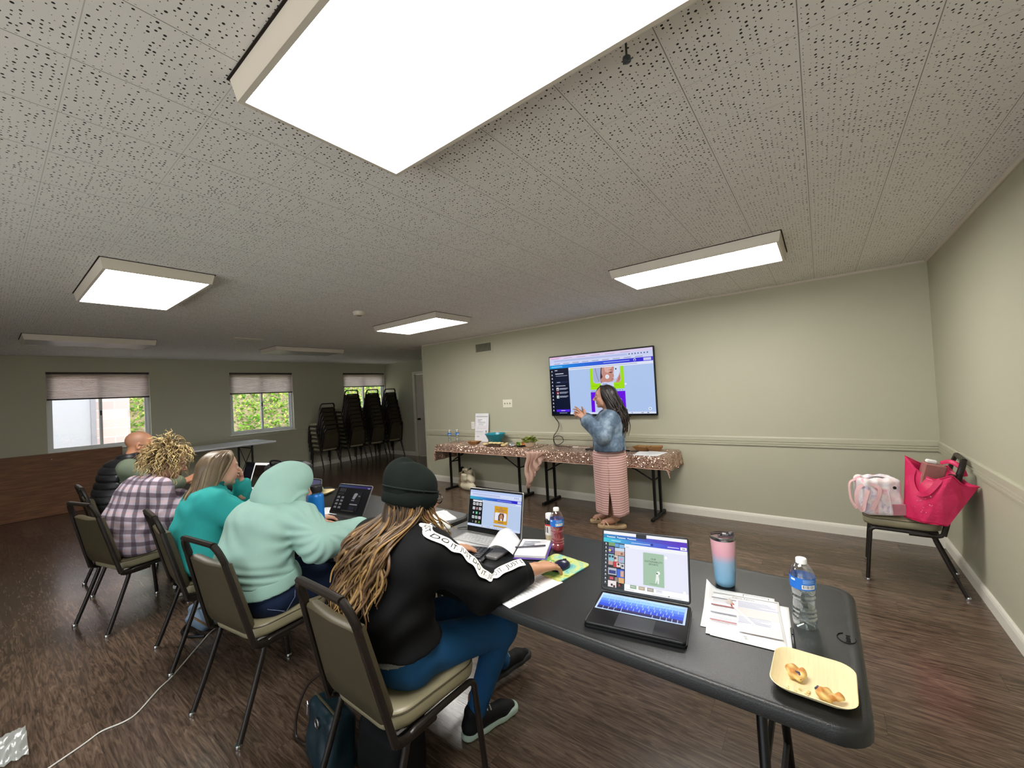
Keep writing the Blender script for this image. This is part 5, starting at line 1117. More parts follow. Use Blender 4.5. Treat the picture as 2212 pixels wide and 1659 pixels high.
# ---------------------------------------------------------------- beanie, black sweatshirt
J=Pose(); v=lambda *a:np.array(a,float)
J.P=v(0,.245,.575); J.W=v(.0,.215,.745); J.C=v(.02,.262,.895); J.N=v(.02,.325,1.01); J.HC=v(.018,.358,1.112); J.HR=(-.16,.0,-.15)
J.SR=v(.185,.305,.945); J.SL=v(-.175,.285,.945); J.ER=v(.305,.44,.772); J.WR=v(.395,.655,.798); J.EL=v(-.27,.40,.79); J.WL=v(-.10,.63,.79)
J.KR=v(.165,.69,.475); J.KL=v(-.07,.72,.50); J.AR=v(.045,.63,.10); J.AL=v(-.05,.93,.12)
hr=(J.WR,(.22,.95,-.12),(.05,.1,1),-1,[(.30,.45,.35),(.22,.40,.35),(.25,.45,.35),(.3,.5,.35)],(.75,.35),.97)
pb=place(body_mesh('person',J,'b98868',hands=[hr,(J.WL,(.5,.85,-.05),(0,.1,1),1,(.2,.3,.3),(.6,.25),.95)],brow='3a2a20'),'B')
tag(pb,'person in a dark green beanie and black sweatshirt, hand on a mouse','person')
BLKC=mat('black_sweatshirt','0b0b0d',.75,var=.15,ns=50,bump=.3,bs=350)
s=SDF(); torso(s,J,1.06,.014); arm(s,J.SR,J.ER,J.WR,.020,(.058,.050,.036),end=-.085); arm(s,J.SL,J.EL,J.WL,.020,(.058,.050,.036),end=-.085)
s.half(v(0,0,.60),(0,.1,-1)); s.ell(J.N+v(0,.03,.075),(.062,.066,.05),None,.02,-1)
sw=cloth_obj('sweatshirt',s,BLKC,pb,.006,wrinkle(5,.0045,(12,10,34),.5))
s=SDF(); d=nrm(J.WR-J.ER); s.cap(J.WR-d*.075,J.WR-d*.03,.0500,.046,.01).half(J.WR-d*.030,d).half(J.WR-d*.085,-d); cloth_obj('cuff',s,mat('black_rib','09090a',.8),sw,.004)
s=SDF(); legs(s,J,.006,.98); cloth_obj('jeans',s,mat('blue_stretch_denim','1f4f7d',.65,var=.15,ns=14,bump=.25,bs=500),pb,.007,wrinkle(9,.002,(20,15,20),.5))
s=SDF(); s.cap(J.P-v(.085,0,0),J.P+v(.085,0,0),.128,None,.02); s.cap(J.P,J.W,.118,None,.06); s.half(v(0,0,.545),(0,.35,-1)).half(v(0,.27,0),(0,1,0)); cloth_obj('shirt_hem',s,mat('grey_heather','8c8c90',.8,var=.3,ns=300),pb,.006)
BLKS=mat('black_mesh_shoe','18181b',.6,bump=.4,bs=500); MINTS=mat('mint_grey_sole','b5c9bd',.6)
sneaker(pb,(.03,.565),(.105,.83),.0,BLKS,MINTS); sneaker(pb,(-.075,.86),(-.015,1.12),.035,BLKS,mat('dark_sole','3a3a3c',.6),.02)
s=SDF(); s.cap(J.AR+v(0,0,.05),J.AR+v(0,0,-.02),.036,None,.01); cloth_obj('sock',s,mat('brown_sock','8a5f50',.8),pb,.005)
# beanie
R=_rot(J.HR); T=lambda x,y,z:J.HC+R@np.array([x,y,z])
s=SDF(); s.ell(T(0,-.018,.045),(.094,.112,.10),R,.03); s.ell(T(-.012,-.062,.108),(.052,.056,.052),R,.06); s.half(T(0,0,-.0),R@v(0,-.15,-1)); s.ell(T(.01,-.03,.165),(.012,.06,.022),R@_rot((0,.4,.3)),.03,-1)
GRN=mat('dark_green_fleece','0f1613',.9,var=.2,ns=120,bump=.35,bs=300)
be=cloth_obj('beanie',s,GRN,pb,.005,wrinkle(4,.002,(20,20,14),.5))
s=SDF(); s.ell(T(0,-.015,.012),(.099,.118,.085),R,.01); s.half(T(0,0,.042),R@v(0,.12,1)).half(T(0,0,-.035),R@v(0,-.22,-1)); cloth_obj('turned_brim',s,GRN,be,.005)
b=MB(); b.tube([T(.098*math.cos(w),-.015+.117*math.sin(w),.043-.12*.117*math.sin(w)) for w in [i*.26 for i in range(25)]],.0035,6,closed=False); b.obj('brim_edge',mat('green_edge','1a221e',.9),be)
# hair
rnd=random.Random(12); sp=[]
_W=np.empty(len(sw.data.vertices)*3,np.float32); sw.data.vertices.foreach_get('co',_W); _W=_W.reshape(-1,3); _G=np.full((60,60),9.)
np.minimum.at(_G,(np.clip(((_W[:,0]+.45)/.015).astype(int),0,59),np.clip(((_W[:,2]-.5)/.012).astype(int),0,59)),_W[:,1])
def backy(z,x):
    i=int(min(max((x+.45)/.015,1),58)); j=int(min(max((z-.5)/.012,1),58)); m=_G[i-1:i+2,j-1:j+2].min(); m=m if m<5 else .30
    return min(m,np.interp(z,[1.0,1.06,1.12],[.235,.272,.285])) if z>1.0 else m
hcap=SDF(); hcap.ell(T(0,-.030,-.045),(.080,.080,.092),R,.03); hcap.cap(T(0,-.062,-.05),T(0,-.085,-.12),.050,.045,.04); hcap.ell(T(.01,.06,-.07),(.062,.070,.10),R,.012,-1); hv,hf_=hcap.mesh(.006,wrinkle(3,.003,(60,30,10),.3)); ha=np_obj('hair',hv,hf_,HAIRM,pb,np.tile(L('3b2b1d'),(len(hv),1)))
for i in range(260):
    a=rnd.uniform(-1.6,1.75); ra=.082; x0,y0=J.HC[0]+ra*math.sin(a)*.95,J.HC[1]-.02-.098*math.cos(a)
    z0=1.095-.03*math.cos(a)+rnd.uniform(-.02,.03); ze=rnd.triangular(.66,.92,.76) if abs(a)<1.1 else rnd.uniform(.80,.92)
    xs=x0*1.25-.03+rnd.uniform(-.07,.05); pts=[(x0,y0,z0+.02)]; ph=rnd.random()*6.28; lay=rnd.uniform(.004,.040); am=rnd.uniform(.008,.026); fq=rnd.uniform(13,20)
    n=9
    for q in range(1,n+1):
        t=q/n; z=z0+(ze-z0)*t; x=x0+(xs-x0)*min(1,t*1.3); w=am*min(1,t*2)
        y=min(y0,1e9)*(1-min(1,t*2.2))+ (backy(z,x)-lay*(1-.3*t))*min(1,t*2.2)
        pts.append((x+w*math.sin(ph+fq*(z0-z)*2.2),y+w*.5*math.cos(ph+fq*(z0-z)*2),z))
    bl=rnd.random(); c0=rgb('3a2a1c') if bl<.72 else rgb('7d5f36'); c1=rgb('6b4d2e') if bl<.45 else rgb('a5824c') if bl<.82 else rgb('4a3422')
    sp.append((pts,rnd.uniform(.005,.0095),c0,c1))
for i in range(9):
    a=1.2+.05*i; x0,y0=J.HC[0]+.08,J.HC[1]-.03+.008*i; pts=[(x0,y0,1.085),(x0+.012,y0+.012,1.05),(x0+.022,y0+.03+.002*i,1.025-.002*i),(x0+.024,y0+.055+.004*i,1.005-.003*i)]; pts=[v(q[0]+rnd.uniform(-.012,.008),q[1]+rnd.uniform(-.015,.01),q[2]+rnd.uniform(-.012,.006)*j) for j,q in enumerate(pts)]; sp.append((pts,.0042,rgb('6b5230'),rgb('a88448')))
locks('hair_strand',ha,sp)
# glasses
b=MB()
for q in (1,-1): b.tube([T(q*.034+.025*math.cos(w),.100+.0*q,.0+.019*math.sin(w)) for w in [i*.5 for i in range(13)]],.0022,6)
b.tube([T(-.01,.104,.003),T(.01,.104,.003)],.002,6)
for q in (1,-1): b.tube([T(q*.060,.10,.004),T(q*.076,.04,.004),T(q*.078,-.01,-.002)],.0024,6)
b.obj('glasses',mat('dark_tortoise','1d1714',.25),pb)
# ring and sleeve stripe
Pf=hand_sdf(SDF(),*hr); b=MB(); u=nrm(v(.22,.95,-.12)); c=Pf(.103,.0105,-.004)
b.tube([c+np.array(Vector((math.cos(w)*.0105,0,math.sin(w)*.0105))) for w in [i*.45 for i in range(15)]],.0022,6); b.ball(c+v(0,0,.011),.0055,8); b.obj('ring',mat('silver_ring','cfc9c4',.2,1),pb)
path=smooth_path([J.N+v(.055,-.03,.0),J.N+v(.10,-.01,-.02),J.SR+v(0,.0,.0),J.SR*.5+J.ER*.5,J.ER,J.ER*.5+J.WR*.5,J.WR-nrm(J.WR-J.ER)*.06],10); path=[np.array(p) for p in path]
RAD=np.interp(np.linspace(0,1,len(path)),[0,.14,.3,.5,.66,.84,1],[.012,.045,.083,.080,.074,.067,.060])
cum=np.concatenate([[0],np.cumsum([np.linalg.norm(path[i+1]-path[i]) for i in range(len(path)-1)])]); TOT=cum[-1]; camd=nrm(v(1.1,-1.1,.75))
def rib(sv,vv,off):
    sv=min(max(sv,0),TOT); p=np.array([np.interp(sv,cum,[q[k] for q in path]) for k in range(3)]); p2=np.array([np.interp(min(sv+.02,TOT),cum,[q[k] for q in path]) for k in range(3)]); p1=np.array([np.interp(max(sv-.02,0),cum,[q[k] for q in path]) for k in range(3)])
    t=nrm(p2-p1); n=v(0,0,1)*.85+camd*.45; n=nrm(n-t*np.dot(n,t)); w=np.cross(n,t); r=np.interp(sv,cum,RAD)
    wob=.006*math.sin(sv*95+1)*min(1,max(.15,1.15-sv/TOT)); a=(vv+wob)/r
    return p+(n*math.cos(a)+w*math.sin(a))*(r+off)
b=MB(); b.sheet(lambda a,c:tuple(rib(a*TOT,(c-.5)*.036,.0065)),70,4); st=b.obj('sleeve_stripe',mat('white_twill_tape','e9e7e2',.7,var=.02),sw,ang=180)
b=MB(); sx=.05
tv_,tf_=text_geo('JUST DO IT.',.026,'LEFT'); wd=max(p[0] for p in tv_)
while sx<TOT-.02:
    vs=[tuple(rib(sx+p[0],p[1],.0075)) for p in tv_ ]; 
    k=[f for f in tf_ if all(sx+tv_[i][0]<TOT-.004 for i in f)]
    b.add(vs,k); sx+=wd+.012
b.obj('lettering',mat('black_print','121212',.7),st,smooth=False)
# ---------------------------------------------------------------- mint hoodie
J=Pose(); J.P=v(0,.235,.575); J.W=v(0,.205,.735); J.C=v(0,.262,.878); J.N=v(0,.345,.98); J.HC=v(.015,.418,1.062); J.HR=(-.36,0,-.25)
J.SR=v(.19,.345,.915); J.SL=v(-.19,.345,.915); J.ER=v(.295,.375,.785); J.WR=v(.335,.63,.797); J.EL=v(-.29,.42,.80); J.WL=v(-.12,.63,.80)
J.KR=v(.14,.68,.49); J.KL=v(-.14,.68,.49); J.AR=v(.14,.70,.10); J.AL=v(-.14,.72,.10)
ph=place(body_mesh('person',J,'c79a80',hands=[(J.WR,(-.1,1,-.1),(0,.1,1),-1,(.3,.4,.4)),(J.WL,(.3,1,-.1),(0,.1,1),1,(.3,.4,.4))],b=.9),'H')
tag(ph,'person leaning forward in a mint hoodie with the hood up','person')
MINT=mat('mint_fleece','97bab0',.85,var=.05,ns=16,bump=.2,bs=400); MINT2=mat('mint_rib','95b9ae',.85,var=.05,bump=.3,bs=500)
s=SDF(); torso(s,J,1.1,.018); arm(s,J.SR,J.ER,J.WR,.03,(.062,.058,.040),end=-.03); arm(s,J.SL,J.EL,J.WL,.03,(.062,.058,.040),end=-.03)
R=_rot(J.HR)
s.half(v(0,0,.625),(0,.12,-1))
def fold(P):
    x,y,z=P[:,0],P[:,1],P[:,2]; d=np.hypot(y-.36,z-.86)+1e-6; a=np.arctan2(z-.86,-(y-.36))
    f=.0042*np.exp(-((d-.13)/.075)**2)*np.cos(a*13+2.2*np.sin(d*21)+1.5*np.sin(x*11))*np.clip((x+.02)/.08,0,1)
    return f-.004*np.exp(-((z-.70+.25*(y-.1))/.05)**2)*np.sin(z*150+y*35+3*np.sin(x*9))+wrinkle(21,.0025,(10,14,40),.5)(P)
ho=cloth_obj('hoodie',s,MINT,ph,.006,fold)
s=SDF(); s.cap(J.P-v(.09,0,.0),J.P+v(.09,0,.0),.140,None,.06); s.cap(J.P,J.W,.135,None,.06); s.cap(J.P+v(-.09,.0,.05),J.P+v(.09,0,.05),.138,None,.05); s.half(v(0,0,.640),(0,-.12,1)).half(v(0,0,.565),(0,.15,-1)); cloth_obj('waistband',s,MINT2,ho,.006,wrinkle(2,.001,(60,60,5),.3))
# hood up
s=SDF(); hc=v(.005,.385,1.078)
s.ell(hc,(.114,.142,.118),None,.03).cap(v(-.045,.435,1.105),v(.045,.435,1.105),.078,None,.05).ell((0,.315,1.02),(.112,.085,.075),None,.05).ell(hc+v(0,-.055,-.055),(.10,.10,.075),None,.05).cap(v(-.07,.33,.985),v(.07,.33,.985),.060,None,.05).cap(v(-.085,.40,.985),v(.085,.40,.985),.045,None,.04)
s.ell(hc+v(0,.05,-.01),(.096,.155,.102),None,.01,-1); s.cap(v(-.03,.46,1.09),v(.03,.46,1.09),.062,None,.02,-1); s.half(v(0,.497,1.09),(.0,1,-.02),.008)
def hf(P): x,y,z=P[:,0],P[:,1],P[:,2]; return -.007*np.exp(-((z-1.0-.18*(y-.4)-.03*np.sin(y*20))/.012)**2)*(y<.52)+wrinkle(7,.003,(8,22,18),.6)(P)
cloth_obj('hood',s,MINT,ho,.005,hf)
s=SDF(); legs(s,J,.010,1.05); je=cloth_obj('jeans',s,mat('dark_denim','22304c',.75,var=.3,ns=10,bump=.3,bs=600),ph,.007,wrinkle(19,.0035,(20,18,22),.5))
b=MB(); TH=mat('jean_stitching','7a8aa8',.8)
b.tube([(.20,.30,.60),(.225,.28,.545),(.215,.24,.49)],.0012,4); b.tube([(.12,.135,.585),(.19,.165,.53),(.225,.225,.50)],.0012,4); b.tube([(.10,.128,.52),(.15,.14,.565),(.20,.19,.52)],.001,4); b.obj('stitching',TH,je)
s=SDF(); s.cap(J.P-v(.09,0,-.01),J.P+v(.09,0,.01),.130,None,.02); s.half(v(0,0,.60),(0,0,1)).half(v(0,0,.57),(0,.2,-1)).half(v(0,.2,0),(0,1,0)); cloth_obj('undershirt',s,mat('pale_striped_shirt','c3cbb8',.8,var=.4,ns=120),ph,.006)
sneaker(ph,(.14,.64),(.16,.90),.0,mat('grey_shoe','4a4a50',.7),mat('pale_sole','cfcfcb',.6)); sneaker(ph,(-.14,.66),(-.15,.92),.0,mat('grey_shoe','4a4a50',.7),mat('pale_sole','cfcfcb',.6))
rnd=random.Random(31); sp=[]
for i in range(40):
    a=rnd.uniform(.2,1.35)*(1 if i%3 else -1); p=J.HC+R@v(.072*math.sin(a),.045*math.cos(a)+.015,.075-.03*abs(a)); sp.append(([p,p+R@v(.012*np.sign(a),.012,-.02),p+R@v(.016*np.sign(a),.004,-.07),p+R@v(.010*np.sign(a),-.01,-.11)],.007,rgb('33241a'),rgb('4a3524')))
locks('hair',ph,sp)
# ---------------------------------------------------------------- teal fleece, hand at mouth
J=Pose(); J.P=v(0,.225,.575); J.W=v(.0,.205,.715); J.C=v(0,.245,.855); J.N=v(0,.285,.985); J.HC=v(.0,.335,1.115); J.HR=(-.10,0,-.10)
J.SR=v(.175,.235,.925); J.SL=v(-.175,.275,.925); J.ER=v(.265,.42,.775); J.WR=v(.13,.61,.80); J.EL=v(-.13,.49,.785); J.WL=v(-.02,.455,.985)
J.KR=v(.14,.68,.48); J.KL=v(-.14,.68,.48); J.AR=v(.14,.66,.10); J.AL=v(-.14,.66,.10)
pt=place(body_mesh('person',J,'c99a84',hands=[(J.WL,(.06,-.03,1),(.25,1,.05),1,[(1.1,1.1,.5),(1.0,1.1,.5),(.95,1.0,.5),(.9,1.0,.5)],(.5,.5),.92),(J.WR,(-.3,.9,-.1),(0,.1,1),-1,(.3,.4,.4))],b=.95,brow='8a7660'),'T')
tag(pt,'person with long brown hair in a teal fleece, one hand held at the mouth','person')
TEAL=mat('teal_fleece','2f9c99',.85,var=.07,ns=24,bump=.4,bs=260)
s=SDF(); torso(s,J,1.12,.02); arm(s,J.SR,J.ER,J.WR,.028,(.064,.058,.040)); arm(s,J.SL,J.EL,J.WL-nrm(J.WL-J.EL)*.02,.022,(.060,.052,.036)); s.half(v(0,0,.50),(0,.0,-1)); s.ell(J.N+v(0,.045,.085),(.06,.075,.06),None,.02,-1)
fl_=cloth_obj('fleece_pullover',s,TEAL,pt,.0065,wrinkle(14,.007,(8,10,26),.6))
s=SDF(); s.cap(J.N+v(0,0,-.01),J.N+v(0,.012,.045),.074,.070,.01); s.half(J.N+v(0,.012,.05),(0,-.15,1)).cap(J.N+v(0,.02,.0),J.N+v(0,.03,.09),.060,.060,.005,-1); cloth_obj('collar',s,mat('dark_teal_collar','1c5f60',.85),fl_,.005)
s=SDF(); legs(s,J,.008,1.05); cloth_obj('trousers',s,mat('black_trousers','17171a',.85),pt,.009)
sneaker(pt,(.14,.60),(.15,.86),.0,BLKS,mat('dark_sole','3a3a3c',.6)); sneaker(pt,(-.14,.60),(-.15,.86),.0,BLKS,mat('dark_sole','3a3a3c',.6))
R=_rot(J.HR); T=lambda x,y,z:J.HC+R@np.array([x,y,z])
s=SDF(); s.ell(T(0,-.020,.032),(.083,.100,.088),R,.03); s.cap(T(0,-.065,.0),T(0,-.105,-.16),.078,.060,.04); s.cap(T(.060,-.03,-.02),T(.062,-.075,-.14),.034,.045,.03); s.cap(T(-.060,-.03,-.02),T(-.062,-.06,-.14),.034,.045,.03); s.ell(T(0,.085,-.03),(.058,.07,.125),R,.012,-1)
hv,hf_=s.mesh(.006,wrinkle(6,.003,(70,40,4),.2)); hcol=np.tile(L('66543f'),(len(hv),1)); ha=np_obj('hair',hv,hf_,HAIRM,pt,hcol)
rnd=random.Random(77); sp=[]
for i in range(230):
    a=rnd.uniform(-2.25,2.25); fr=rnd.random(); top=T(.012*math.sin(a),.045-.05*fr,.118)
    sd=T(.088*math.sin(a),-.022-.104*math.cos(a),.03+.01*rnd.random()); 
    if abs(a)>1.75: sd=T(.080*np.sign(a),.035,.045)
    lo=T(.095*math.sin(a),-.050-.100*max(math.cos(a),-.15),-.10); ze=rnd.uniform(.80,.93); y2=.125-.02*rnd.random()+.06*abs(math.sin(a)); en=v(.115*math.sin(a)+rnd.uniform(-.02,.02),y2,ze)
    md=(lo+en)/2+v(.012*np.sign(a),-.012,.0); c=rnd.random(); c0=rgb('66533e') if c<.5 else rgb('85725a') if c<.8 else rgb('4c3c2c'); c1=rgb('6b563e') if c<.7 else rgb('a38f70')
    sp.append(([top,(top+sd)/2+(sd-J.HC)*.22,sd,lo,md,en],rnd.uniform(.006,.011),c0,c1))
locks('hair_strand',ha,sp)
# ---------------------------------------------------------------- plaid jacket, curly hair
J=Pose(); J.P=v(0,.24,.565); J.W=v(0,.245,.70); J.C=v(0,.325,.845); J.N=v(0,.42,.965); J.HC=v(.015,.515,1.09); J.HR=(-.38,0,-.62)
J.SR=v(.175,.345,.915); J.SL=v(-.17,.36,.915); J.ER=v(.255,.345,.715); J.WR=v(.15,.57,.775); J.EL=v(-.25,.42,.74); J.WL=v(-.03,.62,.79)
J.KR=v(.15,.70,.48); J.KL=v(-.13,.70,.48); J.AR=v(.13,.62,.10); J.AL=v(-.13,.66,.10)
pp=place(body_mesh('person',J,'bf8f7a',hands=[(J.WR,(-.35,.9,.15),(.3,.1,1),-1,(.5,.6,.5)),(J.WL,(.3,.95,.1),(-.3,.1,1),1,(.5,.6,.5))],brow='4a3828',b=.95),'P')
tag(pp,'person with curly blonde hair in a plaid fleece jacket, looking down','person')
def plaid():
    t=NT('plum_and_lilac_plaid'); vv=t.co(); wv=t.n('ShaderNodeVectorMath',operation='ADD',i0=vv); nz=t.n('ShaderNodeTexNoise',Vector=vv,Scale=6); sc=t.n('ShaderNodeVectorMath',operation='SCALE',i0=nz.outputs[1]); sc.inputs['Scale'].default_value=.03; t.put(wv.inputs[1],sc.outputs[0])
    x,y,z=[t.n('ShaderNodeSeparateXYZ',Vector=wv.outputs[0]).outputs[i] for i in range(3)]
    u=t.math('ADD',x,t.math('MULTIPLY',y,.9)); w=t.math('ADD',z,t.math('MULTIPLY',y,.25))
    def band(c,per,w_,off): a=t.math('ABSOLUTE',t.math('SUBTRACT',t.math('FRACT',t.math('ADD',t.math('DIVIDE',c,per),off)),.5)); return t.n('ShaderNodeMapRange',i0=a,i1=w_,i2=w_+.07,i3=1.0,i4=0.0).outputs[0]
    d1=band(u,.088,.15,.1); d2=band(w,.088,.15,.3); p1=band(u,.088,.05,.6); p2=band(w,.088,.05,.8)
    c=t.mix(t.math('MULTIPLY',t.math('MAXIMUM',p1,p2),.6),'a79fae','c2a0a0'); c=t.mix(t.math('MULTIPLY',d1,.72),c,'3a2833'); c=t.mix(t.math('MULTIPLY',d2,.72),c,'34222d')
    t.bsdf(c,.9,0,Normal=t.bump(t.noise(vv,260,2),.5,.003)); return t.m
s=SDF(); torso(s,J,1.1,.024); arm(s,J.SR,J.ER,J.WR,.030,(.066,.060,.044),end=-.03); arm(s,J.SL,J.EL,J.WL,.030,(.066,.060,.044),end=-.03); s.half(v(0,0,.485),(0,.0,-1)); s.ell(J.N+v(0,.05,.09),(.06,.075,.06),None,.02,-1)
ja=cloth_obj('plaid_jacket',s,plaid(),pp,.0065,wrinkle(31,.006,(12,10,24),.7))
b=MB(); q=[J.SR+v(-.06,-.06,.055),J.SR+v(.0,-.075,.01),J.SR+v(.035,-.062,-.06),J.SR+v(.04,-.02,-.10)]; b.tube(smooth_path(q),.003,5); b.obj('shoulder_seam',mat('plum_seam','3a2630',.9),ja)
s=SDF(); legs(s,J,.008,1.03); cloth_obj('leggings',s,mat('black_leggings','131316',.8),pp,.009)
WS=mat('white_foam_sole','d0cdc6',.6); sneaker(pp,(.02,.52),(.06,.80),.0,BLKS,WS); sneaker(pp,(-.16,.60),(-.12,.87),.0,BLKS,WS)
R=_rot(J.HR); T=lambda x,y,z:J.HC+R@np.array([x,y,z])
s=SDF(); s.ell(T(0,-.022,.030),(.085,.098,.088),R,.03); s.cap(T(0,-.05,-.04),T(0,-.06,-.10),.07,.06,.03); s.ell(T(0,.085,-.035),(.062,.075,.115),R,.012,-1); hv,hf_=s.mesh(.007); ha=np_obj('hair',hv,hf_,HAIRM,pp,np.tile(L('4f3d28'),(len(hv),1)))
rnd=random.Random(91); sp=[]
for i in range(330):
    a=rnd.uniform(-2.3,2.3); el=rnd.uniform(-.15,1.25); d0=v(math.sin(a)*math.cos(el),-math.cos(a)*math.cos(el),math.sin(el)); 
    if d0[1]>.45 and d0[2]<.55: continue
    p0=J.HC+R@(v(0,-.02,.03)+d0*v(.082,.096,.086)); out=R@d0; Ln=rnd.uniform(.12,.21)*(1.05 if el<.6 else .9); hr_=rnd.uniform(.006,.010); tn=rnd.uniform(2.2,3.6); ph0=rnd.random()*6.28
    pts=[]; q=p0.copy(); dirv=nrm(out+v(0,0,.1)); st_=Ln/14; ax=nrm(np.cross(dirv,v(.2,.3,1))); 
    for k in range(15):
        t=k/14; dirv=nrm(dirv+v(0,0,-.19)); q=q+dirv*st_; e1=nrm(np.cross(dirv,v(.3,.9,.1))); e2=np.cross(dirv,e1); w=ph0+tn*6.28*t; pts.append(q+(e1*math.cos(w)+e2*math.sin(w))*hr_*min(1,.3+t*2))
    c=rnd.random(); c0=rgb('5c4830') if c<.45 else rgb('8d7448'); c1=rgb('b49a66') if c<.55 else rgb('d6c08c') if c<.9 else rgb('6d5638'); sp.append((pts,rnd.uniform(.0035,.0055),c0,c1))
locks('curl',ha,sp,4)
# ---------------------------------------------------------------- black quilted vest
J=Pose(); J.P=v(0,.22,.58); J.W=v(0,.20,.77); J.C=v(0,.235,.945); J.N=v(0,.30,1.085); J.HC=v(.0,.365,1.215); J.HR=(-.20,0,-.15)
J.SR=v(.195,.255,1.015); J.SL=v(-.195,.28,1.015); J.ER=v(.27,.46,.83); J.WR=v(.195,.66,.835); J.EL=v(-.27,.46,.83); J.WL=v(-.12,.69,.80)
J.KR=v(.14,.68,.49); J.KL=v(-.14,.68,.49); J.AR=v(.14,.66,.10); J.AL=v(-.14,.66,.10)
def stub(q,col):
    x,y,z=q[:,0],q[:,1],q[:,2]; m=np.clip((z+.01-.6*np.maximum(y-.02,0))/.04,0,1)*np.clip((.055-y)/.04,0,1); m2=np.clip((-.035-z)/.03,0,1)*(y>.02)*.35
    m=np.maximum(m*.45,m2*.5)[:,None]; return col*(1-m)+L('5a4a42')*m
s2=SDF()
pm=place(body_mesh('person',J,'bd8465',hands=[(J.WR,(-.15,.95,.25),(.5,.1,1),-1,(.6,.7,.5),(.6,.25),1.08),(J.WL,(.4,.9,0),(0,.1,1),1,(.4,.5,.5),(.6,.25),1.08)],b=1.0,fn=stub,ks=1.07,brow='3a2c24',lip='96584c'),'M')
tag(pm,'person with a shaved head and glasses in a black quilted vest over an olive shirt','person')
OLV=mat('olive_shirt','66705f',.8,var=.08,ns=20,bump=.2,bs=400)
s=SDF(); torso(s,J,1.15,.004); arm(s,J.SR,J.ER,J.WR-nrm(J.WR-J.ER)*.09,.026,(.068,.060,.048)); arm(s,J.SL,J.EL,J.WL-nrm(J.WL-J.EL)*.09,.026,(.068,.060,.048)); s.half(v(0,0,.50),(0,0,-1)); s.ell(J.N+v(0,.045,.09),(.062,.075,.06),None,.02,-1); cloth_obj('shirt',s,OLV,pm,.007,wrinkle(41,.006,(10,14,26),.7))
s=SDF(); torso(s,J,1.18,.022); s.cap(J.N+v(0,-.01,-.02),J.N+v(0,.0,.05),.088,.080,.02)
for S,q in ((J.SR,1),(J.SL,-1)): s.ell(S+v(q*.055,.01,-.05),(.070,.095,.115),None,.02,-1)
s.half(v(0,0,.545),(0,.1,-1)).ell(J.N+v(0,.05,.09),(.066,.085,.08),None,.015,-1).half(J.N+v(0,0,.06),(0,-.2,1))
def quilt(P): z=P[:,2]+.05*P[:,1]; return .011*(1-np.abs(np.sin(z*PI/.062)))**2.2-.005+wrinkle(44,.003,(22,22,30),.6)(P)
cloth_obj('quilted_vest',s,mat('black_nylon_shell','18191d',.45,var=.15,bump=.2,bs=300),pm,.0065,quilt)
s=SDF(); legs(s,J,.008,1.15); cloth_obj('trousers',s,mat('dark_olive_trousers','35382e',.85),pm,.009); sneaker(pm,(.14,.60),(.15,.88),.0,BLKS,WS); sneaker(pm,(-.14,.60),(-.15,.88),.0,BLKS,WS)
R=_rot(J.HR); T=lambda x,y,z:J.HC+R@(np.array([x,y,z])*1.07); b=MB()
for q in (1,-1): b.tube([T(q*.034+.024*math.cos(w),.102,.002+.016*math.sin(w)) for w in [i*.5 for i in range(13)]],.0018,6); b.tube([T(q*.058,.10,.006),T(q*.076,.04,.006),T(q*.079,-.012,.0)],.0022,6)
b.tube([T(-.01,.106,.004),T(.01,.106,.004)],.0018,6); b.obj('glasses',mat('dark_frames','231a16',.3),pm)
b=MB(); d=nrm(J.WR-J.ER); c=J.WR-d*.035; e1=nrm(np.cross(d,v(0,0,1))); e2=np.cross(d,e1); b.tube([c+(e1*math.cos(w)+e2*math.sin(w))*.0335 for w in [i*.45 for i in range(15)]],.006,6,flat=.6); b.obj('wristband',BLKM,pm)
# ---------------------------------------------------------------- presenter: local +y is the way she faces
J=Pose(); J.P=v(0,0,.80); J.W=v(0,.01,.95); J.C=v(0,.0,1.08); J.N=v(0,-.01,1.215); J.HC=v(.0,.03,1.385); J.HR=(-.06,0,.10)
J.SR=v(.17,-.01,1.155); J.SL=v(-.17,-.01,1.155); J.EL=v(-.235,.07,.985); J.WL=v(-.17,.235,1.16); J.ER=v(.23,.06,.97); J.WR=v(.06,.25,1.17)
J.KR=v(.085,.02,.46); J.KL=v(-.085,.0,.46); J.AR=v(.08,.06,.125); J.AL=v(-.085,-.02,.125)
feet=[]
for A,ty in ((J.AR,1),(J.AL,1)):
    g=SDF(); g.cap(A+v(0,0,.10),A,.042,.034,.02).cap(A+v(0,-.015,-.02),A+v(0,.06,-.045),.032,.030,.02).cap(A+v(0,.05,-.05),A+v(0,.125,-.062),.032,.026,.02)
    for i in range(5): g.cap(A+v(-.026+.013*i,.12,-.066),A+v(-.028+.014*i,.158-.006*abs(i-1.5),-.068),.009,.0075,.004)
    feet.append(g)
pr=body_mesh('person',J,'c08f78',b=.92,ks=1.0,brow='2a1c18',lip='b0625f',bare=feet,hands=[(J.WL,(.15,.72,.68),(-.75,-.45,.45),1,[(.12,.15,.1),(.30,.35,.2),(.75,.8,.4),(.9,.9,.4)],(.9,.05),.95,.16),(J.WR,(.15,.70,.68),(.75,-.45,.45),-1,[(.15,.2,.1),(.35,.4,.2),(.7,.7,.4),(.8,.8,.4)],(.9,.05),.95,.16)])
FA=math.atan2(.86,-.5); pr.scale=(1.03,1.03,1.025); pr.location=(-1.885,4.185,0); pr.rotation_euler=(0,0,math.atan2(.90,-.43)); tag(pr,'person standing by the television in a denim jacket and pink striped skirt, gesturing','person')
DEN=vcmat('x',.7) if False else None
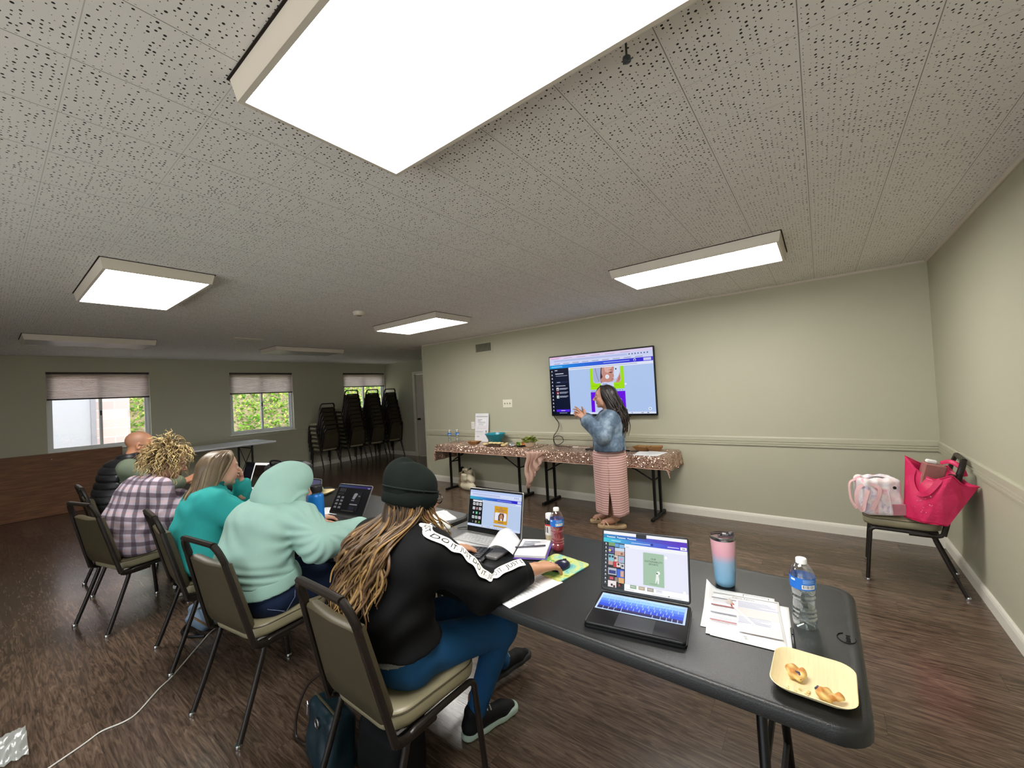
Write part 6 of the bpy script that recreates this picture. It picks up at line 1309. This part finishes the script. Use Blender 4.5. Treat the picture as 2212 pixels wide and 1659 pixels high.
def denim():
    t=NT('washed_denim'); vv=t.co(); n=t.n('ShaderNodeTexNoise',Vector=vv,Scale=9,Detail=5,Roughness=.65).outputs[0]; c=t.ramp(n,(.32,'3f5064'),(.5,'5d7186'),(.66,'8fa2b3')); t.bsdf(c,.75,0,Normal=t.bump(t.noise(vv,700,1),.4,.001)); return t.m
DN=denim(); SEAM=mat('denim_seam','3d4f66',.8)
s=SDF(); torso(s,J,1.12,.022); s.cap(J.W-v(.09,0,.06),J.W+v(.09,0,-.06),.145,None,.05); arm(s,J.SL,J.EL,J.WL-nrm(J.WL-J.EL)*.035,.024,(.064,.058,.046)); arm(s,J.SR,J.ER,J.WR-nrm(J.WR-J.ER)*.035,.024,(.064,.058,.046)); s.half(v(0,0,.822),(0,0,-1)); s.ell(J.N+v(0,.06,.06),(.065,.09,.085),None,.02,-1); s.box((0,.20,.95),(.045,.12,.30),None,.02,.01,-1)
ja=cloth_obj('denim_jacket',s,DN,pr,.006,wrinkle(52,.006,(16,14,22),.7))
s=SDF(); s.cap(v(-.09,.0,.84),v(.09,.0,.84),.153,None,.05); s.half(v(0,0,.862),(0,0,1)).half(v(0,0,.818),(0,0,-1)).box((0,.20,.85),(.045,.12,.2),None,.02,.01,-1); cloth_obj('waistband',s,SEAM,ja,.005,wrinkle(53,.002,(40,40,5),.4))
for Wp,E in ((J.WL,J.EL),(J.WR,J.ER)):
    d=nrm(Wp-E); s=SDF().cap(Wp-d*.075,Wp-d*.03,.053,.051,.01).half(Wp-d*.018,d).half(Wp-d*.085,-d).cap(Wp-d*.12,Wp+d*.05,.042,.040,.003,-1); cloth_obj('cuff',s,DN,ja,.004)
s=SDF(); s.cap(J.N+v(0,-.015,-.02),J.N+v(0,-.005,.03),.095,.088,.01).cap(J.N+v(0,.0,-.06),J.N+v(0,.02,.1),.072,.068,.004,-1).half(J.N+v(0,.045,0),(0,1,0)).half(J.N+v(0,-.0,.035),(0,-.1,1)).half(J.N+v(0,0,-.06),(0,0,-1)); cloth_obj('collar',s,DN,ja,.004)
b=MB()
for q in (1,-1):
    b.tube(smooth_path([(q*.11,.115,1.13),(q*.12,.14,1.07),(q*.125,.152,.95),(q*.12,.15,.84)]),.0022,5); b.tube(smooth_path([(q*.06,.150,1.07),(q*.12,.138,1.07),(q*.19,.09,1.08)]),.0022,5); b.tube(smooth_path([(q*.19,.06,1.06),(q*.185,-.02,.95),(q*.19,-.02,.84)]),.002,5)
b.tube(smooth_path([(-.18,-.10,1.10),(0,-.135,1.09),(.18,-.10,1.10)]),.002,5); b.obj('seam',SEAM,ja)
def stripes():
    t=NT('pink_striped_jersey'); vv=t.co(); z=t.n('ShaderNodeSeparateXYZ',Vector=vv).outputs[2]; a=t.math('ABSOLUTE',t.math('SUBTRACT',t.math('FRACT',t.math('DIVIDE',z,.0245)),.5)); f=t.n('ShaderNodeMapRange',i0=a,i1=.2,i2=.28,i3=1.0,i4=0.0).outputs[0]
    t.bsdf(t.mix(f,'e3c3bc','bc8883'),.85,0,Normal=t.bump(t.noise(vv,500,1),.2,.001)); return t.m
ST=stripes()
# skirt as a shell of folds with a slit at the front
b=MB(); NS,NZ=72,34
def skirt(u,t):
    g_=max(0,t-.6)*.42; a=PI*.96+g_+u*(2*PI-2*g_)
    rx=np.interp(t,[0,.12,.3,1],[.165,.205,.205,.185]); ry=np.interp(t,[0,.12,.3,1],[.145,.175,.170,.165]); f=1+.035*t*math.sin(a*7+1.3)+.02*t*math.sin(a*13)
    y0=-.02*math.sin(t*2); return (rx*f*math.cos(a),ry*f*math.sin(a)+.01,.845-.695*t-.012*t*math.sin(a*2))
b.sheet(lambda u,t:skirt(u,t),NS,NZ); sk=b.obj('striped_skirt',ST,pr,ang=180); md=sk.modifiers.new('th','SOLIDIFY'); md.thickness=.003
b=MB()
for i in range(9): b.lathe([(.006,0),(.006,.002),(0,.003)],10,T=Matrix.Translation((-.2135+.003*i*.3,.028,.77-.045*i))@Euler((0,-PI/2,0)).to_matrix().to_4x4())
b.obj('button',mat('pink_button','d9b0a8',.5),sk)
s=SDF(); s.cap(J.W-v(.05,-.03,0),J.W+v(.05,.03,0),.115,None,.05); s.cap(J.C-v(.05,-.02,0),J.C+v(.05,.02,0),.105,None,.05); s.cap(J.W,J.W+v(0,.02,-.10),.13,None,.05); cloth_obj('dress_top',s,ST,pr,.008)
for A in (J.AR,J.AL):
    h=A+v(0,-.03,0); s=SDF(); z0=0
    for a,c in ((-.06,.02),(.02,.09),(.09,.15)): s.cap(v(A[0],A[1]+a,.022),v(A[0],A[1]+c,.022),.043,.044,.02)
    s.half(v(0,0,.038),(0,0,1)).half(v(0,0,.001),(0,0,-1)); so_=cloth_obj('sandal',s,mat('tan_platform','b59a78',.7,bump=.4,bs=300),pr,.004)
    b=MB(); x,y=A[0],A[1]
    for p in ([(x-.043,y+.075,.036),(x-.02,y+.105,.075),(x+.02,y+.12,.066),(x+.043,y+.13,.036)],[(x+.043,y+.075,.036),(x+.02,y+.105,.077),(x-.02,y+.12,.068),(x-.043,y+.13,.036)],[(x-.042,y+.0,.04),(x-.034,y+.02,.105),(x,y+.045,.118),(x+.034,y+.02,.105),(x+.042,y+.0,.04)],[(x-.03,y+.035,.11),(x-.042,y-.01,.11),(x,y-.05,.115),(x+.042,y-.01,.11),(x+.03,y+.035,.11)]): b.tube(smooth_path(p),.011,8,flat=.3)
    b.obj('strap',mat('tan_strap','c3a688',.6),so_)
R=_rot(J.HR); T=lambda x,y,z:J.HC+R@np.array([x,y,z])
s=SDF(); s.ell(T(0,-.024,.030),(.085,.102,.092),R,.03); s.cap(T(0,-.06,0),T(0,-.11,-.30),.085,.075,.05); s.cap(T(.05,-.03,-.02),T(.07,-.06,-.22),.040,.045,.03); s.cap(T(-.05,-.03,-.02),T(-.07,-.06,-.22),.040,.045,.03); s.ell(T(0,.088,-.035),(.057,.075,.105),R,.012,-1)
hv,hf_=s.mesh(.006,wrinkle(61,.006,(40,30,22),.5)); ha=np_obj('hair',hv,hf_,HAIRM,pr,np.tile(L('211a18'),(len(hv),1)))
rnd=random.Random(66); sp=[]
for i in range(170):
    a=rnd.uniform(-2.1,2.1); top=T(.012*math.sin(a),.03-.05*rnd.random(),.118); sd=T(.090*math.sin(a),-.025-.106*math.cos(a),.03); lo=T(.108*math.sin(a),-.06-.105*max(math.cos(a),-.2),-.10); ze=rnd.uniform(.93,1.12) if abs(a)<1.6 else rnd.uniform(1.10,1.22); fy=-.175+.05*abs(a)**1.5; en=v(.13*math.sin(a)+rnd.uniform(-.025,.025),fy+rnd.uniform(-.03,.02),ze)
    w=lambda k:v(rnd.uniform(-.03,.03),rnd.uniform(-.03,.018),0)
    pts=[top,(top+sd)/2+(sd-J.HC)*.22,sd,lo+w(1),lo*.66+en*.34+w(1)+v(.01*np.sign(a),-.02,0),lo*.33+en*.67+w(1)+v(.008*np.sign(a),-.02,0),en]
    c=rnd.random(); sp.append((pts,rnd.uniform(.007,.012),rgb('1c1615'),rgb('2a201c') if c<.7 else rgb('3d2e28')))
locks('hair_strand',ha,sp)
# ================================================================ bags, food, cords
def tiedye():
    t=NT('pink_tie_dye'); vv=t.co(); n=t.n('ShaderNodeTexNoise',Vector=vv,Scale=7,Detail=4,Roughness=.6,Distortion=1.2).outputs[0]; t.bsdf(t.ramp(n,(.33,'b9a6c8'),(.42,'e3dde4'),(.52,'f0e4e4'),(.6,'e5b6c0'),(.7,'c98fa0')),.6,0,Normal=t.bump(t.noise(vv,40,3),.5,.004)); return t.m
PINKL=mat('pale_pink_strap','d9aeb0',.5)
s=SDF(); s.box((0,0,.135),(.115,.098,.132),None,.028,.02); s.box((0,0,.29),(.085,.045,.05),None,.03,.02,-1)
V,F=s.mesh(.006,wrinkle(71,.006,(30,26,30),.6)); r=np_obj('duffel_bag',V,F,tiedye()); r.location=(.295,4.015,.4865); r.rotation_euler=(0,-.05,.25); tag(r,'white and pink tie-dye bag with pale pink straps at the front of the corner chair','bag')
for q,nn in (([(-.09,-.085,.235),(-.140,-.100,.20),(-.160,-.105,.11),(-.135,-.112,.045),(-.112,-.108,.11),(-.085,-.105,.19)],(-.5,-1,.2)),([(-.105,.04,.24),(-.15,.03,.21),(-.162,.0,.10),(-.145,-.04,.04)],(-1,-.3,.1)),([(-.06,-.098,.235),(-.02,-.112,.20),(-.045,-.118,.12),(-.08,-.118,.05)],(-.1,-1,.1))):
    b=MB(); ribbon(b,q,nn,.022); b.obj('strap',PINKL,r)
b=MB(); b.tube(smooth_path([(.03,-.103,.01),(.032,-.110,.10),(.03,-.10,.20),(.028,-.08,.245)]),.002,5); b.obj('seam',mat('white_piping','e6dfe2',.6),r)
b=MB(); b.box((.08,-.1015,.05),(.075,.006,.08),bev=.002); b.obj('pocket',mat('rose_patch','b97f8c',.6,var=.2),r)
MB().lathe([(.011,0),(.011,.004),(0,.006)],14,T=Matrix.Translation((.07,-.095,.205))@Euler((PI/2,0,0)).to_matrix().to_4x4()).obj('eyelet',mat('black_eyelet','101012',.4),r)
b=MB(); b.tube(smooth_path([(-.06,-.02,.255),(0,-.03,.27),(.07,-.02,.25)]),.006,6); b.obj('zip',mat('zip_steel','9a9a9a',.3,.8),r)
def hotpink():
    t=NT('hot_pink_woven_plastic'); vv=t.co(); n=t.noise(vv,14,3); p=t.n('ShaderNodeBsdfPrincipled'); c=t.mix(n,'d51f55','e83a72'); t.put(p.inputs['Base Color'],c); p.inputs['Roughness'].default_value=.38; t.put(p.inputs['Normal'],t.bump(t.noise(vv,38,4),.5,.006)); tr=t.n('ShaderNodeBsdfTranslucent',Color=c); m=t.n('ShaderNodeMixShader',i0=.18); t.put(m.inputs[1],p.outputs[0]); t.put(m.inputs[2],tr.outputs[0]); t.t.links.new(m.outputs[0],t.out.inputs[0]); return t.m
HP=hotpink()
TA,TB,TC,TD=[np.array(q) for q in ((.447,3.98,.918),(.642,3.80,.829),(.768,3.86,.756),(.67,4.07,.845))]
QA,QB,QC,QD=[np.array(q) for q in ((.415,3.955,.4885),(.50,3.845,.4885),(.612,3.83,.4885),(.575,3.99,.4885))]
def panel(u,w):   # u runs round the four sides, w from bottom to rim
    k=min(3,int(u*4)); f=u*4-k; S=((QA,QB,TA,TB),(QB,QC,TB,TC),(QC,QD,TC,TD),(QD,QA,TD,TA))[k]
    lo=S[0]*(1-f)+S[1]*f; hi=S[2]*(1-f)+S[3]*f; p=lo*(1-w)+hi*w; c=(QA+QB+QC+QD)/4*(1-w)+(TA+TB+TC+TD)/4*w; o=p-c; o[2]=0; o=o/(np.linalg.norm(o)+1e-6)
    p=p+o*(.014*math.sin(PI*min(1,w*1.15))*math.sin(PI*f)*(1 if k!=2 else -.3)+.006*math.sin(w*13+u*31)*math.sin(PI*f)); p[2]-=(.085 if k==0 else .03)*w**2*math.sin(PI*f)**1.2
    return tuple(p)
b=MB(); b.sheet(panel,64,20); b.loft([[tuple(QA),tuple(QB),tuple(QC),tuple(QD)],[tuple(q+np.array((0,0,.004))) for q in (QA,QB,QC,QD)]])
r=b.obj('tote_bag',HP,ang=60); md=r.modifiers.new('th','SOLIDIFY'); md.thickness=.003; md.offset=-1
tag(r,'large hot pink tote bag slumped against the back of the corner chair','bag')
def onp(u,w,d=.006): q=Vector(panel(u,w)); return q+Vector((-.45,-.85,.15))*d
b=MB(); ribbon(b,[onp(.055,.97),onp(.05,.74,.012),(onp(.085,.60,.016)),onp(.135,.56,.020),onp(.18,.66,.016),onp(.195,.97)],(-.45,-.85,.1),.030,.003,8); b.obj('handle',HP,r)
b=MB(); b.tube(smooth_path([(.73,3.97,.80),(.71,3.96,.86),(.67,3.99,.89),(.63,4.04,.87)],8),.015,8,flat=.25); b.obj('handle',HP,r)
b=MB(); b.tube([panel(u/64,1) for u in range(64)],.0045,6,closed=True); b.obj('rim_binding',HP,r)
b=MB(); rr=random.Random(3)
for i in range(26):
    u=.10+.14*rr.random(); w=.18+.42*rr.random(); p=Vector(panel(u,w))+Vector((-.003,-.006,0)); b.ball(p,.0022,4)
b.obj('sequin',mat('clear_sequin','f4e8ec',.08,.6),r)
r=thing('cosmetics_box','rose coloured box with a white cap poking out of the pink tote','box',(.545,3.945,.715)); r.rotation_euler=(.12,.22,.2)
MB().box((0,0,.085),(.11,.07,.17),bev=.006).obj('carton',mat('rose_carton','a06a66',.35,var=.15),r); MB().box((-.02,0,.183),(.055,.03,.024),bev=.006).obj('cap',CAPW,r)
# bags below the left snack table
CAN=mat('cream_canvas','cdc4ac',.8,var=.05,bump=.3,bs=200)
s=SDF(); s.cap((-.11,0,.06),(.11,0,.06),.058,.058,.03).cap((-.085,.01,.18),(.085,.01,.18),.055,.055,.06).cap((-.055,.015,.30),(.05,.015,.30),.045,.045,.06).half((0,0,.003),(0,0,-1)); V,F=s.mesh(.006,wrinkle(81,.006,(20,24,18),.6)); r=np_obj('backpack',V,F,CAN); r.location=(-4.535,4.66,0); r.rotation_euler=(0,0,-.15); tag(r,'cream canvas backpack standing under the left snack table','backpack')
s=SDF(); s.cap((-.045,-.04,.33),(.035,-.04,.335),.022,.022,.02).cap((-.05,-.06,.25),(.03,-.06,.25),.022,.022,.05).ell((-.01,-.062,.20),(.065,.02,.05),None,.03); V,F=s.mesh(.005,wrinkle(82,.002,(30,30,30),.5)); np_obj('flap',V,F,CAN,r)
b=MB(); b.tube(smooth_path([(-.06,-.02,.34),(-.10,-.04,.28),(-.105,-.05,.18),(-.07,-.055,.13)]),.010,8,flat=.4); b.tube(smooth_path([(.05,.03,.33),(.10,.05,.28),(.115,.05,.15)]),.010,8,flat=.4); b.obj('strap',CAN,r)
b=MB(); b.tube(smooth_path([(.045,.0,.33),(.075,-.005,.345),(.095,-.005,.36)]),.009,6); b.obj('buckle',BLKM,r)
def camo():
    t=NT('mottled_brown_fabric'); vv=t.co(); n=t.noise(vv,22,4); t.bsdf(t.ramp(n,(.36,'4a3a2a'),(.48,'7d6a4c'),(.56,'a8936c'),(.66,'5d4a34')),.8); return t.m
s=SDF(); s.cap((0,0,.05),(.01,0,.24),.055,.045,.03).half((0,0,.002),(0,0,-1)); V,F=s.mesh(.006,wrinkle(83,.007,(30,30,26),.7)); r=np_obj('rolled_bag',V,F,camo()); r.location=(-4.745,4.735,0); tag(r,'tall mottled brown bag with a dark top beside the cream backpack','bag')
V,F=SDF().cap((.01,0,.285),(.02,0,.315),.042,.035,.02).mesh(.006,wrinkle(84,.004,(40,40,30),.6)); np_obj('dark_top',V,F,mat('black_fabric','1b1a1b',.8),r)
# snack table food
o=MB().lathe([(.07,0),(.078,.004),(.152,.150),(.160,.152),(.160,.158),(.150,.157),(.076,.012),(0,.010)],36,cap=False).obj('plastic_bowl',mat('teal_plastic','1f8ea3',.3,var=.05)); o.location=(-3.985,4.735,.7455); tag(o,'large teal plastic bowl on the left snack table','bowl')
KR=mat('kraft_board','97724a',.75,var=.06)
def tray(label,loc,rz):
    b=MB(); b.loft([[(x,y,0) for x,y in rrect(.125,.075,.004,1)],[(x,y,.045) for x,y in rrect(.19,.13,.004,1)]],cap=False); b.f.append(tuple(range(7,-1,-1))); b.mi.append(0); o=b.obj('paper_tray',KR,smooth=False); md=o.modifiers.new('th','SOLIDIFY'); md.thickness=.0012; o.location=loc; o.rotation_euler=(0,0,rz); return tag(o,label,'tray')
tray('brown paper food tray in front of the leaning poster',(-4.30,4.60,.746),.15); tray('left brown paper tray at the right end of the snack tables',(-1.735,4.76,.748),-.2); tray('right brown paper tray, tilted open, behind the white papers',(-1.60,4.80,.748),.35)
r=MB().box((0,0,.010),(.24,.13,.018),bev=.004).obj('serving_board',mat('dark_walnut','4a3020',.5,var=.2)); r.location=(-3.83,4.53,.7455); r.rotation_euler=(0,0,.08); tag(r,'dark wooden serving board holding sliced bread','board')
rnd=random.Random(8); BR=mat('pale_bread','d2bd8a',.7,var=.15,ns=60)
BL_=['leftmost bread slice on the serving board','bread slice in the middle of the serving board','rightmost bread slice on the serving board','bread roll behind the left of the serving board','bread roll behind the middle of the serving board','bread roll behind the foil packet','flat bread at the left front of the platter','flat bread between the board and the foil']
for i,(x,y,z) in enumerate([(-3.90,4.53,.769),(-3.83,4.54,.769),(-3.76,4.54,.769),(-3.80,4.66,.7475),(-3.70,4.665,.7475),(-3.60,4.68,.7475),(-4.02,4.54,.7475),(-3.66,4.52,.7475)]):
    V,F=SDF().ell((0,0,.018),(.042,.034,.018),None,.01).half((0,0,.001),(0,0,-1)).mesh(.004,wrinkle(90+i,.003,(90,80,90),.6)); o=np_obj('bread',V,F,BR); o.location=(x,y,z); o.rotation_euler=(0,0,rnd.random()*3); tag(o,BL_[i],'bread',group='bread on the snack table')
V,F=SDF().ell((0,0,.028),(.075,.055,.030),None,.02).half((0,0,.001),(0,0,-1)).mesh(.004,wrinkle(95,.009,(80,90,70),.8)); o=np_obj('foil_packet',V,F,mat('aluminium_foil','bfc0c6',.22,.9)); o.location=(-3.53,4.545,.7455); tag(o,'crumpled silver foil packet between the bread and the small bowl','foil')
b=MB(); b.lathe([(.07,0),(.10,.016),(.098,.018),(.069,.004),(0,.004)],24,cap=False); o=b.obj('black_dish',mat('black_plastic_dish','131316',.3)); o.location=(-3.44,4.66,.7458); tag(o,'round black dish behind the foil packet','dish')
def leafclump(name,label,loc,n,rad,h,cols,seed,sz=.03):
    rr=random.Random(seed); b=MB()
    for i in range(n):
        a=rr.random()*6.28; q=rad*rr.random()**.5; z=h*(.3+.7*rr.random())*(1-.4*q/rad); s=sz*(.6+.7*rr.random()); b.col=hx(rr.choice(cols)); T=Matrix.Translation((q*math.cos(a),q*math.sin(a),z))@Euler((rr.uniform(-.8,.8),rr.uniform(-.8,.8),a)).to_matrix().to_4x4()
        b.add([(-s,0,-.004),(-s*.3,-s*.5,.004),(s*.6,-s*.35,.006),(s,0,-.002),(s*.6,s*.35,.006),(-s*.3,s*.5,.004)],[(0,1,2,3),(0,3,4,5)],T)
    o=b.obj(name,vcmat('leaf_green',.5),smooth=False); o.location=loc; return tag(o,label,'greens')
leafclump('lettuce','green lettuce leaves in the black dish',(-3.46,4.65,.754),36,.07,.05,['5f8a35','8fae4e','b8c878'],5)
b=MB(); 
for i in range(5): b.tube([(-.03+.012*i,0,.012),(.0+.012*i,.02*(i%2),.055)],[.009,.005],8)
o=b.obj('carrot_sticks',mat('carrot','c9743a',.5)); o.location=(-3.385,4.62,.752); tag(o,'orange carrot sticks left of the small bowl of greens','carrots',kind='stuff')
r=MB().lathe([(.05,0),(.055,.003),(.082,.055),(.080,.057),(.053,.008),(0,.007)],28,cap=False).obj('paper_bowl',mat('cream_bowl','dccdb4',.6)); r.location=(-3.285,4.645,.7455); tag(r,'small cream bowl filled with leafy greens on the left snack table','bowl')
leafclump('salad_greens','leafy greens heaped in the small cream bowl',(-3.285,4.655,.79),110,.105,.105,['6d7a24','8f9a3c','b3b862','55661e'],9,.028)
b=MB(); b.tube([(0,0,.006),(.09,.03,.006)],.006,8); b.box((-.03,0,.01),(.05,.022,.018),bev=.004); o=b.obj('marker_clip',BLKM); o.location=(-1.815,4.60,.7485); tag(o,'small black clip just right of the presenter','clip')
# bags on the floor
TL=mat('teal_leather','0f2832',.4,var=.15,ns=8,bump=.25,bs=260)
s=SDF(); s.box((0,0,.12),(.125,.055,.115),None,.03,.02).box((0,0,.06),(.105,.065,.06),None,.04,.05); V,F=s.mesh(.006,wrinkle(97,.004,(18,20,16),.6)); r=np_obj('handbag',V,F,TL); r.location=(-1.735,.87,.003); r.rotation_euler=(-.06,0,-.10); tag(r,'dark teal leather handbag behind the near chair','handbag')
b=MB(); b.tube([(-.125,-.02,.232),(0,-.024,.243),(.115,-.02,.236)],.005,6); b.obj('zip',mat('brass_zip','8d8468',.3,.8),r)
b=MB(); b.box((-.103,-.064,.196),(.020,.005,.040),bev=.002); b.tube([(-.11,-.062,.222),(-.10,-.062,.230),(-.093,-.062,.220)],.003,5); b.obj('zip_pull',mat('steel_pull','cfcfd2',.2,1),r)
b=MB(); b.tube([(.005+.017*math.cos(w),-.064,.19+.017*math.sin(w)) for w in [i*.45 for i in range(14)]],.003,6,closed=True); b.obj('ring',mat('steel_pull','cfcfd2',.2,1),r)
b=MB(); b.tube(smooth_path([(.06,.02,.23),(.02,.03,.34),(-.08,.02,.33),(-.20,-.02,.24),(-.245,-.05,.12),(-.235,-.06,.02),(-.17,-.05,.012),(-.125,-.03,.02)]),.007,8,flat=.8); b.obj('strap',mat('brown_strap','241812',.4),r)
s=SDF(); s.box((0,0,.14),(.14,.08,.13),None,.05,.03); V,F=s.mesh(.008,wrinkle(98,.008,(16,18,14),.7)); r=np_obj('shopping_bag',V,F,mat('black_bag_fabric','08090a',.7)); r.location=(-1.42,.955,.012); tag(r,'soft black bag in the shadow under the near chair','bag')
b=MB(); b.tube(smooth_path([(-.09,0,.25),(-.12,-.02,.33),(-.07,-.01,.30),(-.04,0,.25)]),.006,6); b.obj('handle',BLKM,r)
s=SDF(); s.ell((0,0,.06),(.15,.10,.065),None,.03).ell((.06,.01,.10),(.08,.07,.05),None,.03).ell((-.07,-.01,.10),(.07,.07,.045),None,.03).half((0,0,.002),(0,0,-1)); V,F=s.mesh(.006,wrinkle(99,.010,(26,28,30),.8)); r=np_obj('soft_bag',V,F,mat('blue_grey_fabric','6f8296',.7,var=.35,ns=12)); r.location=(-3.52,.93,0); r.rotation_euler=(0,0,.15); tag(r,'slouchy blue-grey bag on the floor under the chair of the teal fleece','bag')
b=MB(); b.tube(smooth_path([(-.02,-.08,.09),(.05,-.10,.12),(.11,-.07,.08),(.13,-.03,.03)]),.010,6,flat=.4); b.tube(smooth_path([(.0,-.05,.14),(.05,-.02,.17),(.10,.0,.13)]),.010,6,flat=.4); b.obj('strap',mat('tan_leather','7a5c3c',.5),r)
b=MB(); b.tube(smooth_path([(-.14,-.06,.008),(-.05,-.125,.010),(.06,-.13,.010),(.15,-.08,.008)]),.008,6); b.obj('trim',BLKM,r)
cable('power_cord','white power cord snaking across the floor behind the chairs',[(-3.44,1.02,.004),(-3.40,.93,.004),(-3.27,.82,.004),(-3.143,.717,.004),(-3.03,.626,.004),(-2.966,.555,.004),(-2.845,.455,.004),(-2.818,.40,.004),(-2.832,.321,.004),(-2.798,.256,.004),(-2.752,.154,.004),(-2.71,.06,.004),(-2.66,-.1,.004)],.0038,WHC,'cord')
def filmm():
    t=NT('cloudy_film'); a=t.n('ShaderNodeBsdfTransparent'); d=t.n('ShaderNodeBsdfDiffuse',Color=(.62,.66,.64,1)); g=t.n('ShaderNodeBsdfGlossy',Roughness=.25); m=t.n('ShaderNodeMixShader',i0=.55); t.put(m.inputs[1],a.outputs[0]); t.put(m.inputs[2],d.outputs[0]); k=t.n('ShaderNodeMixShader',i0=.10); t.put(k.inputs[1],m.outputs[0]); t.put(k.inputs[2],g.outputs[0]); t.t.links.new(k.outputs[0],t.out.inputs[0]); return t.m
def pl_(u,v_):
    x=-3.20+.27*u; y=-.12+.22*v_; return (x,y,.006+.05*abs(math.sin(u*7+v_*4))*math.sin(PI*u)*.8+.012*math.sin(v_*19+u*9)**2)
b=MB(); b.sheet(pl_,26,22); o=b.obj('plastic_bag',filmm(),ang=180); tag(o,'crumpled clear plastic bag at the left edge of the floor','plastic bag')
